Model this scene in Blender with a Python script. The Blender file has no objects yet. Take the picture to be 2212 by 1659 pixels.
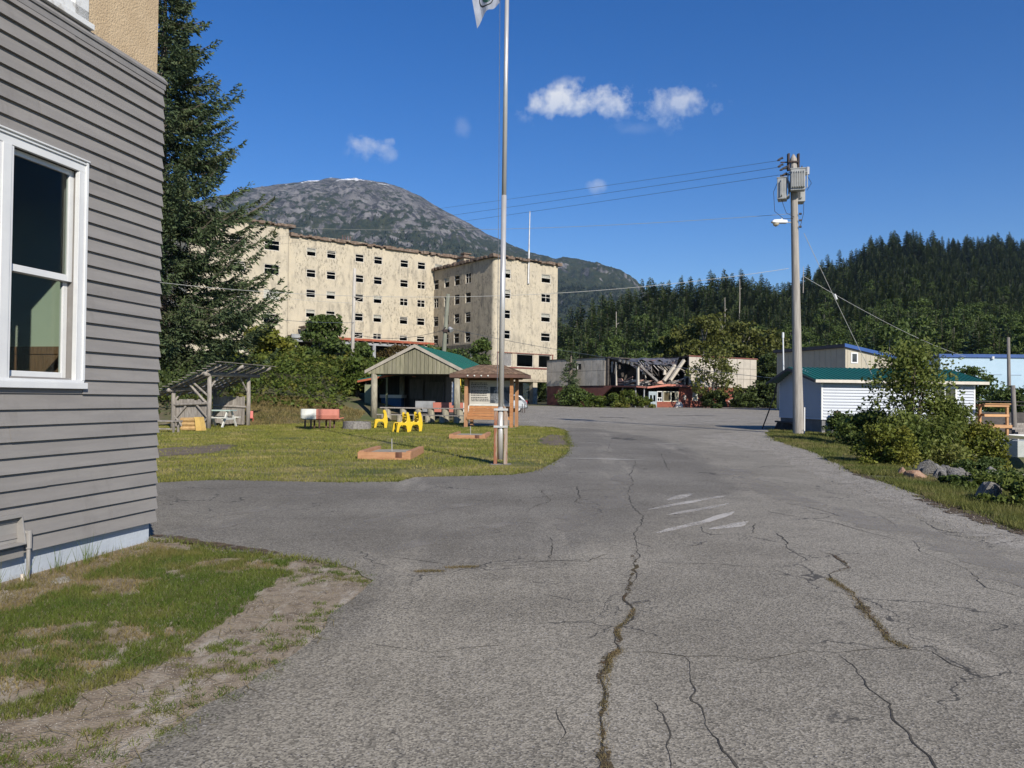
import bpy, bmesh, math, random
import numpy as np
from mathutils import Vector, Matrix
R = math.radians
sc = bpy.context.scene
col = sc.collection

# ------------------------------------------------------------------ camera
cam = bpy.data.cameras.new('camera')
cam.sensor_width = 36.0
cam.lens = 36.0 * 1725.0 / 2212.0
cam.clip_start = 0.1
cam.clip_end = 30000
cam_o = bpy.data.objects.new('camera', cam)
col.objects.link(cam_o)
cam_o.matrix_world = (Matrix.Translation((0, 0, 1.65)) @ Matrix.Rotation(R(90 + 1.063), 4, 'X')
                      @ Matrix.Rotation(R(0.6), 4, 'Z'))
sc.camera = cam_o

# ------------------------------------------------------------------ sky, sun, exposure
SUN_EL, SHADOW_AZ = 31.0, -26.8
to_sun = Vector((-math.sin(R(SHADOW_AZ)) * math.cos(R(SUN_EL)), -math.cos(R(SHADOW_AZ)) * math.cos(R(SUN_EL)), math.sin(R(SUN_EL))))
world = bpy.data.worlds.new('World')
sc.world = world
world.use_nodes = True
wt = world.node_tree
wt.nodes.clear()
def wn(t, **kw):
    n = wt.nodes.new(t)
    for k, v in kw.items():
        setattr(n, k, v)
    return n
sky = wn('ShaderNodeTexSky', sky_type='NISHITA', sun_disc=False)
sky.sun_elevation = R(SUN_EL)
sky.sun_rotation = math.atan2(to_sun.x, to_sun.y)
sky.altitude = 600
sky.air_density = 1.0
sky.dust_density = 0.15
sky.ozone_density = 3.2
bg = wn('ShaderNodeBackground')
bg.inputs['Strength'].default_value = 0.100
hsv = wn('ShaderNodeHueSaturation')
hsv.inputs['Saturation'].default_value = 1.38
hsv.inputs['Hue'].default_value = 0.514
out = wn('ShaderNodeOutputWorld')
wt.links.new(sky.outputs[0], hsv.inputs['Color'])
# clouds: a few small cumulus given as directions in the sky (a view ray far from the place, not of the lens)
tc = wn('ShaderNodeTexCoord')
CLOUDS = [((0.0750, 0.9340, 0.3493), (0.066, 0.0225), 1),
          ((0.1841, 0.9208, 0.3439), (0.056, 0.024), 0.72),
          ((-0.1663, 0.9401, 0.2977), (0.028, 0.017), 0.66),
          ((-0.0616, 0.9454, 0.3200), (0.009, 0.012), 0.14),
          ((0.1015, 0.9605, 0.2592), (0.012, 0.011), 0.36),
          ((0.1421, 0.9364, 0.3207), (0.034, 0.009), 0.16)]
def vmath(op, a, b):
    n = wn('ShaderNodeVectorMath', operation=op)
    for i, v in enumerate((a, b)):
        if v is None: continue
        if hasattr(v, 'is_linked') or hasattr(v, 'links'):
            wt.links.new(v, n.inputs[i])
        else:
            n.inputs[i].default_value = v
    return n
def wm(op, a, b=None, clamp=False):
    n = wn('ShaderNodeMath', operation=op, use_clamp=clamp)
    for i, v in enumerate((a, b)):
        if v is None: continue
        if hasattr(v, 'links'):
            wt.links.new(v, n.inputs[i])
        else:
            n.inputs[i].default_value = v
    return n.outputs[0]
nz = wn('ShaderNodeTexNoise')
nz.inputs['Scale'].default_value = 38
nz.inputs['Detail'].default_value = 12
nz.inputs['Roughness'].default_value = 0.6
wt.links.new(tc.outputs['Generated'], nz.inputs['Vector'])
nz2 = wn('ShaderNodeTexNoise')
nz2.inputs['Scale'].default_value = 17
nz2.inputs['Detail'].default_value = 3
wt.links.new(tc.outputs['Generated'], nz2.inputs['Vector'])
total = None
bottom = None
for d, (rx, rz), dens in CLOUDS:
    d = Vector(d).normalized()
    rgt = d.cross(Vector((0, 0, 1))).normalized()
    up = rgt.cross(d)
    a = wm('DIVIDE', vmath('DOT_PRODUCT', tc.outputs['Generated'], rgt).outputs['Value'], rx)
    b = wm('DIVIDE', vmath('DOT_PRODUCT', tc.outputs['Generated'], up).outputs['Value'], rz)
    front = wm('GREATER_THAN', vmath('DOT_PRODUCT', tc.outputs['Generated'], d).outputs['Value'], 0.5)
    rr = wm('SQRT', wm('ADD', wm('MULTIPLY', a, a), wm('MULTIPLY', b, b)))
    f = wm('SUBTRACT', 1.0, rr)
    n = wm('MULTIPLY', wm('SUBTRACT', nz.outputs[0], 0.5), 2.9)
    n2 = wm('MULTIPLY', wm('SUBTRACT', nz2.outputs[0], 0.5), 2.4)
    v = wm('MULTIPLY', wm('ADD', f, wm('ADD', n, n2)), 1.15, True)
    v = wm('MULTIPLY', v, wm('MULTIPLY', wm('SUBTRACT', 1.55, rr, True), 1.5, True))
    v = wm('MULTIPLY', v, wm('MULTIPLY', front, dens))
    total = v if total is None else wm('MAXIMUM', total, v)
    bt = wm('MULTIPLY', wm('MULTIPLY', wm('SUBTRACT', 0.5, b), 0.62, True), front)
    bt = wm('MULTIPLY', bt, wm('GREATER_THAN', 1.8, rr))
    bottom = bt if bottom is None else wm('MAXIMUM', bottom, bt)
ccol = wn('ShaderNodeMix', data_type='RGBA')
ccol.inputs['A'].default_value = (6.4, 6.6, 7.2, 1)
ccol.inputs['B'].default_value = (3.3, 4.2, 6.2, 1)  # greyer underside colour: the clouds' shading is painted in
wt.links.new(bottom, ccol.inputs['Factor'])
mixc = wn('ShaderNodeMix', data_type='RGBA')
wt.links.new(total, mixc.inputs['Factor'])
wt.links.new(hsv.outputs[0], mixc.inputs['A'])
wt.links.new(ccol.outputs['Result'], mixc.inputs['B'])
wt.links.new(mixc.outputs['Result'], bg.inputs['Color'])
wt.links.new(bg.outputs[0], out.inputs['Surface'])

sun = bpy.data.lights.new('sun', 'SUN')
sun.energy = 5.0
sun.angle = R(0.53)
sun.color = (1.0, 0.93, 0.82)
sun_o = bpy.data.objects.new('sun', sun)
col.objects.link(sun_o)
sun_o.rotation_euler = to_sun.to_track_quat('Z', 'Y').to_euler()
sc.view_settings.view_transform = 'Standard'
sc.view_settings.look = 'None'
sc.view_settings.gamma = 1.0
sc.view_settings.use_curve_mapping = False
sc.view_settings.exposure = 0.27
sc.cycles.max_bounces = 8
sc.cycles.diffuse_bounces = 3
sc.cycles.glossy_bounces = 3
sc.cycles.transmission_bounces = 6
sc.cycles.transparent_max_bounces = 10
sc.cycles.use_denoising = True
sc.cycles.caustics_reflective = False
sc.cycles.caustics_refractive = False

# ------------------------------------------------------------------ terrain
SLOPE = 0.0075
def sstep(t):
    t = np.clip(t, 0, 1)
    return t * t * (3 - 2 * t)
EDGE = np.array([(6.3, -10), (6.2, 9.67), (6.44, 10.97), (6.5, 11.9), (6.82, 13.36), (7.19, 15.76), (7.3, 16.83), (8.76, 23.07), (9.59, 28.73), (11.0, 34.5), (12.0, 37.0), (12.4, 60)])
def terrain(x, y):
    x = np.asarray(x, float); y = np.asarray(y, float)
    z = SLOPE * np.clip(y, -40, 130)
    y0 = np.where(x < -12, 37.5 + (x + 12) * 0.25, 37.5 + (x + 12) * 1.6)
    rise = np.clip((y - y0), 0, None)
    bank = 4.8 * (1 - np.exp(-rise * 0.036)) * sstep((-1.5 - x) / 4.0)
    bank = np.where(rise < 3, bank * sstep(rise / 3 * 0.5 + 0.5), bank)
    z = z + bank
    ex = np.interp(y, EDGE[:, 1], EDGE[:, 0])
    d = x - ex - 1.6
    drop = np.clip(d, 0, None) * 0.2
    drop = np.minimum(drop, 2.6) * sstep((33.5 - y) / 4 + 0.0) 
    far = np.minimum(np.clip(x - 22.6, 0, None) * 0.35, 2.5) * sstep((y - 28) / 4) * sstep((62 - y) / 6)
    return z - np.maximum(drop, far)
def T(x, y, dz=0.0):
    return float(terrain(x, y)) + dz

def at(u, v, depth):
    """world point seen at photo position (u, v) when it stands 'depth' metres ahead; used to survey where things stand"""
    a, b = (u - 1106.0) / 1725.0, -(v - 829.5) / 1725.0
    c, s, cp, sp = math.cos(R(0.6)), math.sin(R(0.6)), math.cos(R(1.063)), math.sin(R(1.063))
    a, b = a * c - b * s, a * s + b * c
    d = Vector((a, cp - b * sp, sp + b * cp))
    return Vector((0, 0, 1.65)) + d * (depth / d.y)

# ------------------------------------------------------------------ materials
MATS = {}
def nodes_of(m):
    return m.node_tree.nodes, m.node_tree.links
def mat(name, c1, c2=None, scale=4.0, rough=0.85, bump=0.0, bscale=None, stretch=(1, 1, 1), detail=5, contrast=(0.35, 0.65),
        c3=None, scale3=1.0, amt3=(0.55, 0.75), stretch3=(1, 1, 1), metallic=0.0, spec=0.35, rand=0.0, coords='Object', island=0.0, trans=0.0, distort=0.0):
    if name in MATS: return MATS[name]
    m = bpy.data.materials.new(name)
    m.use_nodes = True
    N, L = nodes_of(m)
    b = N['Principled BSDF']
    b.inputs['Roughness'].default_value = rough
    b.inputs['Metallic'].default_value = metallic
    b.inputs['Specular IOR Level'].default_value = spec
    tcn = N.new('ShaderNodeTexCoord')
    mp = N.new('ShaderNodeMapping')
    mp.inputs['Scale'].default_value = stretch
    L.new(tcn.outputs[coords], mp.inputs['Vector'])
    vec = mp.outputs[0]
    def ramp(sock, lo, hi):
        r = N.new('ShaderNodeMapRange')
        r.interpolation_type = 'SMOOTHSTEP'
        r.inputs['From Min'].default_value = lo
        r.inputs['From Max'].default_value = hi
        L.new(sock, r.inputs['Value'])
        return r.outputs[0]
    def mix(fac, A, B, mode='MIX'):
        x = N.new('ShaderNodeMix'); x.data_type = 'RGBA'; x.blend_type = mode
        for s, v in (('Factor', fac), ('A', A), ('B', B)):
            if hasattr(v, 'links'): L.new(v, x.inputs[s])
            elif s == 'Factor': x.inputs[s].default_value = v
            else: x.inputs[s].default_value = (*v[:3], 1)
        return x.outputs['Result']
    colr = c1
    no = None
    if c2 is not None:
        no = N.new('ShaderNodeTexNoise')
        no.inputs['Scale'].default_value = scale
        no.inputs['Detail'].default_value = detail
        no.inputs['Roughness'].default_value = 0.62
        no.inputs['Distortion'].default_value = distort
        L.new(vec, no.inputs['Vector'])
        colr = mix(ramp(no.outputs[0], *contrast), c1, c2)
    if c3 is not None:
        mp3 = N.new('ShaderNodeMapping'); mp3.inputs['Scale'].default_value = stretch3
        L.new(tcn.outputs[coords], mp3.inputs['Vector'])
        n3 = N.new('ShaderNodeTexNoise')
        n3.inputs['Scale'].default_value = scale3
        n3.inputs['Detail'].default_value = 8
        n3.inputs['Roughness'].default_value = 0.7
        L.new(mp3.outputs[0], n3.inputs['Vector'])
        colr = mix(ramp(n3.outputs[0], *amt3), colr, c3)
    if rand or island:
        src = None
        if island:
            gi = N.new('ShaderNodeNewGeometry'); src = gi.outputs['Random Per Island']; amt = island
        else:
            oi = N.new('ShaderNodeObjectInfo'); src = oi.outputs['Random']; amt = rand
        mr = N.new('ShaderNodeMapRange')
        mr.inputs['To Min'].default_value = 1 - amt
        mr.inputs['To Max'].default_value = 1 + amt
        L.new(src, mr.inputs['Value'])
        cc = N.new('ShaderNodeCombineColor')
        for s in range(3): L.new(mr.outputs[0], cc.inputs[s])
        colr = mix(1.0, colr, cc.outputs[0], 'MULTIPLY')
    if hasattr(colr, 'links'): L.new(colr, b.inputs['Base Color'])
    else: b.inputs['Base Color'].default_value = (*colr[:3], 1)
    if bump:
        nb = N.new('ShaderNodeTexNoise')
        nb.inputs['Scale'].default_value = bscale or scale * 3
        nb.inputs['Detail'].default_value = 6
        L.new(vec, nb.inputs['Vector'])
        bp = N.new('ShaderNodeBump')
        bp.inputs['Strength'].default_value = 1.0
        bp.inputs['Distance'].default_value = bump
        L.new(nb.outputs[0], bp.inputs['Height'])
        L.new(bp.outputs[0], b.inputs['Normal'])
    if trans:
        tr = N.new('ShaderNodeBsdfTranslucent')
        if hasattr(colr, 'links'): L.new(colr, tr.inputs['Color'])
        else: tr.inputs['Color'].default_value = (*colr[:3], 1)
        ms = N.new('ShaderNodeMixShader'); ms.inputs[0].default_value = trans
        L.new(b.outputs[0], ms.inputs[1]); L.new(tr.outputs[0], ms.inputs[2])
        L.new(ms.outputs[0], N['Material Output'].inputs['Surface'])
    MATS[name] = m
    return m
def glass(name, tint=(0.8, 0.85, 0.85), refl=0.0, rough=0.02, ior=1.22):
    if name in MATS: return MATS[name]
    m = bpy.data.materials.new(name); m.use_nodes = True
    N, L = nodes_of(m); N.remove(N['Principled BSDF'])
    t = N.new('ShaderNodeBsdfTransparent'); t.inputs[0].default_value = (*tint, 1)
    g = N.new('ShaderNodeBsdfGlossy'); g.inputs['Roughness'].default_value = rough
    fr = N.new('ShaderNodeFresnel'); fr.inputs[0].default_value = ior
    ad = N.new('ShaderNodeMath'); ad.operation = 'ADD'; ad.use_clamp = True; ad.inputs[1].default_value = refl
    L.new(fr.outputs[0], ad.inputs[0])
    ms = N.new('ShaderNodeMixShader'); L.new(ad.outputs[0], ms.inputs[0])
    L.new(t.outputs[0], ms.inputs[1]); L.new(g.outputs[0], ms.inputs[2])
    L.new(ms.outputs[0], N['Material Output'].inputs['Surface'])
    MATS[name] = m
    return m

# ------------------------------------------------------------------ mesh helpers
class MB:
    def __init__(s): s.v = []; s.f = []
    def add(s, vs, fs):
        n = len(s.v); s.v += [tuple(p) for p in vs]; s.f += [tuple(i + n for i in f) for f in fs]; return s
    def box(s, x0, y0, z0, x1, y1, z1):
        return s.add([(x0, y0, z0), (x1, y0, z0), (x1, y1, z0), (x0, y1, z0), (x0, y0, z1), (x1, y0, z1), (x1, y1, z1), (x0, y1, z1)],
                     [(0, 3, 2, 1), (4, 5, 6, 7), (0, 1, 5, 4), (1, 2, 6, 5), (2, 3, 7, 6), (3, 0, 4, 7)])
    def beam(s, p, q, w, h=None, roll=0.0):
        p = Vector(p); q = Vector(q); h = h or w
        d = (q - p).normalized()
        a = Vector((0, 0, 1)) if abs(d.z) < 0.95 else Vector((1, 0, 0))
        u = d.cross(a).normalized(); v = u.cross(d)
        if roll:
            m = Matrix.Rotation(roll, 3, d); u = m @ u; v = m @ v
        pts = [e + u * (sx * w / 2) + v * (sy * h / 2) for e in (p, q) for sx, sy in ((-1, -1), (1, -1), (1, 1), (-1, 1))]
        return s.add(pts, [(0, 3, 2, 1), (4, 5, 6, 7), (0, 1, 5, 4), (1, 2, 6, 5), (2, 3, 7, 6), (3, 0, 4, 7)])
    def tube(s, pts, r, n=8, cap=True):
        pts = [Vector(p) for p in pts]
        rs = r if isinstance(r, (list, tuple)) else [r] * len(pts)
        rings = []
        prev = None
        for i, p in enumerate(pts):
            d = (pts[min(i + 1, len(pts) - 1)] - pts[max(i - 1, 0)]).normalized()
            if prev is None:
                a = Vector((0, 0, 1)) if abs(d.z) < 0.9 else Vector((1, 0, 0))
                u = d.cross(a).normalized()
            else:
                u = (prev - d * prev.dot(d)).normalized()
            prev = u; v = d.cross(u)
            rings.append([p + (u * math.cos(2 * math.pi * k / n) + v * math.sin(2 * math.pi * k / n)) * rs[i] for k in range(n)])
        vs = [p for rg in rings for p in rg]
        fs = [(i * n + k, i * n + (k + 1) % n, (i + 1) * n + (k + 1) % n, (i + 1) * n + k) for i in range(len(pts) - 1) for k in range(n)]
        if cap: fs += [tuple(range(n - 1, -1, -1)), tuple((len(pts) - 1) * n + k for k in range(n))]
        return s.add(vs, fs)
    def prism(s, poly, a, b, axis='y'):
        # poly: 2D outline; extruded from a to b along axis (x: poly is (y,z); y: (x,z); z: (x,y))
        f = {'x': lambda p, t: (t, p[0], p[1]), 'y': lambda p, t: (p[0], t, p[1]), 'z': lambda p, t: (p[0], p[1], t)}[axis]
        n = len(poly)
        return s.add([f(p, a) for p in poly] + [f(p, b) for p in poly],
                     [tuple(range(n)), tuple(range(2 * n - 1, n - 1, -1))] + [(i, i + n, (i + 1) % n + n, (i + 1) % n) for i in range(n)])
    def quad(s, *p): return s.add(p, [tuple(range(len(p)))])
    def xf(s, M):
        s.v = [tuple(M @ Vector(p)) for p in s.v]; return s
    def mesh(s, name, m, smooth=False):
        me = bpy.data.meshes.new(name); me.from_pydata(s.v, [], s.f)
        bm = bmesh.new(); bm.from_mesh(me); bmesh.ops.recalc_face_normals(bm, faces=bm.faces); bm.to_mesh(me); bm.free()
        if m: me.materials.append(m)
        if smooth:
            me.shade_smooth()
        return me
    def build(s, name, m, parent=None, smooth=False, bevel=0.0):
        o = bpy.data.objects.new(name, s.mesh(name, m, smooth)); col.objects.link(o)
        if parent: o.parent = parent
        if bevel:
            md = o.modifiers.new('bevel', 'BEVEL'); md.width = bevel; md.segments = 2; md.limit_method = 'ANGLE'; md.angle_limit = R(50)
        return o
def np_mesh(name, V, F, mats, parent=None, midx=None, smooth=False):
    V = np.asarray(V, np.float32); F = np.asarray(F, np.int32)
    me = bpy.data.meshes.new(name)
    k = F.shape[1]
    me.vertices.add(len(V)); me.vertices.foreach_set('co', V.ravel())
    me.loops.add(F.size); me.loops.foreach_set('vertex_index', F.ravel())
    me.polygons.add(len(F)); me.polygons.foreach_set('loop_start', np.arange(0, F.size, k, dtype=np.int32))
    if midx is not None: me.polygons.foreach_set('material_index', np.asarray(midx, np.int32))
    me.update(calc_edges=True)
    for m in (mats if isinstance(mats, (list, tuple)) else [mats]): me.materials.append(m)
    if smooth: me.shade_smooth()
    o = bpy.data.objects.new(name, me); 
    if parent != 'nolink':
        col.objects.link(o)
        if parent: o.parent = parent
    return o
def tag(o, label=None, cat=None, group=None, kind=None):
    if label: o['label'] = label
    if cat: o['category'] = cat
    if group: o['group'] = group
    if kind: o['kind'] = kind
    return o
def thing(name, label, cat, loc=(0, 0, 0), rz=0.0, group=None):
    o = bpy.data.objects.new(name, None); o.empty_display_size = 0.2
    col.objects.link(o); o.location = loc; o.rotation_euler = (0, 0, rz)
    return tag(o, label, cat, group)
def share(o, loc=(0, 0, 0), rot=(0, 0, 0), scale=(1, 1, 1), parent=None):
    c = o.copy(); col.objects.link(c); c.location = loc; c.rotation_euler = rot; c.scale = scale
    if parent is not None: c.parent = parent
    return c
def copy_tree(o, parent=None):
    c = o.copy(); col.objects.link(c); c.parent = parent
    for ch in o.children: copy_tree(ch, c)
    return c

# ================================================================== THE SETTING: ground, road, lawn
rng = np.random.default_rng(7)
random.seed(5)
def vnoise(t, seed=0):
    i = np.floor(t).astype(int); f = t - i
    h = lambda k: np.modf(np.abs(np.sin((k + seed * 57.31) * 12.9898) * 43758.5453))[0]
    f = f * f * (3 - 2 * f)
    return h(i) * (1 - f) + h(i + 1) * f - 0.5
def jitter(poly, step=0.15, amp=0.05, closed=True):
    res = []
    n = len(poly)
    dist = 0.0
    for i in range(n if closed else n - 1):
        a = np.array(poly[i], float); b = np.array(poly[(i + 1) % n], float)
        L = np.hypot(*(b - a))
        far = max(0.35, min(1.0, 14.0 / max(4.0, min(abs(a[1]), abs(b[1])))))
        st = step / far
        m = max(1, int(L / st))
        nn = np.array([-(b - a)[1], (b - a)[0]]) / max(L, 1e-6)
        for k in range(m):
            t = k / m
            q = dist + t * L
            w = amp * (1.0 if far > 0.4 else 1.6) * (vnoise(np.array(q * 1.3), i)[()] * 1.2 + vnoise(np.array(q * 5.1), i + 9)[()] * 0.8)
            if k == 0: w *= 0.3
            res.append(tuple(a + (b - a) * t + nn * w))
        dist += L
    if not closed: res.append(tuple(poly[-1]))
    return res
def sheet(name, poly, dz, m, thick=0.0, fade=None):
    bm = bmesh.new()
    vs = [bm.verts.new((x, y, SLOPE * y + dz)) for x, y in poly]
    f = bm.faces.new(vs)
    bmesh.ops.recalc_face_normals(bm, faces=[f])
    if f.normal.z < 0: f.normal_flip()
    me = bpy.data.meshes.new(name)
    if thick:
        n = len(vs)
        lo = [bm.verts.new((v.co.x, v.co.y, v.co.z - thick)) for v in vs]
        for i in range(n):
            bm.faces.new((vs[i], lo[i], lo[(i + 1) % n], vs[(i + 1) % n]))
    bmesh.ops.triangulate(bm, faces=[fc for fc in bm.faces if len(fc.verts) > 4])
    bmesh.ops.recalc_face_normals(bm, faces=bm.faces)
    bm.to_mesh(me); bm.free()
    me.materials.append(m)
    o = bpy.data.objects.new(name, me); col.objects.link(o)
    return tag(o, kind='structure')

# --- materials of the ground
def asphalt(name, dark, light, stone=0.35, dark2=None, light2=None):
    m = bpy.data.materials.new(name); m.use_nodes = True
    N, L = nodes_of(m); b = N['Principled BSDF']
    b.inputs['Roughness'].default_value = 0.88; b.inputs['Specular IOR Level'].default_value = 0.25
    tcn = N.new('ShaderNodeTexCoord'); V = tcn.outputs['Object']
    def noise(s, d=4, vec=V, r=0.6):
        n = N.new('ShaderNodeTexNoise'); n.inputs['Scale'].default_value = s; n.inputs['Detail'].default_value = d; n.inputs['Roughness'].default_value = r
        L.new(vec, n.inputs['Vector']); return n
    def rng_(sock, a, b_, c=0.0, d=1.0, smooth=True):
        r = N.new('ShaderNodeMapRange'); r.interpolation_type = 'SMOOTHSTEP' if smooth else 'LINEAR'
        for k, v in (('From Min', a), ('From Max', b_), ('To Min', c), ('To Max', d)): r.inputs[k].default_value = v
        L.new(sock, r.inputs['Value']); return r.outputs[0]
    def mx(f, A, B, mode='MIX'):
        x = N.new('ShaderNodeMix'); x.data_type = 'RGBA'; x.blend_type = mode
        for s, v in (('Factor', f), ('A', A), ('B', B)):
            if hasattr(v, 'links'): L.new(v, x.inputs[s])
            elif s == 'Factor': x.inputs[s].default_value = v
            else: x.inputs[s].default_value = (*v, 1)
        return x.outputs['Result']
    big = noise(0.35, 6); mid = noise(2.2, 5)
    base = mx(rng_(big.outputs[0], 0.36, 0.64), dark, light)
    if dark2:
        at_ = N.new('ShaderNodeAttribute'); at_.attribute_name = 'older'
        wob = noise(0.9, 6, r=0.7)
        sm = N.new('ShaderNodeMath'); sm.operation = 'ADD'; L.new(at_.outputs['Fac'], sm.inputs[0]); L.new(rng_(wob.outputs[0], 0.2, 0.8, -0.38, 0.38, False), sm.inputs[1])
        base = mx(rng_(sm.outputs[0], 0.30, 0.70), base, mx(rng_(big.outputs[0], 0.36, 0.64), dark2, light2))
        ag = N.new('ShaderNodeAttribute'); ag.attribute_name = 'gravel'
        sg = N.new('ShaderNodeMath'); sg.operation = 'ADD'; L.new(ag.outputs['Fac'], sg.inputs[0]); L.new(rng_(noise(1.4, 7, r=0.75).outputs[0], 0.2, 0.8, -0.5, 0.5, False), sg.inputs[1])
        base = mx(rng_(sg.outputs[0], 0.42, 0.62, 0, 0.9), base, mx(rng_(noise(7, 5).outputs[0], 0.35, 0.65), (0.25, 0.228, 0.19), (0.33, 0.305, 0.26)))
    base = mx(rng_(mid.outputs[0], 0.45, 0.75, 0, 0.45), base, tuple(c * 0.72 for c in dark))
    mpw = N.new('ShaderNodeMapping'); mpw.inputs['Rotation'].default_value = (0, 0, 0.25); mpw.inputs['Scale'].default_value = (1.0, 0.16, 1); L.new(V, mpw.inputs['Vector'])
    base = mx(rng_(noise(0.9, 7, mpw.outputs[0], 0.7).outputs[0], 0.52, 0.72, 0, 0.55), base, tuple(min(1, c * 1.28) for c in light))
    base = mx(rng_(noise(0.55, 8, r=0.8).outputs[0], 0.60, 0.70, 0, 0.5), base, tuple(c * 0.6 for c in dark))
    base = mx(rng_(noise(4.5, 6, r=0.8).outputs[0], 0.62, 0.72, 0, 0.6), base, tuple(c * 0.55 for c in dark))
    vo = N.new('ShaderNodeTexVoronoi'); vo.inputs['Scale'].default_value = 88; L.new(V, vo.inputs['Vector'])
    sep = N.new('ShaderNodeSeparateColor'); L.new(vo.outputs['Color'], sep.inputs[0])
    val = rng_(sep.outputs[0], 0, 1, 1 - stone, 1 + stone, False)
    cc = N.new('ShaderNodeCombineColor')
    for i in range(3): L.new(val, cc.inputs[i])
    base = mx(1.0, base, cc.outputs[0], 'MULTIPLY')
    spk = N.new('ShaderNodeTexVoronoi'); spk.inputs['Scale'].default_value = 46; L.new(V, spk.inputs['Vector'])
    sp2 = N.new('ShaderNodeSeparateColor'); L.new(spk.outputs['Color'], sp2.inputs[0])
    rim = rng_(spk.outputs['Distance'], 0.18, 0.34, 1, 0)
    pick = N.new('ShaderNodeMath'); pick.operation = 'MULTIPLY'
    L.new(rng_(sp2.outputs[1], 0.74, 0.76), pick.inputs[0]); L.new(rim, pick.inputs[1])
    base = mx(pick.outputs[0], base, (0.36, 0.34, 0.31))
    pk2 = N.new('ShaderNodeMath'); pk2.operation = 'MULTIPLY'
    L.new(rng_(sp2.outputs[2], 0.86, 0.88), pk2.inputs[0]); L.new(rim, pk2.inputs[1])
    base = mx(pk2.outputs[0], base, (0.045, 0.045, 0.05))
    # net of hairline cracks
    dis = noise(1.6, 4)
    ad = N.new('ShaderNodeVectorMath'); ad.operation = 'MULTIPLY_ADD'
    L.new(dis.outputs['Color'], ad.inputs[0]); ad.inputs[1].default_value = (0.9, 0.9, 0); L.new(V, ad.inputs[2])
    ve = N.new('ShaderNodeTexVoronoi'); ve.feature = 'DISTANCE_TO_EDGE'; ve.inputs['Scale'].default_value = 0.62; L.new(ad.outputs[0], ve.inputs['Vector'])
    ve2 = N.new('ShaderNodeTexVoronoi'); ve2.feature = 'DISTANCE_TO_EDGE'; ve2.inputs['Scale'].default_value = 1.9; L.new(ad.outputs[0], ve2.inputs['Vector'])
    k1 = N.new('ShaderNodeMath'); k1.operation = 'MULTIPLY'
    L.new(rng_(ve.outputs['Distance'], 0.002, 0.008, 1, 0), k1.inputs[0]); L.new(rng_(noise(0.5, 3).outputs[0], 0.48, 0.58), k1.inputs[1])
    k2 = N.new('ShaderNodeMath'); k2.operation = 'MULTIPLY'
    L.new(rng_(ve2.outputs['Distance'], 0.004, 0.014, 1, 0), k2.inputs[0]); L.new(rng_(noise(0.23, 3).outputs[0], 0.55, 0.63), k2.inputs[1])
    k = N.new('ShaderNodeMath'); k.operation = 'MAXIMUM'; L.new(k1.outputs[0], k.inputs[0]); L.new(k2.outputs[0], k.inputs[1])
    base = mx(rng_(k.outputs[0], 0, 1, 0, 0.8), base, (0.035, 0.034, 0.033))
    L.new(base, b.inputs['Base Color'])
    bp = N.new('ShaderNodeBump'); bp.inputs['Distance'].default_value = 0.0028; bp.inputs['Strength'].default_value = 0.8
    L.new(vo.outputs['Distance'], bp.inputs['Height']); L.new(bp.outputs[0], b.inputs['Normal'])
    MATS[name] = m
    return m
asphalt_old = asphalt('old_asphalt', (0.203, 0.185, 0.150), (0.264, 0.242, 0.198), 0.5, (0.152, 0.139, 0.115), (0.202, 0.187, 0.157))
gravel_m = mat('pale_gravel', (0.235, 0.215, 0.185), (0.30, 0.28, 0.24), 22, 0.95, 0.015, 60, contrast=(0.3, 0.7), c3=(0.17, 0.155, 0.135), scale3=2.2, amt3=(0.5, 0.72), island=0)
soil_m = mat('ground_soil', (0.12, 0.10, 0.06), (0.08, 0.10, 0.035), 0.9, 0.95, 0.03, 6, c3=(0.20, 0.165, 0.10), scale3=0.35, amt3=(0.5, 0.66))
verge_m = mat('verge_dirt', (0.27, 0.22, 0.16), (0.165, 0.13, 0.094), 9.0, 0.95, 0.012, 70, contrast=(0.42, 0.66), detail=9, c3=(0.38, 0.34, 0.285), scale3=3.0, amt3=(0.50, 0.66), stretch3=(1.6, 0.5, 1))
lawn_m = mat('lawn_soil', (0.20, 0.175, 0.058), (0.29, 0.235, 0.10), 1.3, 0.95, 0.03, 20, contrast=(0.38, 0.66), c3=(0.082, 0.095, 0.024), scale3=0.5, amt3=(0.42, 0.6))
mud_m = mat('bare_mud', (0.175, 0.138, 0.10), (0.12, 0.095, 0.068), 3, 0.95, 0.03, 14)

xs = np.unique(np.concatenate([[-9000, -4000, -1800, -800, -400, -200, -120, -85], np.arange(-70, 76, 1.3), [90, 120, 200, 400, 800, 1800, 4000, 9000]]))
ys = np.unique(np.concatenate([[-600, -200, -80, -40, -20], np.arange(-12, 141, 1.3), [160, 200, 300, 600, 1200, 3000, 9000]]))
X, Y = np.meshgrid(xs, ys)
Z = terrain(X, Y) - 0.004
gv = np.stack([X.ravel(), Y.ravel(), Z.ravel()], 1)
nx = len(xs)
ii = (np.arange(len(ys) - 1)[:, None] * nx + np.arange(nx - 1)[None]).ravel()
ground = tag(np_mesh('ground', gv, np.stack([ii, ii + 1, ii + nx + 1, ii + nx], 1), soil_m, smooth=True), kind='structure')

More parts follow.
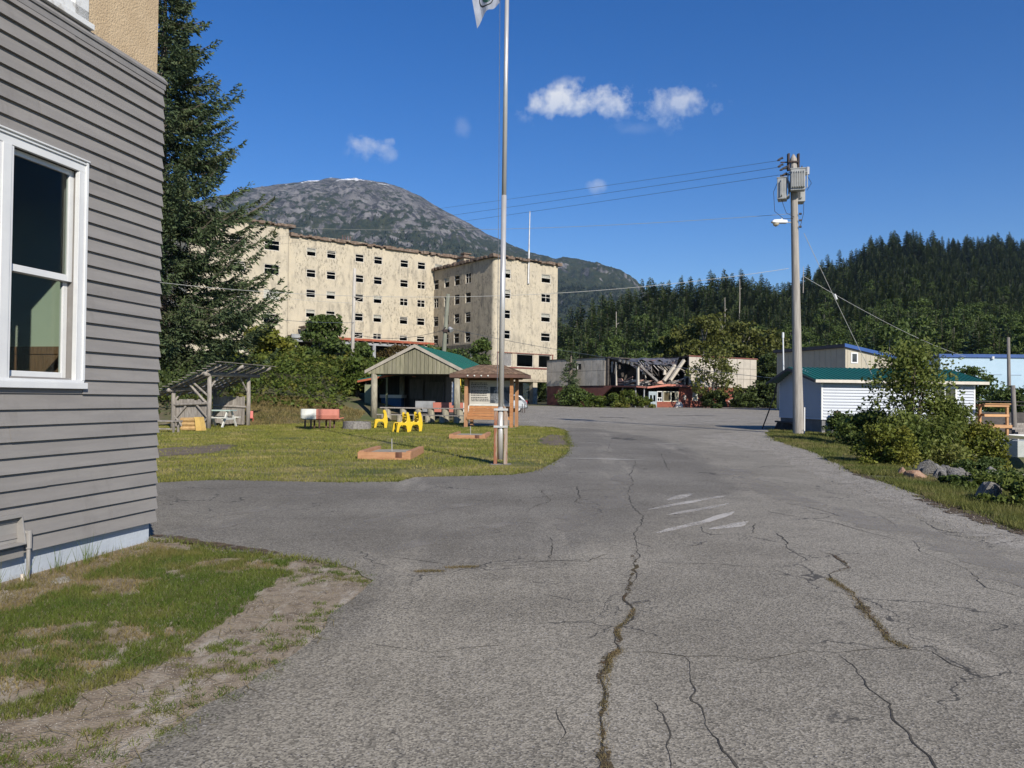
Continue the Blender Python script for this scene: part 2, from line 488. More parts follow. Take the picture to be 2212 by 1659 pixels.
LAWN_EDGE = [(-2.4, 39.6), (0.6, 39.4), (1.94, 38.2), (2.28, 35.5), (2.23, 32.73), (1.95, 28), (1.86, 25.47), (1.46, 21.47), (0.85, 18.27), (0.46, 16.68), (0.02, 15.94), (-1.83, 15.33), (-2.07, 14.5), (-3.05, 14.33), (-5.39, 14.49), (-6.19, 13.98), (-26, 13.6)]
DRIVE_EDGE = [(-26, 9.9), (-4.4, 9.0), (-3.89, 8.79), (-3.57, 8.69), (-2.77, 8.11), (-2.08, 7.86), (-1.59, 7.54), (-1.39, 7.31), (-1.17, 6.93), (-1.29, 5.32), (-1.45, 4.45), (-1.58, 4.14), (-1.66, 3.52), (-1.9, -4)]
road_right = [(6.4, -4)] + [tuple(p) for p in EDGE[1:-1]] + [(12.5, 39.5), (13.3, 42.0), (24, 43.5), (44, 52), (44, 118), (34.5, 111), (22.6, 103.6), (15.3, 98.2), (12.5, 97.5), (8.33, 95.56), (5.05, 101.99), (1.64, 102.9), (-1.2, 96), (-1.6, 75), (-2.3, 58)]
road_poly = road_right + LAWN_EDGE + DRIVE_EDGE
road = sheet('road', jitter(road_poly, 0.16, 0.07), 0.018, asphalt_old, 0.03)
# darker old paving: the driveway arm and the strip along the lawn
dark_poly = ([(5.3, 30.5), (4.6, 34), (3.6, 37.5), (1.94, 38.3)] + LAWN_EDGE[3:] +
             [(-26, 9.9), (-4.4, 9.05), (-3.57, 8.74), (-2.77, 8.17), (-2.08, 7.92), (-1.59, 7.6), (-1.39, 7.4), (-1.12, 7.9), (-0.6, 7.62), (0.1, 7.66), (0.9, 8.6), (1.5, 9.8), (2.0, 10.6), (2.9, 12.4), (3.62, 12.9), (3.9, 13.67), (4.25, 15.83), (4.77, 19.4), (5.46, 25.02)])
def seg_dist(x, y, pl):
    d = np.full(len(x), 1e9)
    for (ax, ay), (bx, by) in zip(pl[:-1], pl[1:]):
        t = np.clip(((x - ax) * (bx - ax) + (y - ay) * (by - ay)) / ((bx - ax) ** 2 + (by - ay) ** 2 + 1e-9), 0, 1)
        d = np.minimum(d, np.hypot(x - ax - t * (bx - ax), y - ay - t * (by - ay)))
    return d
def inpoly(x, y, poly):
    r = np.zeros(len(x), bool); n = len(poly)
    for i in range(n):
        x0, y0 = poly[i]; x1, y1 = poly[(i + 1) % n]
        c = ((y0 > y) != (y1 > y)) & (x < (x1 - x0) * (y - y0) / (y1 - y0 + 1e-12) + x0); r ^= c
    return r
bm = bmesh.new(); bm.from_mesh(road.data)
for gx in np.concatenate([np.arange(-10, 7.6, 0.5), np.arange(7.6, 12.6, .8)]): bmesh.ops.bisect_plane(bm, geom=bm.verts[:] + bm.edges[:] + bm.faces[:], plane_co=(gx, 0, 0), plane_no=(1, 0, 0))
for gy in np.concatenate([np.arange(6.5, 20, 0.55), np.arange(20, 40, 1.0)]): bmesh.ops.bisect_plane(bm, geom=bm.verts[:] + bm.edges[:] + bm.faces[:], plane_co=(0, gy, 0), plane_no=(0, 1, 0))
bm.to_mesh(road.data); bm.free()
rv = np.array([v.co[:2] for v in road.data.vertices])
i0 = dark_poly.index((-1.39, 7.4))
open_edge = dark_poly[i0:] + dark_poly[:4]
sdist = seg_dist(rv[:, 0], rv[:, 1], open_edge) * np.where(inpoly(rv[:, 0], rv[:, 1], [(x, y) for x, y in dark_poly]), 1, -1)
edge_d = seg_dist(rv[:, 0], rv[:, 1], LAWN_EDGE) ; sdist = np.where((sdist < 0) & (edge_d < 0.25) & (rv[:, 1] < 38.0), 0.6, sdist)
sdist = np.where((sdist < 0) & (rv[:, 0] < -1.3) & (rv[:, 1] > 7), 0.8, sdist)
wsoft = np.where(rv[:, 1] > 13, 0.45, 1.1)
vd = seg_dist(rv[:, 0], rv[:, 1], [(-1.17, 6.93), (-1.29, 5.32), (-1.45, 4.45), (-1.58, 4.14), (-1.66, 3.52), (-1.9, -4)])
sdist = np.where((rv[:, 1] < 7.2) & (vd < 0.3), 0.15, sdist)
gd = seg_dist(rv[:, 0], rv[:, 1], [tuple(p) for p in EDGE]); gw = np.interp(rv[:, 1], [0, 10, 14, 18, 23, 27, 32, 36, 39], [.6, .95, 1.2, 1.4, 1.7, 3.2, 3.6, 1.4, .4])
b_ = road.data.attributes.new('gravel', 'FLOAT', 'POINT'); b_.data.foreach_set('value', np.maximum(np.clip(1.25 - gd / gw, 0, 1) * np.where(rv[:, 1] > 39.5, 0, 1), 0.56 * np.clip((rv[:, 1] - 38) / 8, 0, 1)).astype(np.float32))
a_ = road.data.attributes.new('older', 'FLOAT', 'POINT'); a_.data.foreach_set('value', np.clip(0.5 + sdist / (2 * wsoft), 0, 1).astype(np.float32))
shoulder_poly = [(9.0, 30.0)] + [(x + 0.06, y) for x, y in [(9.59, 28.73), (8.76, 23.07), (7.3, 16.83), (7.19, 15.76), (6.82, 13.36), (6.5, 11.92), (6.44, 10.97), (6.2, 9.67), (6.25, 5.0)]] + [(5.9, 5.0), (5.75, 8.5), (5.8, 10.12), (5.93, 11.44), (6.01, 12.24), (6.21, 14.39), (6.6, 17.0), (7.0, 19.5), (7.4, 23), (8.0, 27)]
verge_poly = [(-3.95, 8.72), (-3.57, 8.75), (-2.77, 8.2), (-2.08, 7.95), (-1.59, 7.6), (-1.1, 6.95), (-1.2, 5.3), (-1.4, 4.4), (-1.55, 3.5), (-1.8, -4), (-7, -4)]
sheet('verge', verge_poly, 0.006, verge_m)
sheet('lawn', jitter([(-26, 38), (-14.5, 38), (-11.9, 37.3), (-9.0, 42.0), (-7.0, 45.5), (-2.5, 46.0)] + [(x - 0.03, y + 0.02) for x, y in LAWN_EDGE], 0.16, 0.06), 0.012, lawn_m)
sheet('bare_patch', jitter([(-9.72, 21.86), (-8.72, 23.96), (-8.05, 23.65), (-7.57, 20.82), (-8.54, 19.21), (-12, 18.6), (-13, 21)], 0.2, 0.35), 0.017, mud_m)
sheet('bare_corner', jitter([(1.9, 25.3), (1.3, 25.0), (0.85, 26.5), (1.0, 29.0), (1.55, 31.5), (2.3, 31.0), (2.15, 28)], 0.15, 0.3), 0.0175, mud_m)

# --- cracks in the asphalt, two of them grown over with moss
crack_m = mat('crack_dark', (0.03, 0.029, 0.027), (0.075, 0.068, 0.055), 9, 1.0)
moss_m = mat('crack_moss', (0.075, 0.06, 0.027), (0.10, 0.074, 0.042), 14, 1.0, 0.02, 60, c3=(0.10, 0.055, 0.03), scale3=5, amt3=(0.5, 0.62))
def ribbon(name, pts, w, m, dz, seed=0, sub=0.05, amp=0.5, vary=0.7):
    P = []
    for (a, b) in zip(pts[:-1], pts[1:]):
        a = np.array(a); b = np.array(b); L = np.hypot(*(b - a)); n = max(1, int(L / sub))
        for k in range(n): P.append(a + (b - a) * k / n)
    P.append(np.array(pts[-1])); P = np.array(P)
    t = np.arange(len(P)) * sub
    tg = np.gradient(P, axis=0); tg /= np.maximum(np.hypot(tg[:, 0], tg[:, 1])[:, None], 1e-6)
    nn = np.stack([-tg[:, 1], tg[:, 0]], 1)
    P = P + nn * (vnoise(t * 3.0, seed)[:, None] * 0.10 + vnoise(t * 9.0, seed + 3)[:, None] * 0.06 + vnoise(t * 26.0, seed + 4)[:, None] * 0.03) * amp
    ww = w * (1 + vary * 2 * vnoise(t * 3.1, seed + 5)) * (1 + vary * vnoise(t * 11, seed + 8))
    ww = np.maximum(ww, w * 0.12) * np.minimum(1, np.minimum(np.arange(len(P)) + 0.6, np.arange(len(P))[::-1] + 0.6) / 4)
    A = P + nn * ww[:, None] / 2; B = P - nn * ww[:, None] / 2
    V = np.concatenate([A, B]); V = np.column_stack([V, SLOPE * V[:, 1] + dz])
    n = len(P); i = np.arange(n - 1)
    return tag(np_mesh(name, V, np.stack([i, i + n, i + n + 1, i + 1], 1), m), kind='structure')
CR = {'a': [(0.4, 3.3), (0.48, 4.06), (0.57, 4.7), (0.63, 4.97), (0.71, 5.12), (0.73, 5.37), (0.75, 5.57), (0.88, 5.85), (0.94, 6.08), (0.93, 6.34), (1.04, 6.85), (1.17, 7.54), (1.33, 8.39), (1.47, 9.45), (1.74, 10.45), (1.81, 11.9), (1.93, 13.21), (2.28, 14.87), (2.39, 16.06), (2.9, 18.58)],
      'b': [(2.58, 5.22), (2.54, 5.38), (2.63, 5.74), (2.7, 6.15), (2.84, 6.7), (2.84, 6.93), (2.86, 7.17), (2.98, 7.44), (3.22, 7.64), (3.28, 7.94), (3.3, 8.26), (3.25, 8.37)]}
ribbon('road_crack', CR['a'], 0.013, crack_m, 0.0195, 1)
ribbon('road_crack', CR['b'], 0.012, crack_m, 0.0195, 2)
MOSS = [(CR['a'][:5], 0.042), (CR['a'][4:13], 0.024), (CR['b'][:7], 0.055), (CR['b'][6:], 0.03)]
def patchy(m, s1, s2, lo, hi):
    N, L = nodes_of(m); tcn = N.new('ShaderNodeTexCoord'); n1 = N.new('ShaderNodeTexNoise'); n1.inputs['Scale'].default_value = s1; n1.inputs['Detail'].default_value = 5; L.new(tcn.outputs['Object'], n1.inputs['Vector'])
    n2 = N.new('ShaderNodeTexNoise'); n2.inputs['Scale'].default_value = s2; L.new(tcn.outputs['Object'], n2.inputs['Vector'])
    ad = N.new('ShaderNodeMath'); ad.operation = 'ADD'; L.new(n1.outputs[0], ad.inputs[0]); L.new(n2.outputs[0], ad.inputs[1])
    r = N.new('ShaderNodeMapRange'); r.inputs['From Min'].default_value = lo; r.inputs['From Max'].default_value = hi; L.new(ad.outputs[0], r.inputs['Value'])
    t = N.new('ShaderNodeBsdfTransparent'); ms = N.new('ShaderNodeMixShader'); L.new(r.outputs[0], ms.inputs[0]); L.new(t.outputs[0], ms.inputs[1]); L.new(N['Principled BSDF'].outputs[0], ms.inputs[2]); L.new(ms.outputs[0], N['Material Output'].inputs['Surface'])
patchy(moss_m, 60, 9, 0.95, 1.10)
for k, (p, w) in enumerate(MOSS):
    ribbon('moss_strip', p, w, moss_m, 0.0225, 1 if p[0][0] < 2 else 2, 0.02, 0.5, 1.0)
for k, p in enumerate([
        [(0.71, 5.12), (0.88, 5.1), (1.11, 5.03), (1.29, 5.05), (1.52, 4.98), (1.77, 5.09), (1.91, 5.14), (2.07, 5.1), (2.47, 5.24), (2.59, 5.22), (2.72, 5.16), (2.72, 4.91), (2.76, 4.76)],
        [(2.07, 5.1), (2.07, 4.85), (2.01, 4.56), (2.02, 4.27), (1.94, 3.97), (1.9, 3.75), (1.85, 3.4)],
        [(1.11, 5.03), (1.1, 4.82), (1.05, 4.53), (0.97, 4.28), (1.0, 4.13), (0.98, 3.94), (1.0, 3.77), (1.03, 3.4)],
        [(-0.4, 7.6), (0.22, 7.74), (0.46, 7.8), (0.76, 7.81), (0.95, 8.14), (1.23, 8.05)], [(0.48, 9.1), (0.46, 8.46), (0.4, 7.9), (0.47, 7.75)],
        [(0.8, 4.33), (0.77, 4.02), (0.76, 3.81), (0.71, 3.4)], [(0.28, 4.23), (0.25, 4.03), (0.27, 3.92), (0.25, 3.73)],
        [(1.31, 7.84), (1.51, 7.8), (2.01, 7.73), (2.22, 7.64), (2.48, 7.65), (2.73, 7.57), (2.83, 7.34)],
        [(3.18, 9.55), (3.09, 8.98), (2.95, 8.59), (2.93, 8.19), (2.97, 7.92)], [(2.35, 9.97), (2.31, 9.28), (2.57, 9.37), (2.83, 9.45), (3.13, 10.19)],
        [(5.08, 11.46), (5.08, 11.05), (4.97, 10.48), (4.83, 9.96)], [(5.47, 10.69), (5.26, 9.83), (5.42, 9.68), (5.74, 9.63), (6.06, 9.45)],
        [(4.37, 11.85), (4.47, 11.21), (4.47, 10.81)], [(4.12, 22.12), (3.61, 18.67), (3.37, 17.07)], [(1.16, 14.07), (1.09, 12.59), (0.96, 12.07), (1.12, 11.62)],
        [(-1.67, 7.88), (-1.41, 7.94), (-1.12, 7.91), (-0.82, 7.75), (-0.6, 7.59)], [(-0.18, 7.56), (0.07, 7.58), (0.3, 7.76), (1.2, 8.0)],
        [(2.9, 18.6), (3.1, 20.0), (2.7, 22.5), (3.2, 26)], [(0.2, 11.0), (0.6, 12.2), (0.5, 13.4), (1.2, 14.1)], [(4.6, 9.2), (4.3, 8.4), (4.35, 7.6), (4.1, 6.9), (4.3, 6.0)], [(3.6, 11.3), (4.2, 10.2), (4.4, 9.1)], [(-0.9, 5.2), (-0.5, 5.05), (0.0, 5.2)]]):
    far = p[0][1] > 9.5
    ribbon('road_crack', p, 0.0075 if k < 3 else (0.010 if far else 0.006), crack_m, 0.0200 + 0.0004 * (k % 5), 20 + k, 0.04)

litter_m = mat('leaf_litter', (0.075, 0.05, 0.03), (0.13, 0.095, 0.06), 16, 1.0, 0.02, 50)
patchy(litter_m, 40, 5, 0.82, 1.02)
for pts_, w_ in (([(6.22, 9.4), (6.42, 10.9), (6.5, 11.9), (6.8, 13.3)], .34), ([(7.15, 15.6), (7.3, 16.9)], .2), ([(-4.0, 8.95), (-3.57, 8.74), (-2.9, 8.28), (-2.3, 8.0)], .13)): ribbon('leaf_litter', pts_, w_, litter_m, 0.026, 91, 0.05, 0.6, 0.6)
# --- worn paint on the asphalt
def paint(name, base, seed):
    m = bpy.data.materials.new(name); m.use_nodes = True
    N, L = nodes_of(m); b = N['Principled BSDF']; b.inputs['Roughness'].default_value = 0.9; b.inputs['Base Color'].default_value = (*base, 1)
    tcn = N.new('ShaderNodeTexCoord')
    n1 = N.new('ShaderNodeTexNoise'); n1.inputs['Scale'].default_value = 55; n1.inputs['Detail'].default_value = 4; L.new(tcn.outputs['Object'], n1.inputs['Vector'])
    n2 = N.new('ShaderNodeTexNoise'); n2.inputs['Scale'].default_value = 1.7; n2.inputs['Detail'].default_value = 3; L.new(tcn.outputs['Object'], n2.inputs['Vector'])
    ad = N.new('ShaderNodeMath'); ad.operation = 'ADD'; L.new(n1.outputs[0], ad.inputs[0]); L.new(n2.outputs[0], ad.inputs[1])
    r = N.new('ShaderNodeMapRange'); r.inputs['From Min'].default_value = 0.74; r.inputs['From Max'].default_value = 1.1; r.inputs['To Max'].default_value = 0.85; L.new(ad.outputs[0], r.inputs['Value'])
    t = N.new('ShaderNodeBsdfTransparent'); ms = N.new('ShaderNodeMixShader')
    L.new(r.outputs[0], ms.inputs[0]); L.new(t.outputs[0], ms.inputs[1]); L.new(b.outputs[0], ms.inputs[2]); L.new(ms.outputs[0], N['Material Output'].inputs['Surface'])
    return m
paint_m = paint('worn_paint', (0.52, 0.49, 0.44), 0)
for k, p in enumerate([[(1.95, 11.3), (2.8, 12.25), (3.47, 12.95)], [(2.1, 10.8), (2.8, 11.5), (3.29, 12.05)], [(1.7, 9.4), (2.5, 10.3), (3.14, 11.2)], [(2.4, 9.7), (2.8, 10.0), (3.06, 10.35)], [(2.4, 12.3), (3.0, 13.2)]]):
    ribbon('road_marking', p, 0.13 if k < 3 else 0.2, paint_m, 0.0235, 60 + k, 0.1, 0.15, 0.2)
paint2_m = paint('worn_line_paint', (0.62, 0.6, 0.55), 1)
for n_ in paint2_m.node_tree.nodes:
    if n_.type == 'MAP_RANGE': n_.inputs['From Min'].default_value = 0.55; n_.inputs['From Max'].default_value = 0.95
for k, p in enumerate([[(1.3, 20.2), (3.25, 19.85)], [(2.2, 26.5), (3.0, 26.4)], [(2.6, 40.5), (3.4, 40.4)], [(-0.3, 46), (1.9, 45.6)], [(0.5, 42), (2.0, 41.6)], [(4.6, 26.5), (5.6, 26.4)]]):
    ribbon('road_marking', p, 0.12, paint2_m, 0.0238, 80 + k, 0.2, 0.2, 0.2)

# --- dusty tyre streaks and oil stains, with shadow lines of the lot painted in
dust_m = mat('dusty_streak', (0.30, 0.28, 0.245), (0.26, 0.24, 0.21), 20, 1.0)
patchy(dust_m, 70, 1.6, 0.86, 1.42)
dark_mark_m = mat('oil_and_shadow_mark', (0.06, 0.057, 0.053), (0.085, 0.08, 0.074), 6, 0.8)
patchy(dark_mark_m, 30, 3, 0.85, 1.3)
STREAKS = [([(-1.5, 7.95), (-0.74, 8.98), (-0.13, 9.86), (.3, 10.5)], .3), ([(-2.1, 9.05), (-1.27, 10.83), (-0.3, 12.05)], .35), ([(-3.86, 12.29), (-2.61, 13.15), (-1.08, 13.03)], .4), ([(-3.92, 10.07), (-3.42, 10.89), (-3.24, 12.08)], .3), ([(-3.89, 8.94), (-3.5, 9.58), (-3.26, 10.38)], .4),
           ([(.6, 9.5), (1.6, 12.5), (2.2, 16)], .5), ([(4.6, 6.0), (4.9, 9.0), (4.4, 13), (4.9, 18)], .6)]
STAINS_AND_SHADOWS = [([(3.62, 29.02), (4.22, 29.13), (4.74, 29.22)], 1.3), ([(.9, 6.2), (1.1, 6.35)], .16), ([(-.5, 4.9), (-.35, 4.95)], .07), ([(3.3, 4.4), (3.6, 4.7)], .22), ([(5.0, 7.2), (5.2, 7.6)], .25), ([(1.9, 8.6), (2.2, 8.9)], .2), ([(6, 55), (8, 55.4)], 2.0), ([(12, 62), (16, 62.6)], 2.2)]  # last pair: shadow lines on the lot, painted as dark strips
for k, (p, w_) in enumerate(STREAKS): ribbon('dust_streak', p, w_, dust_m, 0.0215 + .0003 * k, 120 + k, 0.15, 0.4, 0.5)
for k, (p, w_) in enumerate(STAINS_AND_SHADOWS): ribbon('oil_and_shadow_mark', p, w_, dark_mark_m, 0.0212 + .0003 * k, 140 + k, 0.1, 0.4, 0.5)

# ================================================================== HOUSE at the left
def wall_grid(mb, u0, u1, z0, z1, holes, P, depth, thick=None):
    """outer face with openings and their reveals; P(u, w, z) maps along/inward/up to local coordinates"""
    us = sorted({u0, u1, *[h[0] for h in holes], *[h[1] for h in holes]}); us = [u for u in us if u0 <= u <= u1]
    zs = sorted({z0, z1, *[h[2] for h in holes], *[h[3] for h in holes]}); zs = [z for z in zs if z0 <= z <= z1]
    for a, b in zip(us[:-1], us[1:]):
        for c, d in zip(zs[:-1], zs[1:]):
            um, zm = (a + b) / 2, (c + d) / 2
            if any(h[0] < um < h[1] and h[2] < zm < h[3] for h in holes): continue
            mb.quad(P(a, 0, c), P(b, 0, c), P(b, 0, d), P(a, 0, d))
    for a, b, c, d in holes:
        c = max(c, z0); d = min(d, z1)
        mb.quad(P(a, 0, c), P(a, depth, c), P(a, depth, d), P(a, 0, d)); mb.quad(P(b, 0, c), P(b, depth, c), P(b, depth, d), P(b, 0, d))
        mb.quad(P(a, 0, c), P(b, 0, c), P(b, depth, c), P(a, depth, c)); mb.quad(P(a, 0, d), P(b, 0, d), P(b, depth, d), P(a, depth, d))
    return mb
HOUSE_A = R(-11.3)
house = thing('house', 'grey clapboard house with white sash window and tan stucco upper storey', 'house', (-3.87, 8.67, 0), HOUSE_A)
clap_m = mat('grey_clapboard', (0.250, 0.236, 0.221), (0.220, 0.208, 0.196), 2.0, 0.62, 0.0016, 70, stretch=(6, 0.6, 6), rand=0.055, c3=(0.195, 0.182, 0.17), scale3=3.2, amt3=(0.54, 0.76), stretch3=(1, 1, .35), spec=0.3)
white_m = mat('white_paint', (0.66, 0.67, 0.66), (0.61, 0.62, 0.62), 3, 0.45, spec=0.4)
oldwhite_m = mat('peeling_white_paint', (0.64, 0.65, 0.64), (0.5, 0.49, 0.46), 9, 0.6, 0.002, 40, contrast=(0.52, 0.66))
found_m = mat('pale_blue_foundation', (0.44, 0.485, 0.54), (0.39, 0.43, 0.48), 2.5, 0.8, 0.004, 30, c3=(0.33, 0.34, 0.34), scale3=6, amt3=(0.64, 0.78))
stucco_m = mat('tan_stucco', (0.52, 0.40, 0.255), (0.47, 0.355, 0.222), 5, 0.9, 0.012, 55)
band_m = mat('grey_band', (0.245, 0.235, 0.225), (0.21, 0.2, 0.19), 5, 0.6)
sage_m = mat('sage_wall', (0.45, 0.50, 0.40), (0.42, 0.47, 0.38), 2, 0.8)
wains_m = mat('brown_wainscot', (0.22, 0.125, 0.07), (0.16, 0.09, 0.05), 6, 0.6, stretch=(8, 8, 1))
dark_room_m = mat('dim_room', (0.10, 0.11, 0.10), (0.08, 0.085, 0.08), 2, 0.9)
wglass = glass('window_glass', (0.86, 0.9, 0.88), 0.0, ior=1.16)
HW = lambda u, w, z: (-w, u, z)         # wall frame: u along the wall (0 = far corner), w inward
MB().box(-6.5, -9, -0.6, -0.035, -0.02, 0.335).build('foundation', found_m, house)
win = (-2.92, -1.22, 1.80, 3.76)        # opening of the double sash
wall_grid(MB(), -9, 0, 0.30, 5.1, [win], HW, 0.14).build('wall_sheathing', band_m, house)
MB().box(-6.5, -0.02, 0.3, 0, -0.001, 5.1).build('end_wall', clap_m, house)
boards = 35
EXP = 0.1368
brng = random.Random(3)
hole_u = (-3.12, -1.135); hole_z = (1.655, 3.865)
def board(u0, u1, z, mess):
    j0, j1 = brng.uniform(-0.002, 0.002), brng.uniform(-0.002, 0.002)
    tk = 0.043 + brng.uniform(-0.003, 0.004)
    mb = MB()
    n = max(2, int((u1 - u0) / 0.8))
    prof = []
    for k in range(n + 1):
        u = u0 + (u1 - u0) * k / n
        w = brng.uniform(-0.0012, 0.0012) + j0 + (j1 - j0) * k / n
        prof.append([(0.001, u, z + w), (tk, u, z + w), (0.012, u, z + EXP + 0.014), (0.001, u, z + EXP + 0.014)])
    vs = [p for r_ in prof for p in r_]
    fs = []
    for k in range(n):
        for e in range(4):
            a, b = k * 4 + e, k * 4 + (e + 1) % 4
            fs.append((a, b, b + 4, a + 4))
    fs += [(0, 1, 2, 3), (n * 4 + 3, n * 4 + 2, n * 4 + 1, n * 4)]
    mb.add(vs, fs); return mb.build('clapboard', clap_m, house)
for i in range(boards):
    z = 0.285 + EXP * i
    end = 0.012 + brng.uniform(-0.006, 0.012)
    if z + EXP > 5.08: break
    if z + EXP * 0.8 > hole_z[0] and z < hole_z[1] - 0.01:
        board(hole_u[1], end, z, 0); board(-8.9, hole_u[0], z, 0)
        if z + EXP > hole_z[1]:
            k_ = (hole_z[1] - z) / (EXP + .014); xb = .043 + (.012 - .043) * k_
            MB().prism([(.001, hole_z[1]), (xb, hole_z[1]), (.012, z + EXP + .014), (.001, z + EXP + .014)], hole_u[0], hole_u[1], 'y').build('clapboard', clap_m, house)
    else:
        if i % 3 == 1:
            j = brng.uniform(-2.0, -.5); board(j + .0035, end, z, 0); board(-8.9, j, z + brng.uniform(-.003, .003), 0)
        else: board(-8.9, end, z, 0)
MB().prism([(-0.002, 5.05), (0.05, 5.05), (0.055, 5.07), (0.0, 5.135), (-0.002, 5.135)], -9, 0.045, 'y').build('band_moulding', band_m, house)
MB().prism([(-0.002, 4.985), (0.038, 4.985), (0.038, 5.048), (-0.002, 5.048)], -9, 0.03, 'y').build('frieze_board', band_m, house)
uw = (-2.7, -1.3, 5.29, 7.0)
wall_grid(MB(), -9, -0.03, 5.13, 8.2, [uw], lambda u, w, z: (-w - 0.03, u, z), 0.15).build('stucco_wall', stucco_m, house)
MB().box(-6.5, -0.06, 5.13, -0.031, -0.031, 8.2).build('stucco_end_wall', stucco_m, house)
MB().box(-6.5, -9, 8.2, -0.03, -0.03, 8.3).build('roof', band_m, house)  # flat cap out of view, added to block light
MB().box(-6.5, -9.05, -0.3, 0, -9.0, 8.2).box(-6.6, -9, -0.3, -6.5, 0, 8.2).build('rear_wall', stucco_m, house)
# upper window
upper = MB()
for a in ((-2.83, -2.68, 5.14, 7.1), (-1.31, -1.13, 5.14, 7.1), (-2.83, -1.13, 5.14, 5.30), (-2.83, -1.13, 6.95, 7.1)):
    upper.box(-0.05, a[0], a[2], 0.012 + 0.004 * (a[1] > -1.2), a[1], a[3])
upper.box(-0.05, -2.9, 5.136, 0.05, -1.09, 5.19)
upper.box(-0.09, -1.4, 5.30, -0.05, -1.31, 6.95).box(-0.09, -2.68, 5.30, -0.052, -1.4, 5.37)
uo = upper.build('window', oldwhite_m, house, bevel=0.004)
MB().box(-0.088, -2.68, 5.37, -0.08, -1.4, 6.95).build('pane', wglass, uo)
MB().box(-1.8, -8, 5.2, -1.7, -0.2, 8).build('upper_room', dark_room_m, house)
# main window: casing, sill, sashes
w = MB()
u0, u1, z0, z1 = -3.03, -1.125, 1.78, 3.865
w.box(0.0, u1 - 0.105, z0, 0.036, u1 - 0.03, z1 - 0.12).box(0.0, u1 - 0.03, z0, 0.05, u1, z1).box(0.0, u1 - 0.118, z0, 0.046, u1 - 0.105, z1 - 0.13)
w.box(0.0, u0, z0, 0.036, u0 + 0.105, z1)
w.box(0.0, u0, z1 - 0.12, 0.0355, u1 - 0.03, z1 - 0.045).box(0.0, u0, z1 - 0.045, 0.05, u1 - 0.03, z1 - 0.03).box(0.0, u0, z1 - 0.03, 0.038, u1 - 0.03, z1 - 0.015).box(0.0, u0, z1 - 0.015, 0.06, u1 + 0.006, z1)
w.box(-0.02, -2.145, z0, 0.03, -1.985, z1 - 0.12).box(0.03, -2.11, z0, 0.042, -2.02, z1 - 0.12)
wo = w.build('window', white_m, house, bevel=0.003)
MB().box(-0.02, u0 - 0.05, 1.70, 0.075, u1 + 0.012, 1.757).box(0.0, u0, 1.757, 0.045, u1, 1.782).build('sill', white_m, wo, bevel=0.004)
MB().box(0.0, u0, 1.655, 0.03, u1 - 0.005, 1.698).build('apron', clap_m, wo)
def sash(parent, a, b, z0, z1, x, st=0.055, rail=0.06):
    s = MB()
    s.box(x - 0.035, a, z0, x, a + st, z1).box(x - 0.035, b - st, z0, x, b, z1).box(x - 0.034, a + st, z0, x - 0.001, b - st, z0 + rail).box(x - 0.034, a + st, z1 - rail * 0.8, x - 0.001, b - st, z1)
    o = s.build('sash', white_m, parent, bevel=0.003)
    MB().box(x - 0.022, a + st, z0 + rail, x - 0.017, b - st, z1 - rail * 0.8).build('pane', wglass, o)
    return o
for a, b in ((-1.985, -1.225), (-2.92, -2.145)):
    sash(wo, a, b, 2.70, 3.745, -0.03)
    lo = sash(wo, a, b, 1.79, 2.745, -0.075)
    MB().box(-0.125, a, 1.785, -0.11, b, 1.80).build('track', white_m, wo)
# the room behind it
MB().box(-3.6, -7, 0.9, -0.15, -0.35, 0.98).build('room_floor', wains_m, house)
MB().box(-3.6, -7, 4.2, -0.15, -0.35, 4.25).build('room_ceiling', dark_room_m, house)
MB().box(-3.6, -0.42, 0.98, -0.15, -0.35, 4.2).build('room_end_wall', sage_m, house)
MB().box(-3.6, -0.455, 0.98, -0.15, -0.42, 2.12).box(-3.6, -0.465, 2.07, -0.15, -0.42, 2.15).build('wainscot', wains_m, house)
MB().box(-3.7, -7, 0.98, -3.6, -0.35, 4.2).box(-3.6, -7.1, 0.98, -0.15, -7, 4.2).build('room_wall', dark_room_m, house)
# hood of the vent, drain pipe and conduit
vent_m = mat('painted_metal', (0.30, 0.285, 0.27), (0.26, 0.25, 0.235), 6, 0.6, c3=(0.36, 0.35, 0.33), scale3=14, amt3=(0.6, 0.75))
v = MB()
v.prism([(0.03, 0.37), (0.12, 0.37), (0.12, 0.385), (0.075, 0.63), (0.03, 0.63)], -1.875, -1.86, 'y')
v.prism([(0.03, 0.37), (0.12, 0.37), (0.12, 0.385), (0.075, 0.63), (0.03, 0.63)], -2.3, -2.285, 'y')
v.box(0.03, -2.285, 0.60, 0.085, -1.875, 0.63).box(0.03, -2.285, 0.37, 0.12, -1.875, 0.385).box(0.03, -2.285, 0.385, 0.034, -1.875, 0.60)
v.build('vent_hood', vent_m, house, bevel=0.003)
MB().box(0.0, -2.4, 0.255, 0.05, -1.815, 0.335).build('vent_board', clap_m, house)
pp = MB().tube([(0.075, -1.79, -0.05), (0.075, -1.79, 0.36)], 0.016, 12).tube([(0.075, -1.79, 0.32), (0.075, -1.79, 0.475)], 0.026, 10).tube([(0.075, -1.79, 0.455), (0.03, -1.83, 0.46)], 0.02, 8)
pp.build('conduit', vent_m, house, smooth=False)
rust_m = mat('rust_streaked_white', (0.62, 0.55, 0.46), (0.45, 0.22, 0.10), 18, 0.7, contrast=(0.5, 0.62), stretch=(1, 1, 0.4))
MB().tube([(0.09, -1.86, -0.05), (0.085, -1.86, 0.115)], [0.017, 0.015], 10).build('stub_pipe', rust_m, house)
stone_m = mat('flat_stone', (0.42, 0.40, 0.37), (0.34, 0.32, 0.29), 8, 0.9, 0.01, 30)
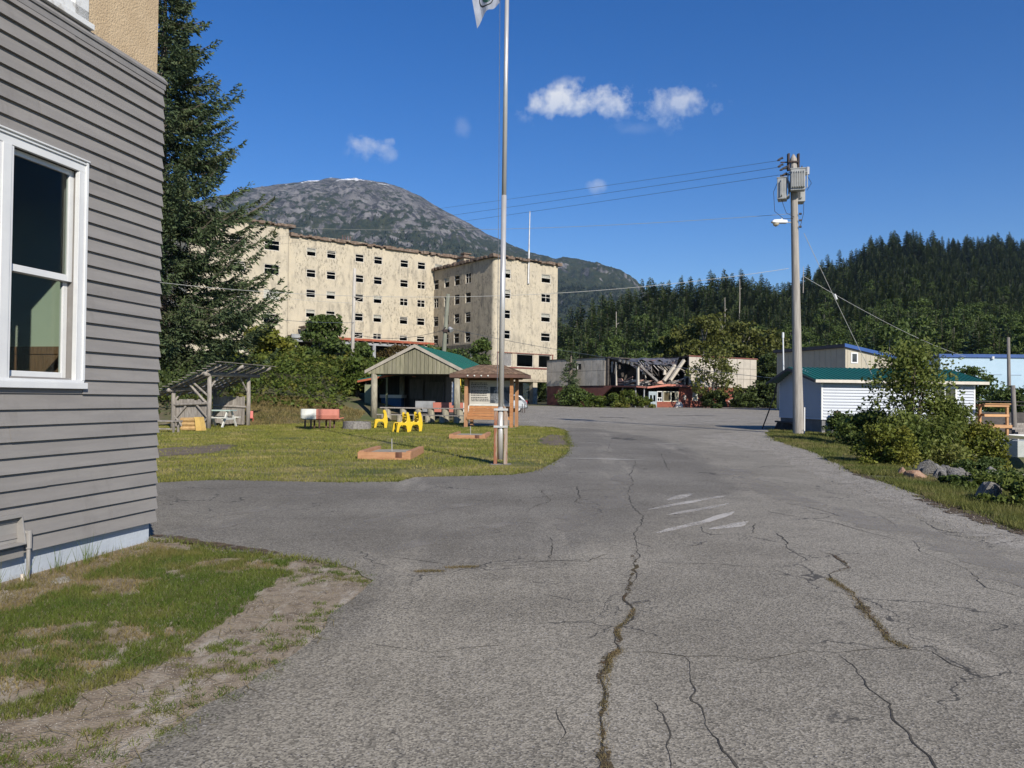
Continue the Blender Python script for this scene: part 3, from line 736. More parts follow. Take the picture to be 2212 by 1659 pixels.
def rock_mesh(name, seed, m, sub=2, flat=1.0):
    r = random.Random(seed); bm = bmesh.new(); bmesh.ops.create_icosphere(bm, subdivisions=sub, radius=1.0)
    planes = [(Vector((r.uniform(-1, 1), r.uniform(-1, 1), r.uniform(-1, 1))).normalized(), r.uniform(0.5, 0.82)) for _ in range(16)]
    for vv in bm.verts:
        for n_, d_ in planes:
            t = vv.co.dot(n_)
            if t > d_: vv.co -= n_ * (t - d_) * 0.98
        vv.co *= 1 + r.uniform(-0.035, 0.035)
        vv.co.z *= flat
    me = bpy.data.meshes.new(name); bm.to_mesh(me); bm.free(); me.materials.append(m); return me
o = bpy.data.objects.new('stone_slab', rock_mesh('stone_slab', 4, stone_m, 2, 0.5)); col.objects.link(o)
o.location = (-3.82, 6.85, 0.055); o.scale = (0.13, 0.19, 0.055); o.rotation_euler = (0, 0, 0.2)
tag(o, 'small flat grey stone slab lying in the grass against the house foundation', 'stone')

# ================================================================== HOTEL (abandoned, cream concrete)
def stained(name, base, base2, stain, amt=(0.52, 0.72), joint=True):
    m = bpy.data.materials.new(name); m.use_nodes = True
    N, L = nodes_of(m); b = N['Principled BSDF']; b.inputs['Roughness'].default_value = 0.92; b.inputs['Specular IOR Level'].default_value = 0.2
    tcn = N.new('ShaderNodeTexCoord')
    def noise(s, st, d=7, r=0.65):
        mp = N.new('ShaderNodeMapping'); mp.inputs['Scale'].default_value = st; L.new(tcn.outputs['Object'], mp.inputs['Vector'])
        n = N.new('ShaderNodeTexNoise'); n.inputs['Scale'].default_value = s; n.inputs['Detail'].default_value = d; n.inputs['Roughness'].default_value = r
        L.new(mp.outputs[0], n.inputs['Vector']); return n.outputs[0]
    def rg(s, a, b_, c=0, d=1):
        r = N.new('ShaderNodeMapRange'); r.interpolation_type = 'SMOOTHSTEP'
        for k, v in (('From Min', a), ('From Max', b_), ('To Min', c), ('To Max', d)): r.inputs[k].default_value = v
        L.new(s, r.inputs['Value']); return r.outputs[0]
    def mx(f, A, B):
        x = N.new('ShaderNodeMix'); x.data_type = 'RGBA'
        for s, v in (('Factor', f), ('A', A), ('B', B)):
            if hasattr(v, 'links'): L.new(v, x.inputs[s])
            else: x.inputs[s].default_value = (*v, 1)
        return x.outputs['Result']
    def mul(a, b_):
        n = N.new('ShaderNodeMath'); n.operation = 'MULTIPLY'; L.new(a, n.inputs[0]); L.new(b_, n.inputs[1]); return n.outputs[0]
    c = mx(rg(noise(0.6, (1, 1, 1)), 0.35, 0.65), base, base2)
    c = mx(mul(rg(noise(1.2, (1, 1, 0.3)), amt[0], amt[1], 0, 0.8), rg(noise(0.22, (1, 1, 1), 4), 0.34, 0.56)), c, stain)
    c = mx(mul(rg(noise(3.5, (1, 1, 0.55)), 0.50, 0.62, 0, 0.75), rg(noise(0.3, (1.3, 1.3, 1), 3), 0.42, 0.58)), c, tuple(s * 0.7 for s in stain))
    c = mx(rg(noise(4.5, (1, 1, 1), 3), 0.62, 0.72, 0, 0.35), c, tuple(min(1, s * 1.15) for s in base))
    L.new(c, b.inputs['Base Color'])
    bp = N.new('ShaderNodeBump'); bp.inputs['Distance'].default_value = 0.03; L.new(noise(3, (1, 1, 1)), bp.inputs['Height']); L.new(bp.outputs[0], b.inputs['Normal'])
    return m
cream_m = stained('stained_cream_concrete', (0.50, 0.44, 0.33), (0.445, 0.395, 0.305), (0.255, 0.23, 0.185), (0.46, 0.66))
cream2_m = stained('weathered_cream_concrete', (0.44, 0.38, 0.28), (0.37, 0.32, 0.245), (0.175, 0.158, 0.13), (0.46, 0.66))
roof_m = mat('brown_roof_edge', (0.20, 0.15, 0.115), (0.12, 0.085, 0.065), 3, 0.9, 0.06, 6, c3=(0.30, 0.25, 0.20), scale3=1.4, amt3=(0.55, 0.7))
hframe_m = mat('faded_window_frame', (0.62, 0.59, 0.52), (0.48, 0.45, 0.39), 4, 0.7)
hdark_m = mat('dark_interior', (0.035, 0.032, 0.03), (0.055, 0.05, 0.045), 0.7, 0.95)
hglass = glass('dirty_glass', (0.5, 0.5, 0.5), 0.0, 0.08, ior=1.15)
blind_m = mat('pale_blind', (0.42, 0.42, 0.36), (0.33, 0.33, 0.29), 3, 0.8)
red_m = mat('red_painted_wood', (0.33, 0.088, 0.045), (0.24, 0.07, 0.04), 2, 0.8, c3=(0.16, 0.07, 0.05), scale3=1.2, amt3=(0.55, 0.68))
redframe_m = mat('dull_red_frame', (0.22, 0.085, 0.065), (0.17, 0.07, 0.055), 2, 0.8)
greybeam_m = mat('grey_beam', (0.32, 0.33, 0.34), (0.22, 0.225, 0.23), 1.5, 0.85)
mosaic_m = mat('stone_mosaic', (0.62, 0.61, 0.58), (0.06, 0.06, 0.06), 5.5, 0.8, 0.03, 8, contrast=(0.50, 0.54), detail=2)
A0 = (-2.72, 114.5, 0.0)
hotel = thing('hotel', 'derelict cream concrete hotel with rows of broken windows', 'building', A0, math.atan2(.6, .8))
WF = lambda u, w, z: (u, w, z)
WL = lambda u, w, z: (w, u, z)
MF = lambda u, w, z: (u, 16.6 + w, z)
LB = lambda u, w, z: (u, 16.15 + w, z)
rows_w = [20.49, 17.54, 14.59, 11.64]
rows_m = [23.2, 20.1, 17.19, 14.3, 11.42]
front = [(a, b, t - 1.32, t) for t in rows_w for a, b in ((1.17, 3.02), (8.72, 10.57))]
big = [(0.95, 3.35, 6.35, 8.28), (4.22, 7.38, 6.35, 8.28), (8.34, 10.72, 6.35, 8.28)]
left = [(a, a + 1.48, t - 1.6, t) for t in (20.55, 17.6, 14.65, 11.65) for a in (6.0, 9.1, 12.06, 15.2)]
cols_m = [-21.45, -18.35, -13.80, -10.70, -6.15, -3.06, 0.1]
main = [(a, a + 1.46, max(t - 1.2, 10.5), t) for t in rows_m for a in cols_m]
main = [h for h in main if not (h[3] == 11.42 and h[0] < -20)]
leftb = [(a, a + 2.2, t - 1.46, t) for t in (23.51, 20.12, 16.6, 13.2, 9.3) for a in (-27.8, -32.6)]
# rounded outer corner of the wing
mbw = MB(); wall_grid(mbw, 0.55, 11.9, 4.5, 22.0, front + big, WF, 0.3)
mbw.quad((11.9, 0, 4.5), (11.9, 17, 4.5), (11.9, 17, 22), (11.9, 0, 22))
arc = [(0.55 - 0.55 * math.sin(a), 0.55 - 0.55 * math.cos(a)) for a in np.linspace(0, math.pi / 2, 6)]
for (ax, ay), (bx, by) in zip(arc[:-1], arc[1:]): mbw.quad((ax, ay, 4.5), (bx, by, 4.5), (bx, by, 22), (ax, ay, 22))
mbw.build('front_wall', cream_m, hotel)
mbl = MB(); wall_grid(mbl, 0.55, 17.0, 9.0, 22.0, left, WL, 0.3)
mbl.quad((0, 0.55, 4.5), (0, 4.5, 4.5), (0, 4.5, 9.0), (0, 0.55, 9.0))
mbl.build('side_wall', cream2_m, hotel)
mbm = MB(); wall_grid(mbm, -24.1, 4.4, 10.4, 24.5, main, MF, 0.3)
mbm.quad((4.4, 16.6, 4), (4.4, 30, 4), (4.4, 30, 24.5), (4.4, 16.6, 24.5)).quad((-24.1, 16.6, 10.4), (4.4, 16.6, 10.4), (4.4, 19.8, 10.4), (-24.1, 19.8, 10.4))
mbm.build('main_wall', cream_m, hotel)
mbb = MB(); wall_grid(mbb, -38, -24.6, 4.0, 25.6, leftb, LB, 0.3)
arc = [(-24.6 + 0.5 * math.sin(a), 16.65 - 0.5 * math.cos(a)) for a in np.linspace(0, math.pi / 2, 5)]
for (ax, ay), (bx, by) in zip(arc[:-1], arc[1:]): mbb.quad((ax, ay, 4.0), (bx, by, 4.0), (bx, by, 25.6), (ax, ay, 25.6))
mbb.quad((-24.1, 16.65, 24.4), (-24.1, 30, 24.4), (-24.1, 30, 25.6), (-24.1, 16.65, 25.6))
mbb.quad((-38, 16.15, 4), (-38, 30, 4), (-38, 30, 25.6), (-38, 16.15, 25.6))
mbb.build('tower_wall', cream_m, hotel)
def cornice(name, x0, y0, x1, y1, z0, z1, seed, parent, skip=()):
    r = random.Random(seed); mb = MB()
    def run(a, b, inward):
        a = Vector(a); b = Vector(b); L = (b - a).length; n = int(L / 0.45) + 1
        for k in range(n):
            p = a + (b - a) * (k / n); q = a + (b - a) * ((k + 1) / n)
            o = r.uniform(-0.14, 0.05); dz = r.choice([0, 0, 0, -0.06, -0.1, -0.16, 0.05]) ; lz = r.choice([0, 0, 0, 0.07, 0.16, 0.24])
            i = Vector(inward)
            p2, q2 = p - i * o, q - i * o
            vs = [Vector((t.x, t.y, z)) for z in (z0 + lz, z1 + dz) for t in (p2, q2, q2 + i * 0.9, p2 + i * 0.9)]
            mb.add(vs, [(0, 3, 2, 1), (4, 5, 6, 7), (0, 1, 5, 4), (1, 2, 6, 5), (2, 3, 7, 6), (3, 0, 4, 7)])
    run((x0, y0, 0), (x1, y0, 0), (0, 1, 0)); run((x0, y1, 0), (x0, y0, 0), (1, 0, 0)); run((x1, y0, 0), (x1, y1, 0), (-1, 0, 0))
    mb.box(x0 + 0.5, y0 + 0.5, z0 + 0.05, x1 - 0.5, y1, z1 - 0.22)
    return mb.build(name, roof_m, parent)
cornice('roof_edge', -0.55, -0.5, 12.4, 20, 21.98, 22.42, 1, hotel)
cornice('roof_edge', -24.0, 16.15, 4.9, 30, 24.5, 24.95, 2, hotel)
cornice('roof_edge', -38.5, 15.6, -23.5, 30, 25.6, 25.98, 3, hotel)
MB().box(-17.05, 20.0, 24.7, -10.4, 21.2, 25.75).build('penthouse', cream2_m, hotel)
for k in range(4): MB().tube([(-14.2 + 0.42 * k, 20.3, 25.7), (-14.2 + 0.42 * k, 20.3, 26.5)], 0.035, 5).build('vent_pipe', redframe_m, hotel)
ch = MB().box(4.0, 14.0, 22.2, 5.5, 15.2, 24.3).build('chimney', cream2_m, hotel)
MB().box(3.7, 13.7, 24.3, 5.8, 15.5, 24.6).box(4.1, 14.1, 24.6, 5.0, 15.0, 24.95).box(3.9, 13.9, 24.95, 5.4, 15.2, 25.1).build('chimney_cap', roof_m, ch)
mast_m = mat('galvanised', (0.5, 0.5, 0.49), (0.38, 0.38, 0.38), 3, 0.5, metallic=0.6)
MB().tube([(6.1, -0.12, 18.75), (6.2, -0.12, 23.8)], 0.16, 8).tube([(6.2, -0.12, 23.8), (6.3, -0.12, 29.55)], [0.10, 0.07], 8).box(5.95, -0.2, 18.7, 6.3, 0, 18.95).build('antenna_mast', mast_m, hotel)
# interior walls and floors, dark behind the openings
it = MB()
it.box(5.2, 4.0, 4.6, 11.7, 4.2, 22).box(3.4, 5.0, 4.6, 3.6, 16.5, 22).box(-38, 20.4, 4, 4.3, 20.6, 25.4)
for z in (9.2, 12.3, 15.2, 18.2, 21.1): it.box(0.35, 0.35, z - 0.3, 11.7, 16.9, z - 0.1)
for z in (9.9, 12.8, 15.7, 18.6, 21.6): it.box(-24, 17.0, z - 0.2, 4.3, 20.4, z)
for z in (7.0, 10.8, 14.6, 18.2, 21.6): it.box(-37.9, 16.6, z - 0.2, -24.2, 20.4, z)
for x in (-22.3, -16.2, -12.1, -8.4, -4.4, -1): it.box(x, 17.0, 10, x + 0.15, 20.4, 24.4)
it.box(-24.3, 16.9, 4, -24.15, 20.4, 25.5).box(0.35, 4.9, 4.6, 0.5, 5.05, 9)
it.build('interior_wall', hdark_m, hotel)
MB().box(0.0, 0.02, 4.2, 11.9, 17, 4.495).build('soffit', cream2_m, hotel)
# windows: one prototype of each size and kind, copies share the mesh
def win_proto(w, h, kind, seed=0):
    t = 0.085
    mb = MB().box(0, 0, 0, t, 0.1, h).box(w - t, 0, 0, w, 0.1, h).box(t, 0.001, 0, w - t, 0.101, t).box(t, 0.001, h - t, w - t, 0.101, h)
    mb.box(t, 0.002, h * 0.56, w - t, 0.1, h * 0.56 + 0.075)
    if kind == 'cross': mb.box(w / 2 - 0.035, 0.004, t, w / 2 + 0.035, 0.09, h - t)
    if kind == 'rails': mb.box(t, 0.003, h * 0.78, w - t, 0.09, h * 0.78 + 0.05)
    if kind == 'broken': mb.beam((t, 0.05, t), (w * 0.85, 0.05, h * 0.5), 0.05, 0.05)
    f = mb.mesh('window', hframe_m)
    p = MB()
    if kind == 'blind':
        for k in range(5): p.box(t, 0.13, h - t - (k + 1) * h * 0.085, w - t, 0.15, h - t - k * h * 0.085 - 0.02)
        return f, p.mesh('blind', blind_m), 'blind'
    if kind == 'boarded':
        p.box(t, 0.06, t, w - t, 0.08, h - t); return f, p.mesh('board', blind_m), 'board'
    if kind == 'broken':
        p.add([(t, .06, h * 0.56), (w - t, .06, h * 0.56), (w - t, .06, h - t), (t, .06, h - t)], [(0, 1, 2, 3)]); p.add([(t, .06, t), (w * 0.4, .06, t), (t, .06, h * 0.4)], [(0, 1, 2)])
    else:
        p.quad((t, .06, t), (w - t, .06, t), (w - t, .06, h - t), (t, .06, h - t))
    return f, p.mesh('pane', hglass), 'pane'
protos = {}
wr = random.Random(11)
def place_window(parent, P, hole, rz, kind=None, depth=0.05):
    a, b, c, d = hole
    w_, h_ = round(b - a, 2), round(d - c, 2)
    kind = kind or wr.choice(['plain', 'plain', 'plain', 'cross', 'rails', 'broken', 'plain', 'blind'])
    key = (w_, h_, kind)
    if key not in protos: protos[key] = win_proto(w_, h_, kind)
    f, p, pn = protos[key]
    o = bpy.data.objects.new('window', f); col.objects.link(o); o.parent = parent
    o.location = P(a, depth, c); o.rotation_euler = (0, 0, rz)
    q = bpy.data.objects.new(pn, p); col.objects.link(q); q.parent = o
    return o
for h in front: place_window(hotel, WF, h, 0)
for h in main: place_window(hotel, MF, h, 0)
for i, h in enumerate(leftb): place_window(hotel, LB, h, 0, 'boarded' if i == 4 else None)
for h in left: place_window(hotel, lambda u, w, z: (w, u, z), (h[0], h[1], h[2], h[3]), 0, None) if False else None
for a, b, c, d in left:
    o = place_window(hotel, lambda u, w, z: (w, u, z), (a, b, c, d), 0)
    o.location = (0.07, b, c); o.rotation_euler = (0, 0, R(-90))
fr = MB()
for a, b, c, d in big:
    fr.box(a - 0.001, 0.1, c, a + 0.1, 0.2, d).box(b - 0.1, 0.1, c, b + 0.001, 0.2, d).box(a, 0.1, c, b, 0.2, c + 0.1).box(a, 0.1, d - 0.1, b, 0.2, d)
fo = fr.build('window_frame', hframe_m, hotel)
MB().box(0.6, -0.06, 8.30, 11.2, 0.0, 8.42).box(0.6, -0.08, 6.12, 11.2, 0.0, 6.33).box(10.95, -0.05, 6.33, 11.15, 0.0, 8.3).box(0.66, -0.05, 6.33, 0.82, 0.0, 8.3).build('window_surround', redframe_m, hotel)
MB().quad((4.32, .15, 6.45), (7.28, .15, 6.45), (7.28, .15, 8.18), (4.32, .15, 8.18)).build('pane', hglass, hotel)
MB().quad((8.44, .15, 6.45), (10.62, .15, 6.45), (10.62, .15, 8.18), (8.44, .15, 8.18)).build('pane', hglass, hotel)
MB().quad((1.05, .15, 6.45), (3.25, .15, 6.45), (3.25, .15, 8.18), (1.05, .15, 8.18)).build('board', mat('weathered_board', (0.25, 0.245, 0.24), (0.16, 0.155, 0.15), 4, 0.9, stretch=(2, 2, 0.4)), hotel)
# pillars under the wing
for (x0, x1, y0, m_) in ((7.44, 8.25, 0.15, cream_m), (10.78, 11.62, 0.15, mosaic_m), (0.3, 1.1, 0.3, cream_m), (10.78, 11.62, 8, cream2_m), (7.4, 8.2, 9, cream2_m)):
    MB().box(x0, y0, 0.5, x1, y0 + 0.85, 4.2).build('pillar', m_, hotel)
MB().box(0.2, 9.5, 0.6, 6.0, 9.8, 4.2).box(5.8, 4.0, 0.6, 6.0, 9.5, 4.2).build('ground_wall', mat('dark_cladding', (0.16, 0.145, 0.125), (0.11, 0.10, 0.09), 2, 0.9), hotel)  # dark brown-grey wall under the wing
# loggia below the main block
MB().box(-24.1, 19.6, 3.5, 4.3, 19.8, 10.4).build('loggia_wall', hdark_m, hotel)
MB().box(-18.0, 15.3, 10.06, -0.6, 15.6, 10.40).build('fascia', red_m, hotel)
MB().box(-24.0, 15.45, 10.2, -0.1, 16.55, 10.385).build('loggia_roof', roof_m, hotel)
MB().box(-24.0, 15.3, 9.95, -18.0, 15.6, 10.5).box(-24, 15.32, 9.45, -0.1, 15.58, 9.8).build('beam', greybeam_m, hotel)
for x in (-23.75, -19.6, -15.2, -11.3, -7.4, -3.4): MB().box(x, 15.3, 5.0, x + 0.45, 15.7, 9.44).build('column', greybeam_m, hotel)
for k in range(18): MB().box(-23.0 + 1.27 * k, 15.05, 9.82, -22.75 + 1.27 * k, 16.5, 10.0).build('rafter_end', roof_m, hotel)
MB().box(-24, 15.2, 3.5, 0, 19.6, 5.4).build('loggia_floor', cream2_m, hotel)
MB().box(-0.45, 4.5, 9.0, -0.02, 15.3, 9.72).box(-0.5, 4.4, 8.45, -0.1, 15.3, 8.75).build('side_ledge', mat('mossy_ledge', (0.16, 0.145, 0.12), (0.07, 0.065, 0.05), 2, 0.95, 0.05, 5), hotel)
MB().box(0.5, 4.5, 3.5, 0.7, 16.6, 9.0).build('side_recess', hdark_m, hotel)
for y in (5.0, 10.0): MB().box(-0.45, y, 3.0, -0.05, y + 0.4, 8.45).build('column', greybeam_m, hotel)
MB().box(-22.4, 14.2, 9.6, -18.6, 16.1, 11.45).build('porch_wall', cream_m, hotel)
MB().box(-22.7, 13.9, 11.45, -18.3, 16.1, 11.65).build('porch_roof', roof_m, hotel)

# ================================================================== BURNT BUILDING
K0 = (15.4, 98.6, 0.0)
burnt = thing('collapsed_building', 'burnt two-storey building with its caved-in roof and red brick ground floor', 'building', K0, math.atan2(.51, .86))
br = random.Random(21)
panel_m = mat('pale_wall_panel', (0.48, 0.435, 0.365), (0.41, 0.375, 0.315), 1.0, 0.9, 0.01, 12, rand=0.06, c3=(0.33, 0.30, 0.26), scale3=0.9, amt3=(0.54, 0.76), stretch3=(1, 1, 0.5))
panelg_m = mat('grey_wall_panel', (0.56, 0.505, 0.43), (0.45, 0.405, 0.345), 1.0, 0.9, 0.01, 12, rand=0.10, c3=(0.22, 0.195, 0.165), scale3=1.1, amt3=(0.5, 0.72), stretch3=(1, 1, 0.4))
brick_m = mat('red_brick_wall', (0.26, 0.085, 0.055), (0.20, 0.065, 0.045), 3, 0.9, 0.02, 18, c3=(0.12, 0.06, 0.05), scale3=0.8, amt3=(0.52, 0.72))
char_m = mat('charred_wood', (0.035, 0.03, 0.028), (0.075, 0.065, 0.058), 3, 0.9, rand=0.3)
grey_wood_m = mat('ash_grey_wood', (0.34, 0.32, 0.30), (0.17, 0.155, 0.145), 3, 0.9, rand=0.35, stretch=(1, 1, 1))
pinkish_m = mat('pink_insulation', (0.48, 0.29, 0.22), (0.36, 0.2, 0.15), 4, 0.95, rand=0.2)
metal_sheet_m = mat('scorched_sheet_metal', (0.10, 0.10, 0.115), (0.19, 0.19, 0.20), 2, 0.5, metallic=0.3, c3=(0.22, 0.12, 0.08), scale3=1.1, amt3=(0.52, 0.66))
trim_m = mat('pink_trim', (0.50, 0.20, 0.15), (0.42, 0.16, 0.12), 3, 0.8)
bframe_m = mat('cream_window_frame', (0.58, 0.56, 0.44), (0.5, 0.48, 0.38), 3, 0.7)
bluedoor_m = mat('pale_blue_door', (0.34, 0.40, 0.43), (0.28, 0.33, 0.36), 3, 0.7)
# right part: panels over brick
backing = MB().box(8.62, 0.05, 3.47, 21.0, 0.3, 7.3).box(20.75, 0.3, 3.47, 21.0, 8, 7.3).box(8.62, 0.3, 3.45, 21, 8, 3.6).box(8.5, 0.2, 7.3, 21.2, 8, 7.42)
backing.build('upper_wall', char_m, burnt)
npn = 10
for i in range(npn):
    a = 8.62 + (21.0 - 8.62) * i / npn; b_ = 8.62 + (21.0 - 8.62) * (i + 1) / npn
    for (z0_, z1_) in ((3.45, 4.62), (4.64, 6.02), (6.04, 7.36)):
        d_ = br.uniform(-0.012, 0.01)
        MB().box(a + 0.02, d_ - 0.02, z0_, b_ - 0.02, 0.05, z1_ - 0.015).build('panel', panel_m, burnt)
MB().box(8.5, -0.12, 7.37, 21.1, 0.25, 7.5).build('roof_edge', redframe_m, burnt)
mb = MB(); wall_grid(mb, 6.9, 16.6, 0.3, 3.45, [(9.27, 10.25, 1.64, 2.71)], WF, 0.2); mb.quad((16.6, 0, 0.3), (16.6, 6, 0.3), (16.6, 6, 3.45), (16.6, 0, 3.45)); mb.build('brick_wall', brick_m, burnt)
wv = MB().box(9.27, 0.03, 1.64, 9.37, 0.1, 2.71).box(10.15, 0.03, 1.64, 10.25, 0.1, 2.71).box(9.37, 0.03, 1.64, 10.15, 0.1, 1.74).box(9.37, 0.03, 2.61, 10.15, 0.1, 2.71).build('window', bframe_m, burnt)
MB().box(9.37, 0.06, 1.74, 10.15, 0.08, 2.61).build('board', blind_m, wv)
MB().box(7.7, -0.06, 1.75, 8.1, -0.001, 2.35).build('meter_box', panelg_m, burnt)
MB().box(20.75, 0.05, 0.4, 20.92, 0.22, 3.45).build('corner_post', panel_m, burnt)
MB().box(16.8, 5.5, 0.4, 21.0, 5.7, 3.45).box(8, 7.9, 0.4, 21, 8.1, 7.2).build('rear_wall', char_m, burnt)
# entrance with door and shop windows
MB().box(3.25, 0.0, 0.3, 6.9, 0.2, 1.5).build('brick_wall', brick_m, burnt)
fm = MB()
for a, b_, c, d_ in ((3.33, 4.18, 1.5, 2.8), (4.36, 5.6, 1.5, 2.8), (5.6, 6.88, 1.5, 2.8)):
    fm.box(a, 0.02, c, a + 0.09, 0.12, d_).box(b_ - 0.09, 0.02, c, b_, 0.12, d_).box(a + 0.09, 0.021, c, b_ - 0.09, 0.12, c + 0.09).box(a + 0.09, 0.021, d_ - 0.09, b_ - 0.09, 0.12, d_)
    o = fm.build('window', bframe_m if a > 4 else white_m, burnt); fm = MB()
    if a < 4: MB().box(a + 0.09, 0.03, c + 0.42, b_ - 0.09, 0.11, c + 0.52).box((a + b_) / 2 - 0.04, 0.03, c + 0.09, (a + b_) / 2 + 0.04, 0.11, c + 0.42).build('muntin', white_m, o)
    MB().quad((a + .09, .08, c + .09), (b_ - .09, .08, c + .09), (b_ - .09, .08, d_ - .09), (a + .09, .08, d_ - .09)).build('pane', hglass, o)
MB().box(4.5, 0.16, 1.6, 5.5, 0.18, 2.7).build('curtain', mat('tan_curtain', (0.36, 0.30, 0.18), (0.28, 0.23, 0.14), 5, 0.9, stretch=(8, 1, 0.5)), burnt)
grd = MB()
for k in range(4): grd.box(6.35 + 0.13 * k, 0.06, 1.6, 6.38 + 0.13 * k, 0.075, 2.7)
for k in range(6): grd.box(6.3, 0.055, 1.65 + 0.19 * k, 6.8, 0.06, 1.68 + 0.19 * k)
grd.build('window_grille', bframe_m, burnt)
dr = MB().box(1.95, -0.02, 0.6, 2.05, 0.15, 2.75).box(3.15, -0.02, 0.6, 3.25, 0.15, 2.75).box(2.05, -0.01, 2.45, 3.15, 0.14, 2.75).build('door', bluedoor_m, burnt)
MB().box(2.05, 0.02, 0.6, 2.58, 0.08, 1.5).box(2.62, 0.02, 0.6, 3.15, 0.08, 1.5).box(2.05, 0.02, 2.3, 3.15, 0.08, 2.44).box(2.05, .02, 1.5, 2.15, .08, 2.3).box(2.5, .02, 1.5, 2.7, .08, 2.3).box(3.05, .02, 1.5, 3.15, .08, 2.3).build('door_leaf', bluedoor_m, dr)
MB().quad((2.15, .05, 1.5), (2.5, .05, 1.5), (2.5, .05, 2.3), (2.15, .05, 2.3)).quad((2.7, .05, 1.5), (3.05, .05, 1.5), (3.05, .05, 2.3), (2.7, .05, 2.3)).build('pane', hglass, dr)
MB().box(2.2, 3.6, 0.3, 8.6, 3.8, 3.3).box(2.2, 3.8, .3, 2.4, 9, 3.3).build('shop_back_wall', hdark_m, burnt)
for x, y in ((0.05, 2.8), (0.05, .3), (1.2, .05)): MB().box(x, y, 0.4, x + 0.14, y + 0.14, 3.25).build('shop_post', greybeam_m, burnt)
MB().prism([(1.3, 3.12), (1.3, 3.32), (4.6, 3.72), (8.6, 3.62), (8.6, 3.40), (4.6, 3.46)], -0.5, -0.42, 'y').build('canopy_fascia', trim_m, burnt)
MB().prism([(-.3, 3.22), (-.3, 3.42), (1.3, 3.34), (1.3, 3.15)], -0.3, -0.2, 'y').build('canopy_fascia', redframe_m, burnt)
MB().prism([(-.2, 3.22), (-.2, 3.42), (4.4, 3.5), (4.4, 3.3)], -0.3, -0.2, 'x').build('canopy_fascia', redframe_m, burnt)
MB().box(-.19, -0.19, 3.30, 8.6, 7.0, 3.42).build('floor_slab', char_m, burnt)
# left part
BL = lambda u, w, z: (w, u, z)
MB().box(0.05, 5.2, 3.5, 0.3, 17.5, 7.05).box(0.1, 5.2, 7.05, 9, 17.5, 7.2).build('upper_wall', char_m, burnt).rotation_euler.z = R(6.2)
for i in range(12):
    a, b_ = 5.15 + i * 1.03, 5.15 + (i + 1) * 1.03
    for z0_, z1_ in ((3.5, 5.42), (5.46, 7.1)):
        if z0_ > 5 and i in (5,): 
            MB().box(-0.02, a + 0.02, 5.46, 0.05, b_ - 0.02, 5.66).build('panel', panelg_m, burnt).rotation_euler.z = R(6.2); MB().box(-0.02, a + 0.02, 6.55, 0.05, b_ - 0.02, 7.1).build('panel', panelg_m, burnt).rotation_euler.z = R(6.2); continue
        if i == 0 and z0_ < 5: a += 0.5
        MB().box(-0.02 + br.uniform(-.01, .01), a + 0.022, z0_, 0.05, b_ - 0.022, z1_).build('panel', panelg_m, burnt).rotation_euler.z = R(6.2)
MB().box(-0.03, 10.95, 5.68, 0.04, 11.05, 6.53).box(-0.03, 10.32, 6.45, 0.04, 11.0, 6.54).build('window_frame', white_m, burnt).rotation_euler.z = R(6.2)
MB().prism([(4.3, 3.48), (17.5, 3.48), (17.5, 0.5), (8.0, 0.5), (6.2, 2.2)], 0.06, 0.3, 'x').build('brick_wall', redframe_m, burnt).rotation_euler.z = R(6.2)
MB().box(-0.1, 5.0, 7.1, 0.3, 17.5, 7.2).build('roof_edge', char_m, burnt).rotation_euler.z = R(6.2)
# the collapse: sagging roof skin, leaning beams, rubble on the upper floor
mb = MB()
n1, n2 = 22, 8
grid = [[(0.25 + 8.2 * i / n1 + br.uniform(-.1, .1), 0.5 + 6.5 * j / n2,
          7.15 - 1.1 * math.exp(-((i / n1 - 0.15) / 0.2) ** 2) * (1 - j / n2 * 0.6) + br.uniform(-.1, .1) - (0.9 if (j < 3 and i < 19) else 0) * (1 - j / 3)) for j in range(n2 + 1)] for i in range(n1 + 1)]
for i in range(n1):
    for j in range(n2):
        if br.random() < 0.13: continue
        mb.quad(grid[i][j], grid[i + 1][j], grid[i + 1][j + 1], grid[i][j + 1])
mb.build('collapsed_roof', metal_sheet_m, burnt)
MB().prism([(5.6, 7.25), (5.6, 7.0), (3.3, 6.6), (-.4, 5.75), (-.3, 6.05), (3.3, 6.95)], -0.05, 0.12, 'x').build('roof_beam', char_m, burnt)
for k in range(4): MB().beam((-.1, 3.45 - .79 * k, 6.72 - 0.17 * k), (-.1, 3.0 - .79 * k, 6.62 - 0.17 * k), 0.04, 0.34).build('splintered_fascia', panel_m, burnt)
fold = lambda p: p if p[0] >= 0 else (p[1], -1.27 * p[0], p[2])      # what lies left of the corner belongs to the left face
def beam(p, q, w_, m_, nm='fallen_beam', h_=None):
    p, q = fold(p), fold(q)
    return MB().beam(p, q, w_, h_).build(nm, m_, burnt)
beam((7.72, -0.05, 6.85), (5.35, -0.1, 4.2), 0.34, panel_m); beam((6.35, 0.15, 6.2), (4.45, 0.1, 4.15), 0.30, panel_m); beam((6.75, 0.6, 5.9), (5.0, 0.5, 4.1), 0.2, grey_wood_m)
beam((0.4, -0.05, 5.9), (3.2, -0.1, 4.05), 0.26, grey_wood_m); beam((0.75, 0.2, 5.75), (3.5, 0.1, 4.0), 0.16, char_m)
beam((5.4, -0.25, 3.75), (8.3, -0.15, 4.75), 0.16, grey_wood_m)
beam((0.2, 0.0, 3.5), (0.15, 0.0, 5.95), 0.26, panel_m, 'standing_post'); beam((-3.2, 0.0, 3.5), (-3.25, 0.0, 6.5), 0.17, panel_m, 'standing_post'); beam((8.15, 0.3, 3.6), (8.2, 0.3, 5.1), 0.14, panel_m, 'standing_post'); beam((-4.0, 0.1, 5.2), (-4.0, 0.1, 6.6), 0.16, panel_m, 'standing_post')
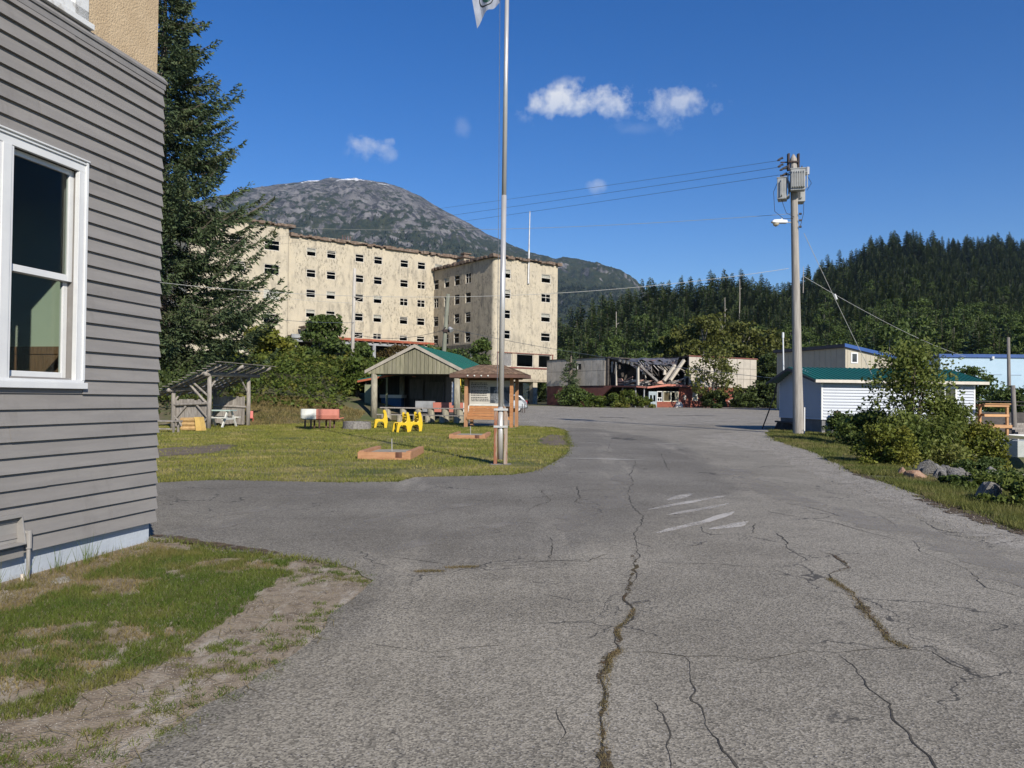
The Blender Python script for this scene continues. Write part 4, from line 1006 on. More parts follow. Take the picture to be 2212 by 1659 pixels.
for k in range(16):
    x = 1.2 + 6.4 * k / 16; beam((x, 0.4 + br.uniform(0, 1.2), 6.1 + br.uniform(-.3, .5)), (x + br.uniform(0.3, 1.5), 0.2 + br.uniform(0, 0.8), 4.9 + br.uniform(-.6, .7)), br.uniform(.06, .12), br.choice([grey_wood_m, grey_wood_m, char_m, panel_m]))
for k in range(14):
    x = 1.4 + 6.6 * k / 14; beam((x, 0.5, 5.75 + 0.09 * k + br.uniform(-.1, .1)), (x + 1.3, 3.0, 6.6 + br.uniform(-.1, .2)), 0.09, br.choice([grey_wood_m, char_m]), 'rafter')
for k in range(46):
    x = br.uniform(-4.2, 8.3); L_ = br.uniform(0.4, 2.2); a = br.uniform(-.5, .5); z = 3.5 + br.uniform(0, .55)
    beam((x, br.uniform(-0.15, 1.2), z), (min(8.5, x + L_ * math.cos(a)), br.uniform(-0.1, 1.4), z + L_ * abs(math.sin(a)) * 0.55), br.uniform(0.05, 0.17), br.choice([char_m, char_m, grey_wood_m, grey_wood_m, panel_m, pinkish_m]), 'rubble')
for (x, z, sx, sz, m_) in ((3.6, 3.75, 1.1, .45, pinkish_m), (-3.9, 3.95, 1.5, .5, pinkish_m), (-1.6, 3.9, 1.6, .28, panel_m), (6.2, 3.8, 1.5, .3, grey_wood_m), (1.2, 3.8, 1.2, .3, grey_wood_m), (4.6, 4.9, .5, .6, panel_m), (-1.4, 4.9, .45, .7, panel_m)):
    if x < 0: x = -1.27 * (x + sx)
    MB().prism([(x, z), (x + sx, z + br.uniform(-.1, .1)), (x + sx * .8, z + sz), (x + sx * .25, z + sz * br.uniform(.6, 1.2))], 0.3, 0.45, 'x' if m_ is pinkish_m and sx > 1.2 or sx > 1.55 else 'y').build('torn_sheet', m_, burnt)
MB().box(.4, 5.9, 3.4, 9, 6.1, 6.6).build('burnt_partition', char_m, burnt)
MB().box(3.2, 2.2, 3.4, 3.4, 6.0, 6.0).build('burnt_partition', char_m, burnt)
# rubbish along its foot
white_scrap_m = mat('white_scrap', (0.68, 0.68, 0.66), (0.5, 0.5, 0.49), 4, 0.7)
def scrap(x, y, pts, th, m_, label, nm='scrap_panel'):
    o = thing(nm, label, 'scrap', (x, y, SLOPE * y), math.atan2(.51, .86))
    MB().prism(pts, 0, th, 'y').build('sheet', m_, o); MB().beam((pts[0][0], 0.1, 0.02), (pts[-1][0] + 0.3, -0.2, 0.12), 0.07).build('batten', grey_wood_m, o); return o
scrap(20.9, 101.4, [(0, 0), (1.0, 0), (1.15, .35), (.7, .75), (.4, .7)], 0.5, white_scrap_m, 'bulging white scrap sheet leaning at the brick wall beside shop window')
scrap(29.2, 106.5, [(0, 0), (.9, .1), (.8, .9), (.3, 1.2), (-.4, .8)], 0.3, mat('rusty_white_scrap', (0.6, 0.56, 0.52), (0.32, 0.15, 0.1), 3, 0.7, contrast=(.45, .55)), 'tall rusty white scrap sheet in front of the dark shrub')
scrap(30.6, 107.4, [(0, 0.2), (1.0, 0), (1.1, .4), (.3, .95)], 0.12, white_scrap_m, 'tilted white board dumped right of the rusty sheet')
scrap(34.0, 108.9, [(0, 0), (1.5, 0), (1.3, .45), (.4, .6)], 0.4, white_scrap_m, 'low white scrap heap under the open corner of burnt building')
scrap(36.6, 110.6, [(0, 0), (1.2, 0), (.9, .3)], 0.3, white_scrap_m, 'small white offcut lying farthest right past the burnt building')

# ================================================================== PARK: pavilion, kiosk, flagpole, pits, chairs
greyplank_m = mat('weathered_plank', (0.27, 0.25, 0.17), (0.20, 0.19, 0.125), 3, 0.9, 0.004, 30, stretch=(5, 5, 0.5), rand=0.22, c3=(0.36, 0.33, 0.27), scale3=2, amt3=(0.55, 0.75), stretch3=(4, 4, 0.3))
log_m = mat('grey_log', (0.36, 0.33, 0.25), (0.22, 0.20, 0.15), 4, 0.9, 0.01, 20, stretch=(3, 3, 0.6))
silver_m = mat('silvered_wood', (0.30, 0.275, 0.245), (0.19, 0.17, 0.15), 4, 0.9, 0.006, 25, stretch=(4, 4, 0.6), rand=0.18)
green_m = mat('green_metal_roof', (0.012, 0.115, 0.092), (0.015, 0.10, 0.082), 1, 0.45, spec=0.5, rand=0.03)
cedar_m = mat('fresh_cedar', (0.44, 0.215, 0.09), (0.35, 0.155, 0.062), 3, 0.65, 0.002, 30, stretch=(1, 6, 6), rand=0.14)
cedarp_m = mat('cedar_post', (0.46, 0.25, 0.13), (0.33, 0.17, 0.085), 3, 0.75, stretch=(6, 6, 0.6), rand=0.1)
brown_m = mat('brown_fascia', (0.15, 0.085, 0.062), (0.115, 0.066, 0.05), 3, 0.8)
shingle_m = mat('brown_shingle', (0.225, 0.150, 0.098), (0.165, 0.11, 0.075), 5, 0.95, island=0.28)
dark_board_m = mat('dark_pavilion_board', (0.09, 0.085, 0.078), (0.06, 0.057, 0.052), 2, 0.9, stretch=(4, 4, .5), rand=0.2)  # dark boards for pavilion beams, inner walls and lean-to
salmon_m = mat('salmon_paint', (0.50, 0.185, 0.135), (0.45, 0.165, 0.12), 3, 0.5)
offwhite_m = mat('offwhite_paint', (0.66, 0.66, 0.61), (0.58, 0.58, 0.53), 3, 0.5)
yellow_m = mat('yellow_plastic', (0.64, 0.435, 0.012), (0.60, 0.40, 0.012), 2, 0.4, spec=0.5)
conc_m = mat('rough_concrete', (0.25, 0.235, 0.215), (0.15, 0.14, 0.13), 14, 0.95, 0.02, 40)
PAV_A = R(-10.5)
pav = thing('picnic_pavilion', 'open picnic pavilion with plank gable and green metal roof', 'pavilion', (-7.85, 45.3, T(-7.85, 45.3)), PAV_A)
W = 5.35; D = 10.2; zb = 2.50; za = 4.00; mid = W / 2 - 0.25
# gable planks
npl = 24
for i in range(npl):
    a, b = -0.33 + (W + 0.35) * i / npl, -0.33 + (W + 0.35) * (i + 1) / npl
    top = lambda x: zb + 0.12 + (za - 0.12 - zb - 0.12) * (1 - abs(x - mid) / (W / 2 + 0.32))
    mb = MB(); d_ = br.uniform(-.008, .008)
    pl = [(a + .012, zb), (b - .012, zb), (b - .012, max(top(b), zb + .05))]
    if a < mid < b: pl.append((mid, top(mid)))
    pl.append((a + .012, max(top(a), zb + .05)))
    mb.prism(pl, -0.06 + d_, -0.03 + d_, 'y').build('plank', greyplank_m, pav)
MB().box(-0.25, -0.03, zb - 0.02, W - 0.2, 0.16, zb + 0.2).build('beam', dark_board_m, pav)
def rake(x0, z0, x1, z1): 
    return MB().prism([(x0, z0), (x1, z1), (x1, z1 + 0.19), (x0, z0 + 0.19)], -0.14, -0.07, 'y').build('rake_board', mat('pale_trim_wood', (0.40, 0.36, 0.30), (0.32, 0.29, 0.24), 3, 0.9), pav)
eL, eR = -0.5, W + 0.05
rake(eL, zb + 0.0, mid, za - 0.02); rake(mid, za - 0.02, eR, zb + 0.0)
for (x0, z0, x1, z1) in ((eL, zb + 0.15, mid, za + 0.13), (eR, zb + 0.15, mid, za + 0.13)):
    n = 12
    ro = MB().add([(x0, -0.06, z0), (x1, -0.06, z1), (x1, D, z1), (x0, D, z0), (x0, -0.06, z0 - .04), (x1, -0.06, z1 - .04), (x1, D, z1 - .04), (x0, D, z0 - .04)], [(0, 1, 2, 3), (4, 7, 6, 5), (0, 4, 5, 1), (3, 2, 6, 7), (0, 3, 7, 4)]).build('roof', green_m, pav)
    rb = MB()
    for k in range(26): 
        y = -0.03 + D * k / 25; rb.beam((x0, y, z0 + .015), (x1, y, z1 + .015), 0.04, 0.03)
    tag(rb.build('roof_rib', green_m, ro), kind='stuff')
for x, y in ((0, 0.1), (W - 0.5, 0.1), (0, D - .4), (W - .5, D - .4), (0, D / 2)):
    MB().tube([(x, y, -0.1), (x, y, zb)], [0.2, 0.17], 12).build('log_post', log_m, pav, smooth=True)
for k in range(7): MB().box(eL + .1, 0.8 + 1.5 * k, zb - .02, eR - .1, 0.9 + 1.5 * k, zb + .12).build('tie_beam', dark_board_m, pav)
# dark cook room on the left, open on the right
for k in range(7): MB().box(0.75 + .32 * k, 4.4, 0.0, 1.05 + .32 * k, 4.46, zb).build('back_plank', dark_board_m, pav)
MB().box(0.7, 4.5, 0, 0.78, 9.5, zb).box(2.95, 4.4, 0, 3.03, 6.5, zb).build('room_wall', dark_board_m, pav)
MB().box(0.75, 4.3, 1.1, 1.6, 4.4, 2.3).box(1.75, 4.25, 0.9, 2.9, 4.39, 2.15).build('cupboard', dark_board_m, pav)
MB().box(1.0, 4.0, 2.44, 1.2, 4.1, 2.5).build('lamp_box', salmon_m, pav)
# slabs on log rounds: two long split-log tables behind the chairs
def log_table(x, y, L, label, group=None):
    t = thing('log_table', label, 'table', (x, y, T(x, y)), PAV_A)
    MB().box(0, 0, 0.74, L, 0.5, 0.80).build('tabletop', silver_m, t)
    MB().box(0.0, -0.5, 0.38, L, -0.26, 0.43).build('seat_plank', silver_m, t)
    MB().box(0.1, 0.75, 0.40, L - .1, 1.0, 0.45).build('seat_plank', silver_m, t)
    for k in range(3):
        x_ = 0.35 + (L - 0.7) * k / 2
        MB().tube([(x_, 0.2, 0.0), (x_, 0.2, 0.36)], 0.24, 12).tube([(x_ + .03, 0.22, 0.36), (x_, 0.2, 0.74)], 0.19, 12).build('log_leg', log_m, t)
        MB().tube([(x_, -0.38, 0), (x_, -0.38, 0.38)], 0.15, 10).build('log_leg', log_m, t)
    return t
log_table(-7.2, 43.6, 2.5, 'split-log table on round log legs at the left pavilion post')
log_table(-4.75, 42.9, 2.3, 'split-log table on round log legs behind the pair of yellow chairs')
bx_ = thing('banner_table', 'low table under pavilion painted grey, dark red and white', 'table', (-5.3, 46.3, T(-5.3, 46.3)), PAV_A)
MB().box(-0.3, 0, 0.5, 0.75, 0.5, 1.12).build('grey_panel', greybeam_m, bx_); MB().box(0.76, 0, 0.5, 2.55, 0.5, 1.05).build('red_panel', salmon_m, bx_); MB().box(2.56, 0, 0.5, 3.1, 0.5, 1.05).build('white_panel', offwhite_m, bx_)
for x_ in (-.2, .7, 1.6, 2.9): MB().box(x_, 0.1, 0, x_ + .08, .18, .5).build('leg', silver_m, bx_)
bn = thing('white_banner', 'crinkled white paper banner hanging at the right pavilion post', 'banner', (-3.0, 44.6, T(-3, 44.6)), PAV_A)
bm_ = MB()
for k in range(14):
    z0_, z1_ = 0.95 + .09 * k, 0.95 + .09 * (k + 1); f0, f1 = 0.015 * math.sin(k * 2.1), 0.015 * math.sin((k + 1) * 2.1)
    bm_.add([(-.36, f0, z0_), (0, f0, z0_), (0, f1, z1_), (-.36, f1, z1_), (-.36, f0 + .006, z0_), (0, f0 + .006, z0_), (0, f1 + .006, z1_), (-.36, f1 + .006, z1_)], [(0, 1, 2, 3), (4, 7, 6, 5), (0, 4, 5, 1), (2, 6, 7, 3), (1, 5, 6, 2), (0, 3, 7, 4)])
bm_.build('paper', mat('white_paper', (0.72, 0.74, 0.78), (0.66, 0.68, 0.72), 4, 0.7), bn); MB().box(-.38, -.02, 2.2, .02, .02, 2.24).box(-.38, -.02, .91, .02, .02, .95).build('batten', silver_m, bn)
# lean-to at the left of the pavilion
lt = thing('lean_to', 'small lean-to shed with orange-red fascia left of the pavilion', 'shed', (-9.0, 48.6, T(-8, 46.5) - .1), PAV_A)
MB().prism([(-.4, 2.0), (2.6, 2.55), (2.6, 2.62), (-.4, 2.07)], 0, 2.6, 'y').build('roof', green_m, lt); MB().prism([(-.42, 1.88), (2.6, 2.43), (2.6, 2.55), (-.42, 2.0)], -0.05, -0.003, 'y').build('fascia', mat('orange_red_fascia', (0.42, 0.13, 0.06), (0.35, 0.10, 0.05), 3, 0.8), lt)
MB().box(0, 0.1, 0, 0.55, 0.18, 1.75).box(1.35, .1, 0, 1.45, .2, 2.2).build('front_panel', mat('sage_green_board', (0.25, 0.27, 0.17), (0.2, 0.22, 0.14), 2, 0.9), lt)
MB().box(0, 2.4, 0, 2.5, 2.5, 2.4).box(0, .2, 0, .06, 2.4, 2.0).build('wall', dark_board_m, lt); MB().box(0.6, 1.4, 0, 1.9, 2.2, .95).build('blue_bin', mat('blue_plastic', (0.03, 0.10, 0.22), (0.03, 0.09, 0.2), 2, 0.5), lt); MB().box(.55, 1.3, .95, 1.95, 2.3, 1.15).build('bin_lid', offwhite_m, lt)

# information kiosk
KA = R(-9.5)
kio = thing('information_kiosk', 'cedar information kiosk with printed panel, bench and hipped shingle roof', 'kiosk', (-2.2, 37.45, T(-2.2, 37.45)), KA)
kw, kd = 2.27, 1.02
for x, y in ((0.05, 0.05), (kw - .05, 0.0), (.12, kd), (kw + .03, kd)):
    MB().box(x - .075, y - .075, 0, x + .075, y + .075, 2.45).build('post', cedarp_m if y > .5 or x < 1 else cedar_m, kio)
    MB().box(x - .2, y - .2, -.03, x + .2, y + .2, .03).build('footing', conc_m, kio)
MB().box(.125, .42, 1.08, kw - .1, .45, 2.22).build('sign_board', mat('sign_paper', (0.50, 0.48, 0.42), (0.45, 0.43, 0.38), 2, 0.7), kio)
ink_m = mat('sign_ink', (0.03, 0.03, 0.03), (0.05, 0.05, 0.05), 3, 0.8)
# print seen in the photo is too small to read: rows of short ink marks stand for it
tm = MB(); tr_ = random.Random(8)
for r_ in range(11):
    x = 0.2; zz = 2.10 - r_ * 0.078 - (0.03 if r_ > 3 else 0) - (0.03 if r_ > 7 else 0)
    end = 1.0 + tr_.uniform(-.1, .08)
    while x < end:
        wd = tr_.uniform(.03, .11); tm.box(x, .415, zz - .02, min(x + wd, end + .02), .4195, zz + .02); x += wd + .02
tag(tm.build('printed_text', ink_m, kio), kind='stuff')
photo_m = mat('photo_print', (0.035, 0.045, 0.055), (0.14, 0.15, 0.16), 2.2, 0.5, contrast=(.42, .62), c3=(0.30, 0.32, 0.34), scale3=2.4, amt3=(.55, .62))
MB().box(1.12, .412, 1.16, 2.05, .4195, 1.93).build('printed_photo', photo_m, kio)
MB().prism([(1.35, 1.16), (1.55, 1.36), (1.66, 1.5), (1.8, 1.36), (2.02, 1.2), (2.02, 1.16)], .407, .4115, 'y').build('printed_hill', mat('photo_light', (0.24, 0.26, 0.28), (0.18, 0.2, 0.22), 3, 0.6), kio)
MB().box(.125, .40, 1.03, kw - .1, .46, 1.10).build('sign_ledge', offwhite_m, kio)
MB().box(.125, .44, 2.22, kw - .05, .52, 2.34).box(.06, .40, 1.03, .125, .5, 2.3).box(kw - .1, .40, .62, kw - .04, .5, 2.3).build('sign_frame', brown_m, kio)
for k in range(4): MB().box(.12, .38 - .075 * k, .905 - .118 * k, kw - .12, .42 - .075 * k, 1.015 - .118 * k).build('back_board', cedar_m, kio)
for k in range(3): MB().box(.08, -.02 + .125 * k, .50, kw - .08, .09 + .125 * k, .535).build('seat_board', cedar_m, kio)
MB().box(.1, -.075, .385, kw - .1, -.03, .50).build('bench_apron', cedar_m, kio)
MB().box(.1, .0, .40, .16, .36, .5).box(kw - .16, .0, .40, kw - .1, .36, .5).build('bench_arm', cedar_m, kio)
ex, ey0, ey1 = .62, -.55, kd + .55
z_e, z_r = 2.50, 2.96
rx0, rx1, ry = .55, kw - .55, kd / 2
E4 = [(-ex, ey0), (kw + ex, ey0), (kw + ex, ey1), (-ex, ey1)]
rf = MB()
ridge = [(rx0, ry, z_r), (rx1, ry, z_r)]
c4 = [(x, y, z_e) for x, y in E4]
rf.quad(c4[0], c4[1], ridge[1], ridge[0]).quad(c4[2], c4[3], ridge[0], ridge[1]).add([c4[1], c4[2], ridge[1]], [(0, 1, 2)]).add([c4[3], c4[0], ridge[0]], [(0, 1, 2)]).quad(*[(x, y, z_e - .01) for x, y, _ in c4])
roofo = rf.build('roof', brown_m, kio)
sh = MB(); srr = random.Random(4)
def shingles(a, b, c, d, rows, cols):
    a, b, c, d = map(Vector, (a, b, c, d)); n = (b - a).cross(d - a).normalized(); n = n if n.z > 0 else -n
    for r_ in range(rows):
        t0, t1 = r_ / rows, (r_ + 1.25) / rows
        t1 = min(t1, 1.0)
        off = srr.random() / cols
        for k in range(-1, cols + 1):
            u0, u1 = (k / cols + off), ((k + 1) / cols + off - 0.004)
            u0, u1 = max(u0, 0), min(u1, 1)
            if u1 - u0 < 0.01: continue
            j = srr.uniform(-.12, .12) / rows
            p = lambda u, t: (a + (b - a) * u) * (1 - t) + (d + (c - d) * u) * t
            lo0, lo1, hi0, hi1 = p(u0, max(0, t0 + j)), p(u1, max(0, t0 + j)), p(u0, t1), p(u1, t1)
            th = srr.uniform(.012, .028)
            sh.add([lo0 + n * th, lo1 + n * th, hi1 + n * .004, hi0 + n * .004, lo0, lo1], [(0, 1, 2, 3), (0, 4, 5, 1)])
shingles(c4[0], c4[1], ridge[1], ridge[0], 9, 22); shingles(c4[2], c4[3], ridge[0], ridge[1], 9, 22)
shingles(c4[1], c4[2], ridge[1], ridge[1], 9, 12); shingles(c4[3], c4[0], ridge[0], ridge[0], 9, 12)
tag(sh.build('shingle', shingle_m, roofo), kind='stuff')
MB().box(-ex, ey0, z_e - .17, kw + ex, ey0 + .04, z_e - .011).box(-ex, ey1 - .04, z_e - .17, kw + ex, ey1, z_e - .011).box(-ex, ey0 + .04, z_e - .17, -ex + .04, ey1 - .04, z_e - .011).box(kw + ex - .04, ey0 + .04, z_e - .17, kw + ex, ey1 - .04, z_e - .011).build('fascia', brown_m, kio)
MB().box(-.3, -.02, 2.28, kw + .3, .12, 2.44).box(-.3, kd - .1, 2.28, kw + .3, kd + .05, 2.44).build('beam', brown_m, kio)
for k in range(4): MB().tube([(.25 + .32 * k, ey0 - .05, z_e - .08), (.25 + .32 * k, ey0 + .02, z_e - .08)], .035, 8).build('lamp', offwhite_m, kio)

# flagpole between two timber posts
fp = thing('flagpole', 'tall galvanised flagpole clamped between two weathered timber posts', 'flagpole', (-0.25, 18.35, T(-.25, 18.35)))
steel_m = mat('galvanised_pole', (0.56, 0.55, 0.53), (0.45, 0.44, 0.42), 2, 0.34, metallic=0.35, stretch=(3, 3, 0.5), spec=0.5, c3=(0.30, 0.27, 0.23), scale3=3, amt3=(.6, .75), stretch3=(2, 2, .3))
postred_m = mat('flaking_red_timber', (0.25, 0.10, 0.055), (0.30, 0.22, 0.17), 5, 0.9, 0.004, 30, stretch=(4, 4, .6), contrast=(.42, .6))
postgrey_m = mat('flaking_grey_timber', (0.33, 0.27, 0.22), (0.24, 0.11, 0.075), 5, 0.9, 0.004, 30, stretch=(4, 4, .6), contrast=(.52, .66))
MB().tube([(0, 0, .12), (.0, 0, 1.32)], .066, 16).tube([(0, 0, 1.28), (.02, 0, 6.2)], [.062, .06], 16).build('lower_pole', steel_m, fp, smooth=True)
MB().tube([(.02, 0, 6.15), (.045, 0, 12.1)], [.054, .048], 16).build('upper_pole', steel_m, fp, smooth=True)
MB().prism([(-.155, -.05), (-.075, -.05), (-.08, 1.30), (-.15, 1.30)], -.08, .08, 'y').build('timber_post', postred_m, fp, bevel=.008)
MB().prism([(.075, -.05), (.16, -.05), (.16, 1.15), (.13, 1.28), (.08, 1.36)], -.08, .08, 'y').build('timber_post', postgrey_m, fp, bevel=.008)
for z in (.85, 1.24): MB().box(-.16, -.10, z, .165, -.085, z + .05).box(-.075, -.085, z, .075, -.07, z + .05).build('clamp', steel_m, fp)
MB().tube([(-.02, -.02, 12.1), (-.02, -.02, 12.25)], .08, 10).build('cap', steel_m, fp)
rope_m = mat('halyard_rope', (0.16, 0.18, 0.2), (0.1, 0.11, 0.13), 30, 0.9)
MB().tube([(-.13, -.05, 12.0), (-.12, -.05, 10.4), (-.1, -.06, 6.0), (-.085, -.07, 1.4)], .006, 5).build('halyard', rope_m, fp)
MB().box(-.22, -.2, -.03, .25, .2, .02).build('footing', conc_m, fp)
flag_m = mat('flag_cloth', (0.34, 0.37, 0.44), (0.28, 0.31, 0.38), 3, 0.8, trans=0.15)  # white cloth tinted blue-grey: its shade is put into the colour
flg = thing('flag', 'limp white flag with dark green round emblem on the flagpole', 'flag', (-.38, 18.3, 10.80)); flg.scale = (.86, .86, .86)
fn = MB(); NX, NZ = 16, 14; Pg = []
for i in range(NX + 1):
    row = []
    for j in range(NZ + 1):
        u, v_ = i / NX, j / NZ
        x = -.80 * u * (.62 + .28 * v_) - .10 * u * u
        z = 0.95 * v_ - .62 * u * (.35 + .65 * u) * (1.0 - .25 * v_) + (-.10 * math.sin(u * 7) * (1 - v_) * u)
        y = .16 * math.sin(u * 9 + v_ * 2.2) * u + .05 * math.sin(v_ * 6 + u * 4)
        row.append((x, y, z))
    Pg.append(row)
for i in range(NX):
    for j in range(NZ): fn.quad(Pg[i][j], Pg[i + 1][j], Pg[i + 1][j + 1], Pg[i][j + 1])
fo_ = fn.build('cloth', flag_m, flg, smooth=True)
def bil(u, v_):
    i = min(int(u * NX), NX - 1); j = min(int(v_ * NZ), NZ - 1); a = u * NX - i; b = v_ * NZ - j
    p = lambda ii, jj: Vector(Pg[ii][jj]); return p(i, j) * (1 - a) * (1 - b) + p(i + 1, j) * a * (1 - b) + p(i + 1, j + 1) * a * b + p(i, j + 1) * (1 - a) * b
def emblem(r0, r1, m_, nm, c=(.52, .42), squash=1.0, off=.006):
    for sg in (-1, 1):
        mb = MB(); n = 28
        for k in range(n):
            a0, a1 = 2 * math.pi * k / n, 2 * math.pi * (k + 1) / n
            pts = []
            for (rr_, a_) in ((r0, a0), (r1, a0), (r1, a1), (r0, a1)):
                pts.append(bil(min(.99, max(.01, c[0] + rr_ * math.cos(a_) * .95)), min(.99, max(.01, c[1] + rr_ * squash * math.sin(a_)))) + Vector((0, sg * off, 0)))
            mb.quad(*pts)
        mb.build(nm, m_, fo_)
emblem(.28, .31, mat('emblem_black', (0.015, 0.02, 0.02), (0.02, 0.025, 0.025), 3, 0.8), 'emblem_ring')
emblem(.001, .2, mat('emblem_green', (0.012, 0.07, 0.055), (0.01, 0.055, 0.045), 3, 0.8), 'emblem_leaf', squash=1.15, off=.0075)

# horseshoe pits
pit_m = mat('reddish_pit_timber', (0.42, 0.225, 0.12), (0.33, 0.165, 0.085), 3, 0.8, 0.003, 25, stretch=(1, 4, 4), rand=.12)
sand_m = mat('pit_sand', (0.36, 0.32, 0.25), (0.28, 0.25, 0.2), 6, 0.95, 0.02, 20)
def hpit(x, y, w_, d_, h_, rz, label, stake):
    t = thing('horseshoe_pit', label, 'pit', (x, y, T(x, y) + .0), rz, 'horseshoe pits on the lawn')
    b = .13
    MB().box(0, 0, 0, w_, b, h_).build('front_timber', pit_m, t, bevel=.006)
    MB().box(0.001, b, 0, b, d_ + .3, h_ + .02).build('side_timber', pit_m, t, bevel=.006); MB().box(w_ - b, b, 0, w_ - .001, d_ + .3, h_ + .02).build('side_timber', pit_m, t, bevel=.006)
    MB().box(w_ * .72, -.012, h_ * .35, w_ * .84, -.001, h_ + .004).build('end_block', mat('dark_end_grain', (0.10, 0.04, 0.025), (0.14, 0.07, 0.045), 8, 0.9), t)
    MB().box(b, b, 0, w_ - b, d_, h_ * .72).build('sand', sand_m, t)
    MB().tube([(w_ * .5, d_ * .55, h_ * .6), (w_ * .5, d_ * .52, stake)], .013, 8).build('stake', steel_m, t)
    return t
hpit(-3.70, 19.25, 1.28, 1.9, .19, R(-2), 'nearer reddish timber horseshoe pit with raised side beams on the lawn', .46)
hpit(-2.2, 28.1, 1.28, 2.2, .15, R(-3), 'farther low timber horseshoe pit on the lawn before the kiosk', .42)
# concrete fire ring
fr_ = thing('fire_ring', 'round rough concrete fire ring on the lawn beside the yellow chair', 'fire pit', (-6.72, 34.75, T(-6.7, 34.7)))
rg_ = MB(); n = 28
for k in range(n):
    a0, a1 = 2 * math.pi * k / n, 2 * math.pi * (k + 1) / n
    P_ = lambda r, a, z: (r * math.cos(a), r * math.sin(a), z)
    rg_.quad(P_(.62, a0, 0), P_(.62, a1, 0), P_(.60, a1, .33), P_(.60, a0, .33)).quad(P_(.60, a0, .33), P_(.60, a1, .33), P_(.5, a1, .34), P_(.5, a0, .34)).quad(P_(.5, a0, .34), P_(.5, a1, .34), P_(.5, a1, .0), P_(.5, a0, .0))
rg_.build('ring', conc_m, fr_, smooth=False); MB().tube([(0, 0, .02), (0, 0, .08)], .49, 20).build('ash', char_m, fr_)
# yellow bear-shaped chairs: two curved cheeks with seat and back slats
def chair(x, y, rz, label):
    t = thing('yellow_chair', label, 'chair', (x, y, T(x, y) + .01), rz, 'yellow chairs by the fire ring')
    # side cheek in (y, z): front at -y
    cheek = [(-.34, 0), (-.24, 0), (-.20, .2), (-.14, .29), (.04, .29), (.10, .22), (.12, 0), (.23, 0), (.27, .3), (.25, .5), (.20, .72), (.17, .80), (.11, .82), (.07, .76), (.10, .6), (.08, .45), (.02, .40), (-.18, .40), (-.27, .38), (-.30, .28)]
    for x0 in (-.27, .21):
        MB().prism(cheek, x0, x0 + .06, 'x').build('side_cheek', yellow_m, t, bevel=.012)
    for k in range(3): MB().box(-.21, -.25 + .1 * k, .345, .21, -.17 + .1 * k, .375).build('seat_slat', yellow_m, t)
    for k in range(3): MB().beam((-.21, .115 + .012 * k, .48 + .11 * k), (.21, .115 + .012 * k, .48 + .11 * k), .03, .08).build('back_slat', yellow_m, t)
    MB().beam((-.21, .0, .2), (.21, .12, .12), .03, .05).build('brace', mat('brown_brace', (0.12, 0.08, 0.05), (0.1, 0.06, 0.04), 4, 0.9), t)
    return t
chair(-5.85, 35.9, R(-78), 'single yellow chair facing left towards the fire ring')
chair(-4.42, 32.3, R(-62), 'front yellow chair of the side-by-side pair')
chair(-4.02, 33.0, R(-62), 'rear yellow chair of the pair, mostly behind its twin')
# half-capsule bench, white and salmon
tb = thing('capsule_planter', 'capsule-shaped tub half white half salmon on short legs', 'planter', (-8.3, 34.6, T(-8.3, 34.6)), R(8))
def shell(x0, x1, m_, nm, e0, e1):
    mb = MB(); n = 7; nx_ = 12; rows = []
    for i in range(nx_ + 1):
        x = x0 + (x1 - x0) * i / nx_
        k = 1.0
        if e0 and x - x0 < .28: k = math.sqrt(max(0.02, 1 - ((.28 - (x - x0)) / .28) ** 2)) * .35 + .65
        if e1 and x1 - x < .12: k = math.sqrt(max(0.02, 1 - ((.12 - (x1 - x)) / .12) ** 2)) * .2 + .8
        pr = [(-.36 * k, .86), (-.37 * k, .60), (-.32 * k, .44 + (1 - k) * .12), (-.2 * k, .38 + (1 - k) * .2), (.2 * k, .38 + (1 - k) * .2), (.32 * k, .44 + (1 - k) * .12), (.37 * k, .60), (.36 * k, .86)]
        rows.append([(x, a, b) for a, b in pr])
    for i in range(nx_):
        for j in range(n): mb.quad(rows[i][j], rows[i + 1][j], rows[i + 1][j + 1], rows[i][j + 1])
        mb.quad(rows[i][7], rows[i + 1][7], rows[i + 1][0], rows[i][0])
    mb.quad(*rows[0]); mb.quad(*rows[-1]); return mb.build(nm, m_, tb, smooth=False)
shell(-.78, -.13, offwhite_m, 'white_end', True, False); shell(-.13, .82, salmon_m, 'salmon_end', False, True)
for x, y in ((-.6, -.2), (-.35, -.25), (-.25, .2), (.0, -.2), (.25, .2), (.45, -.22), (.6, .1)): MB().tube([(x, y, 0), (x, y, .42)], .04, 8).build('leg', brown_m, tb)
MB().beam((.8, -.2, .45), (1.02, -.25, .5), .12, .04).build('tail_board', salmon_m, tb)

# log shelter with tables
shz = T(-12.67, 33.43)
shl = thing('log_shelter', 'rustic grey log shelter with slanting pole roof at the lawn edge', 'shelter', (-12.67, 33.43, shz), R(-10.2))
# local x to the right, y back; posts: high side x=0, low side x=-1.65
for x, y, h_ in ((0, 0, 2.25), (0.02, 3.22, 2.3), (-1.65, 0, 1.6), (-1.65, 3.22, 1.75)):
    MB().tube([(x, y, -.1), (x + .02, y, h_ * .5), (x, y, h_)], [.10, .092, .085], 10).build('log_post', silver_m, shl, smooth=True)
MB().tube([(.0, -.35, 2.30), (.05, 4.1, 2.34)], [.10, .09], 10).build('top_beam', silver_m, shl, smooth=True)
MB().tube([(-1.65, -.45, 1.62), (-1.65, 3.9, 1.80)], [.09, .08], 10).build('low_beam', silver_m, shl, smooth=True)
for k in range(9):
    y = -.3 + .52 * k; e = br.uniform(-.1, .12)
    MB().tube([(-2.35 + e, y, 1.36 + .02 * k), (.72 + e, y + br.uniform(-.06, .06), 2.72 + br.uniform(-.04, .04))], [.055, .065], 7).build('rafter', silver_m, shl, smooth=True)
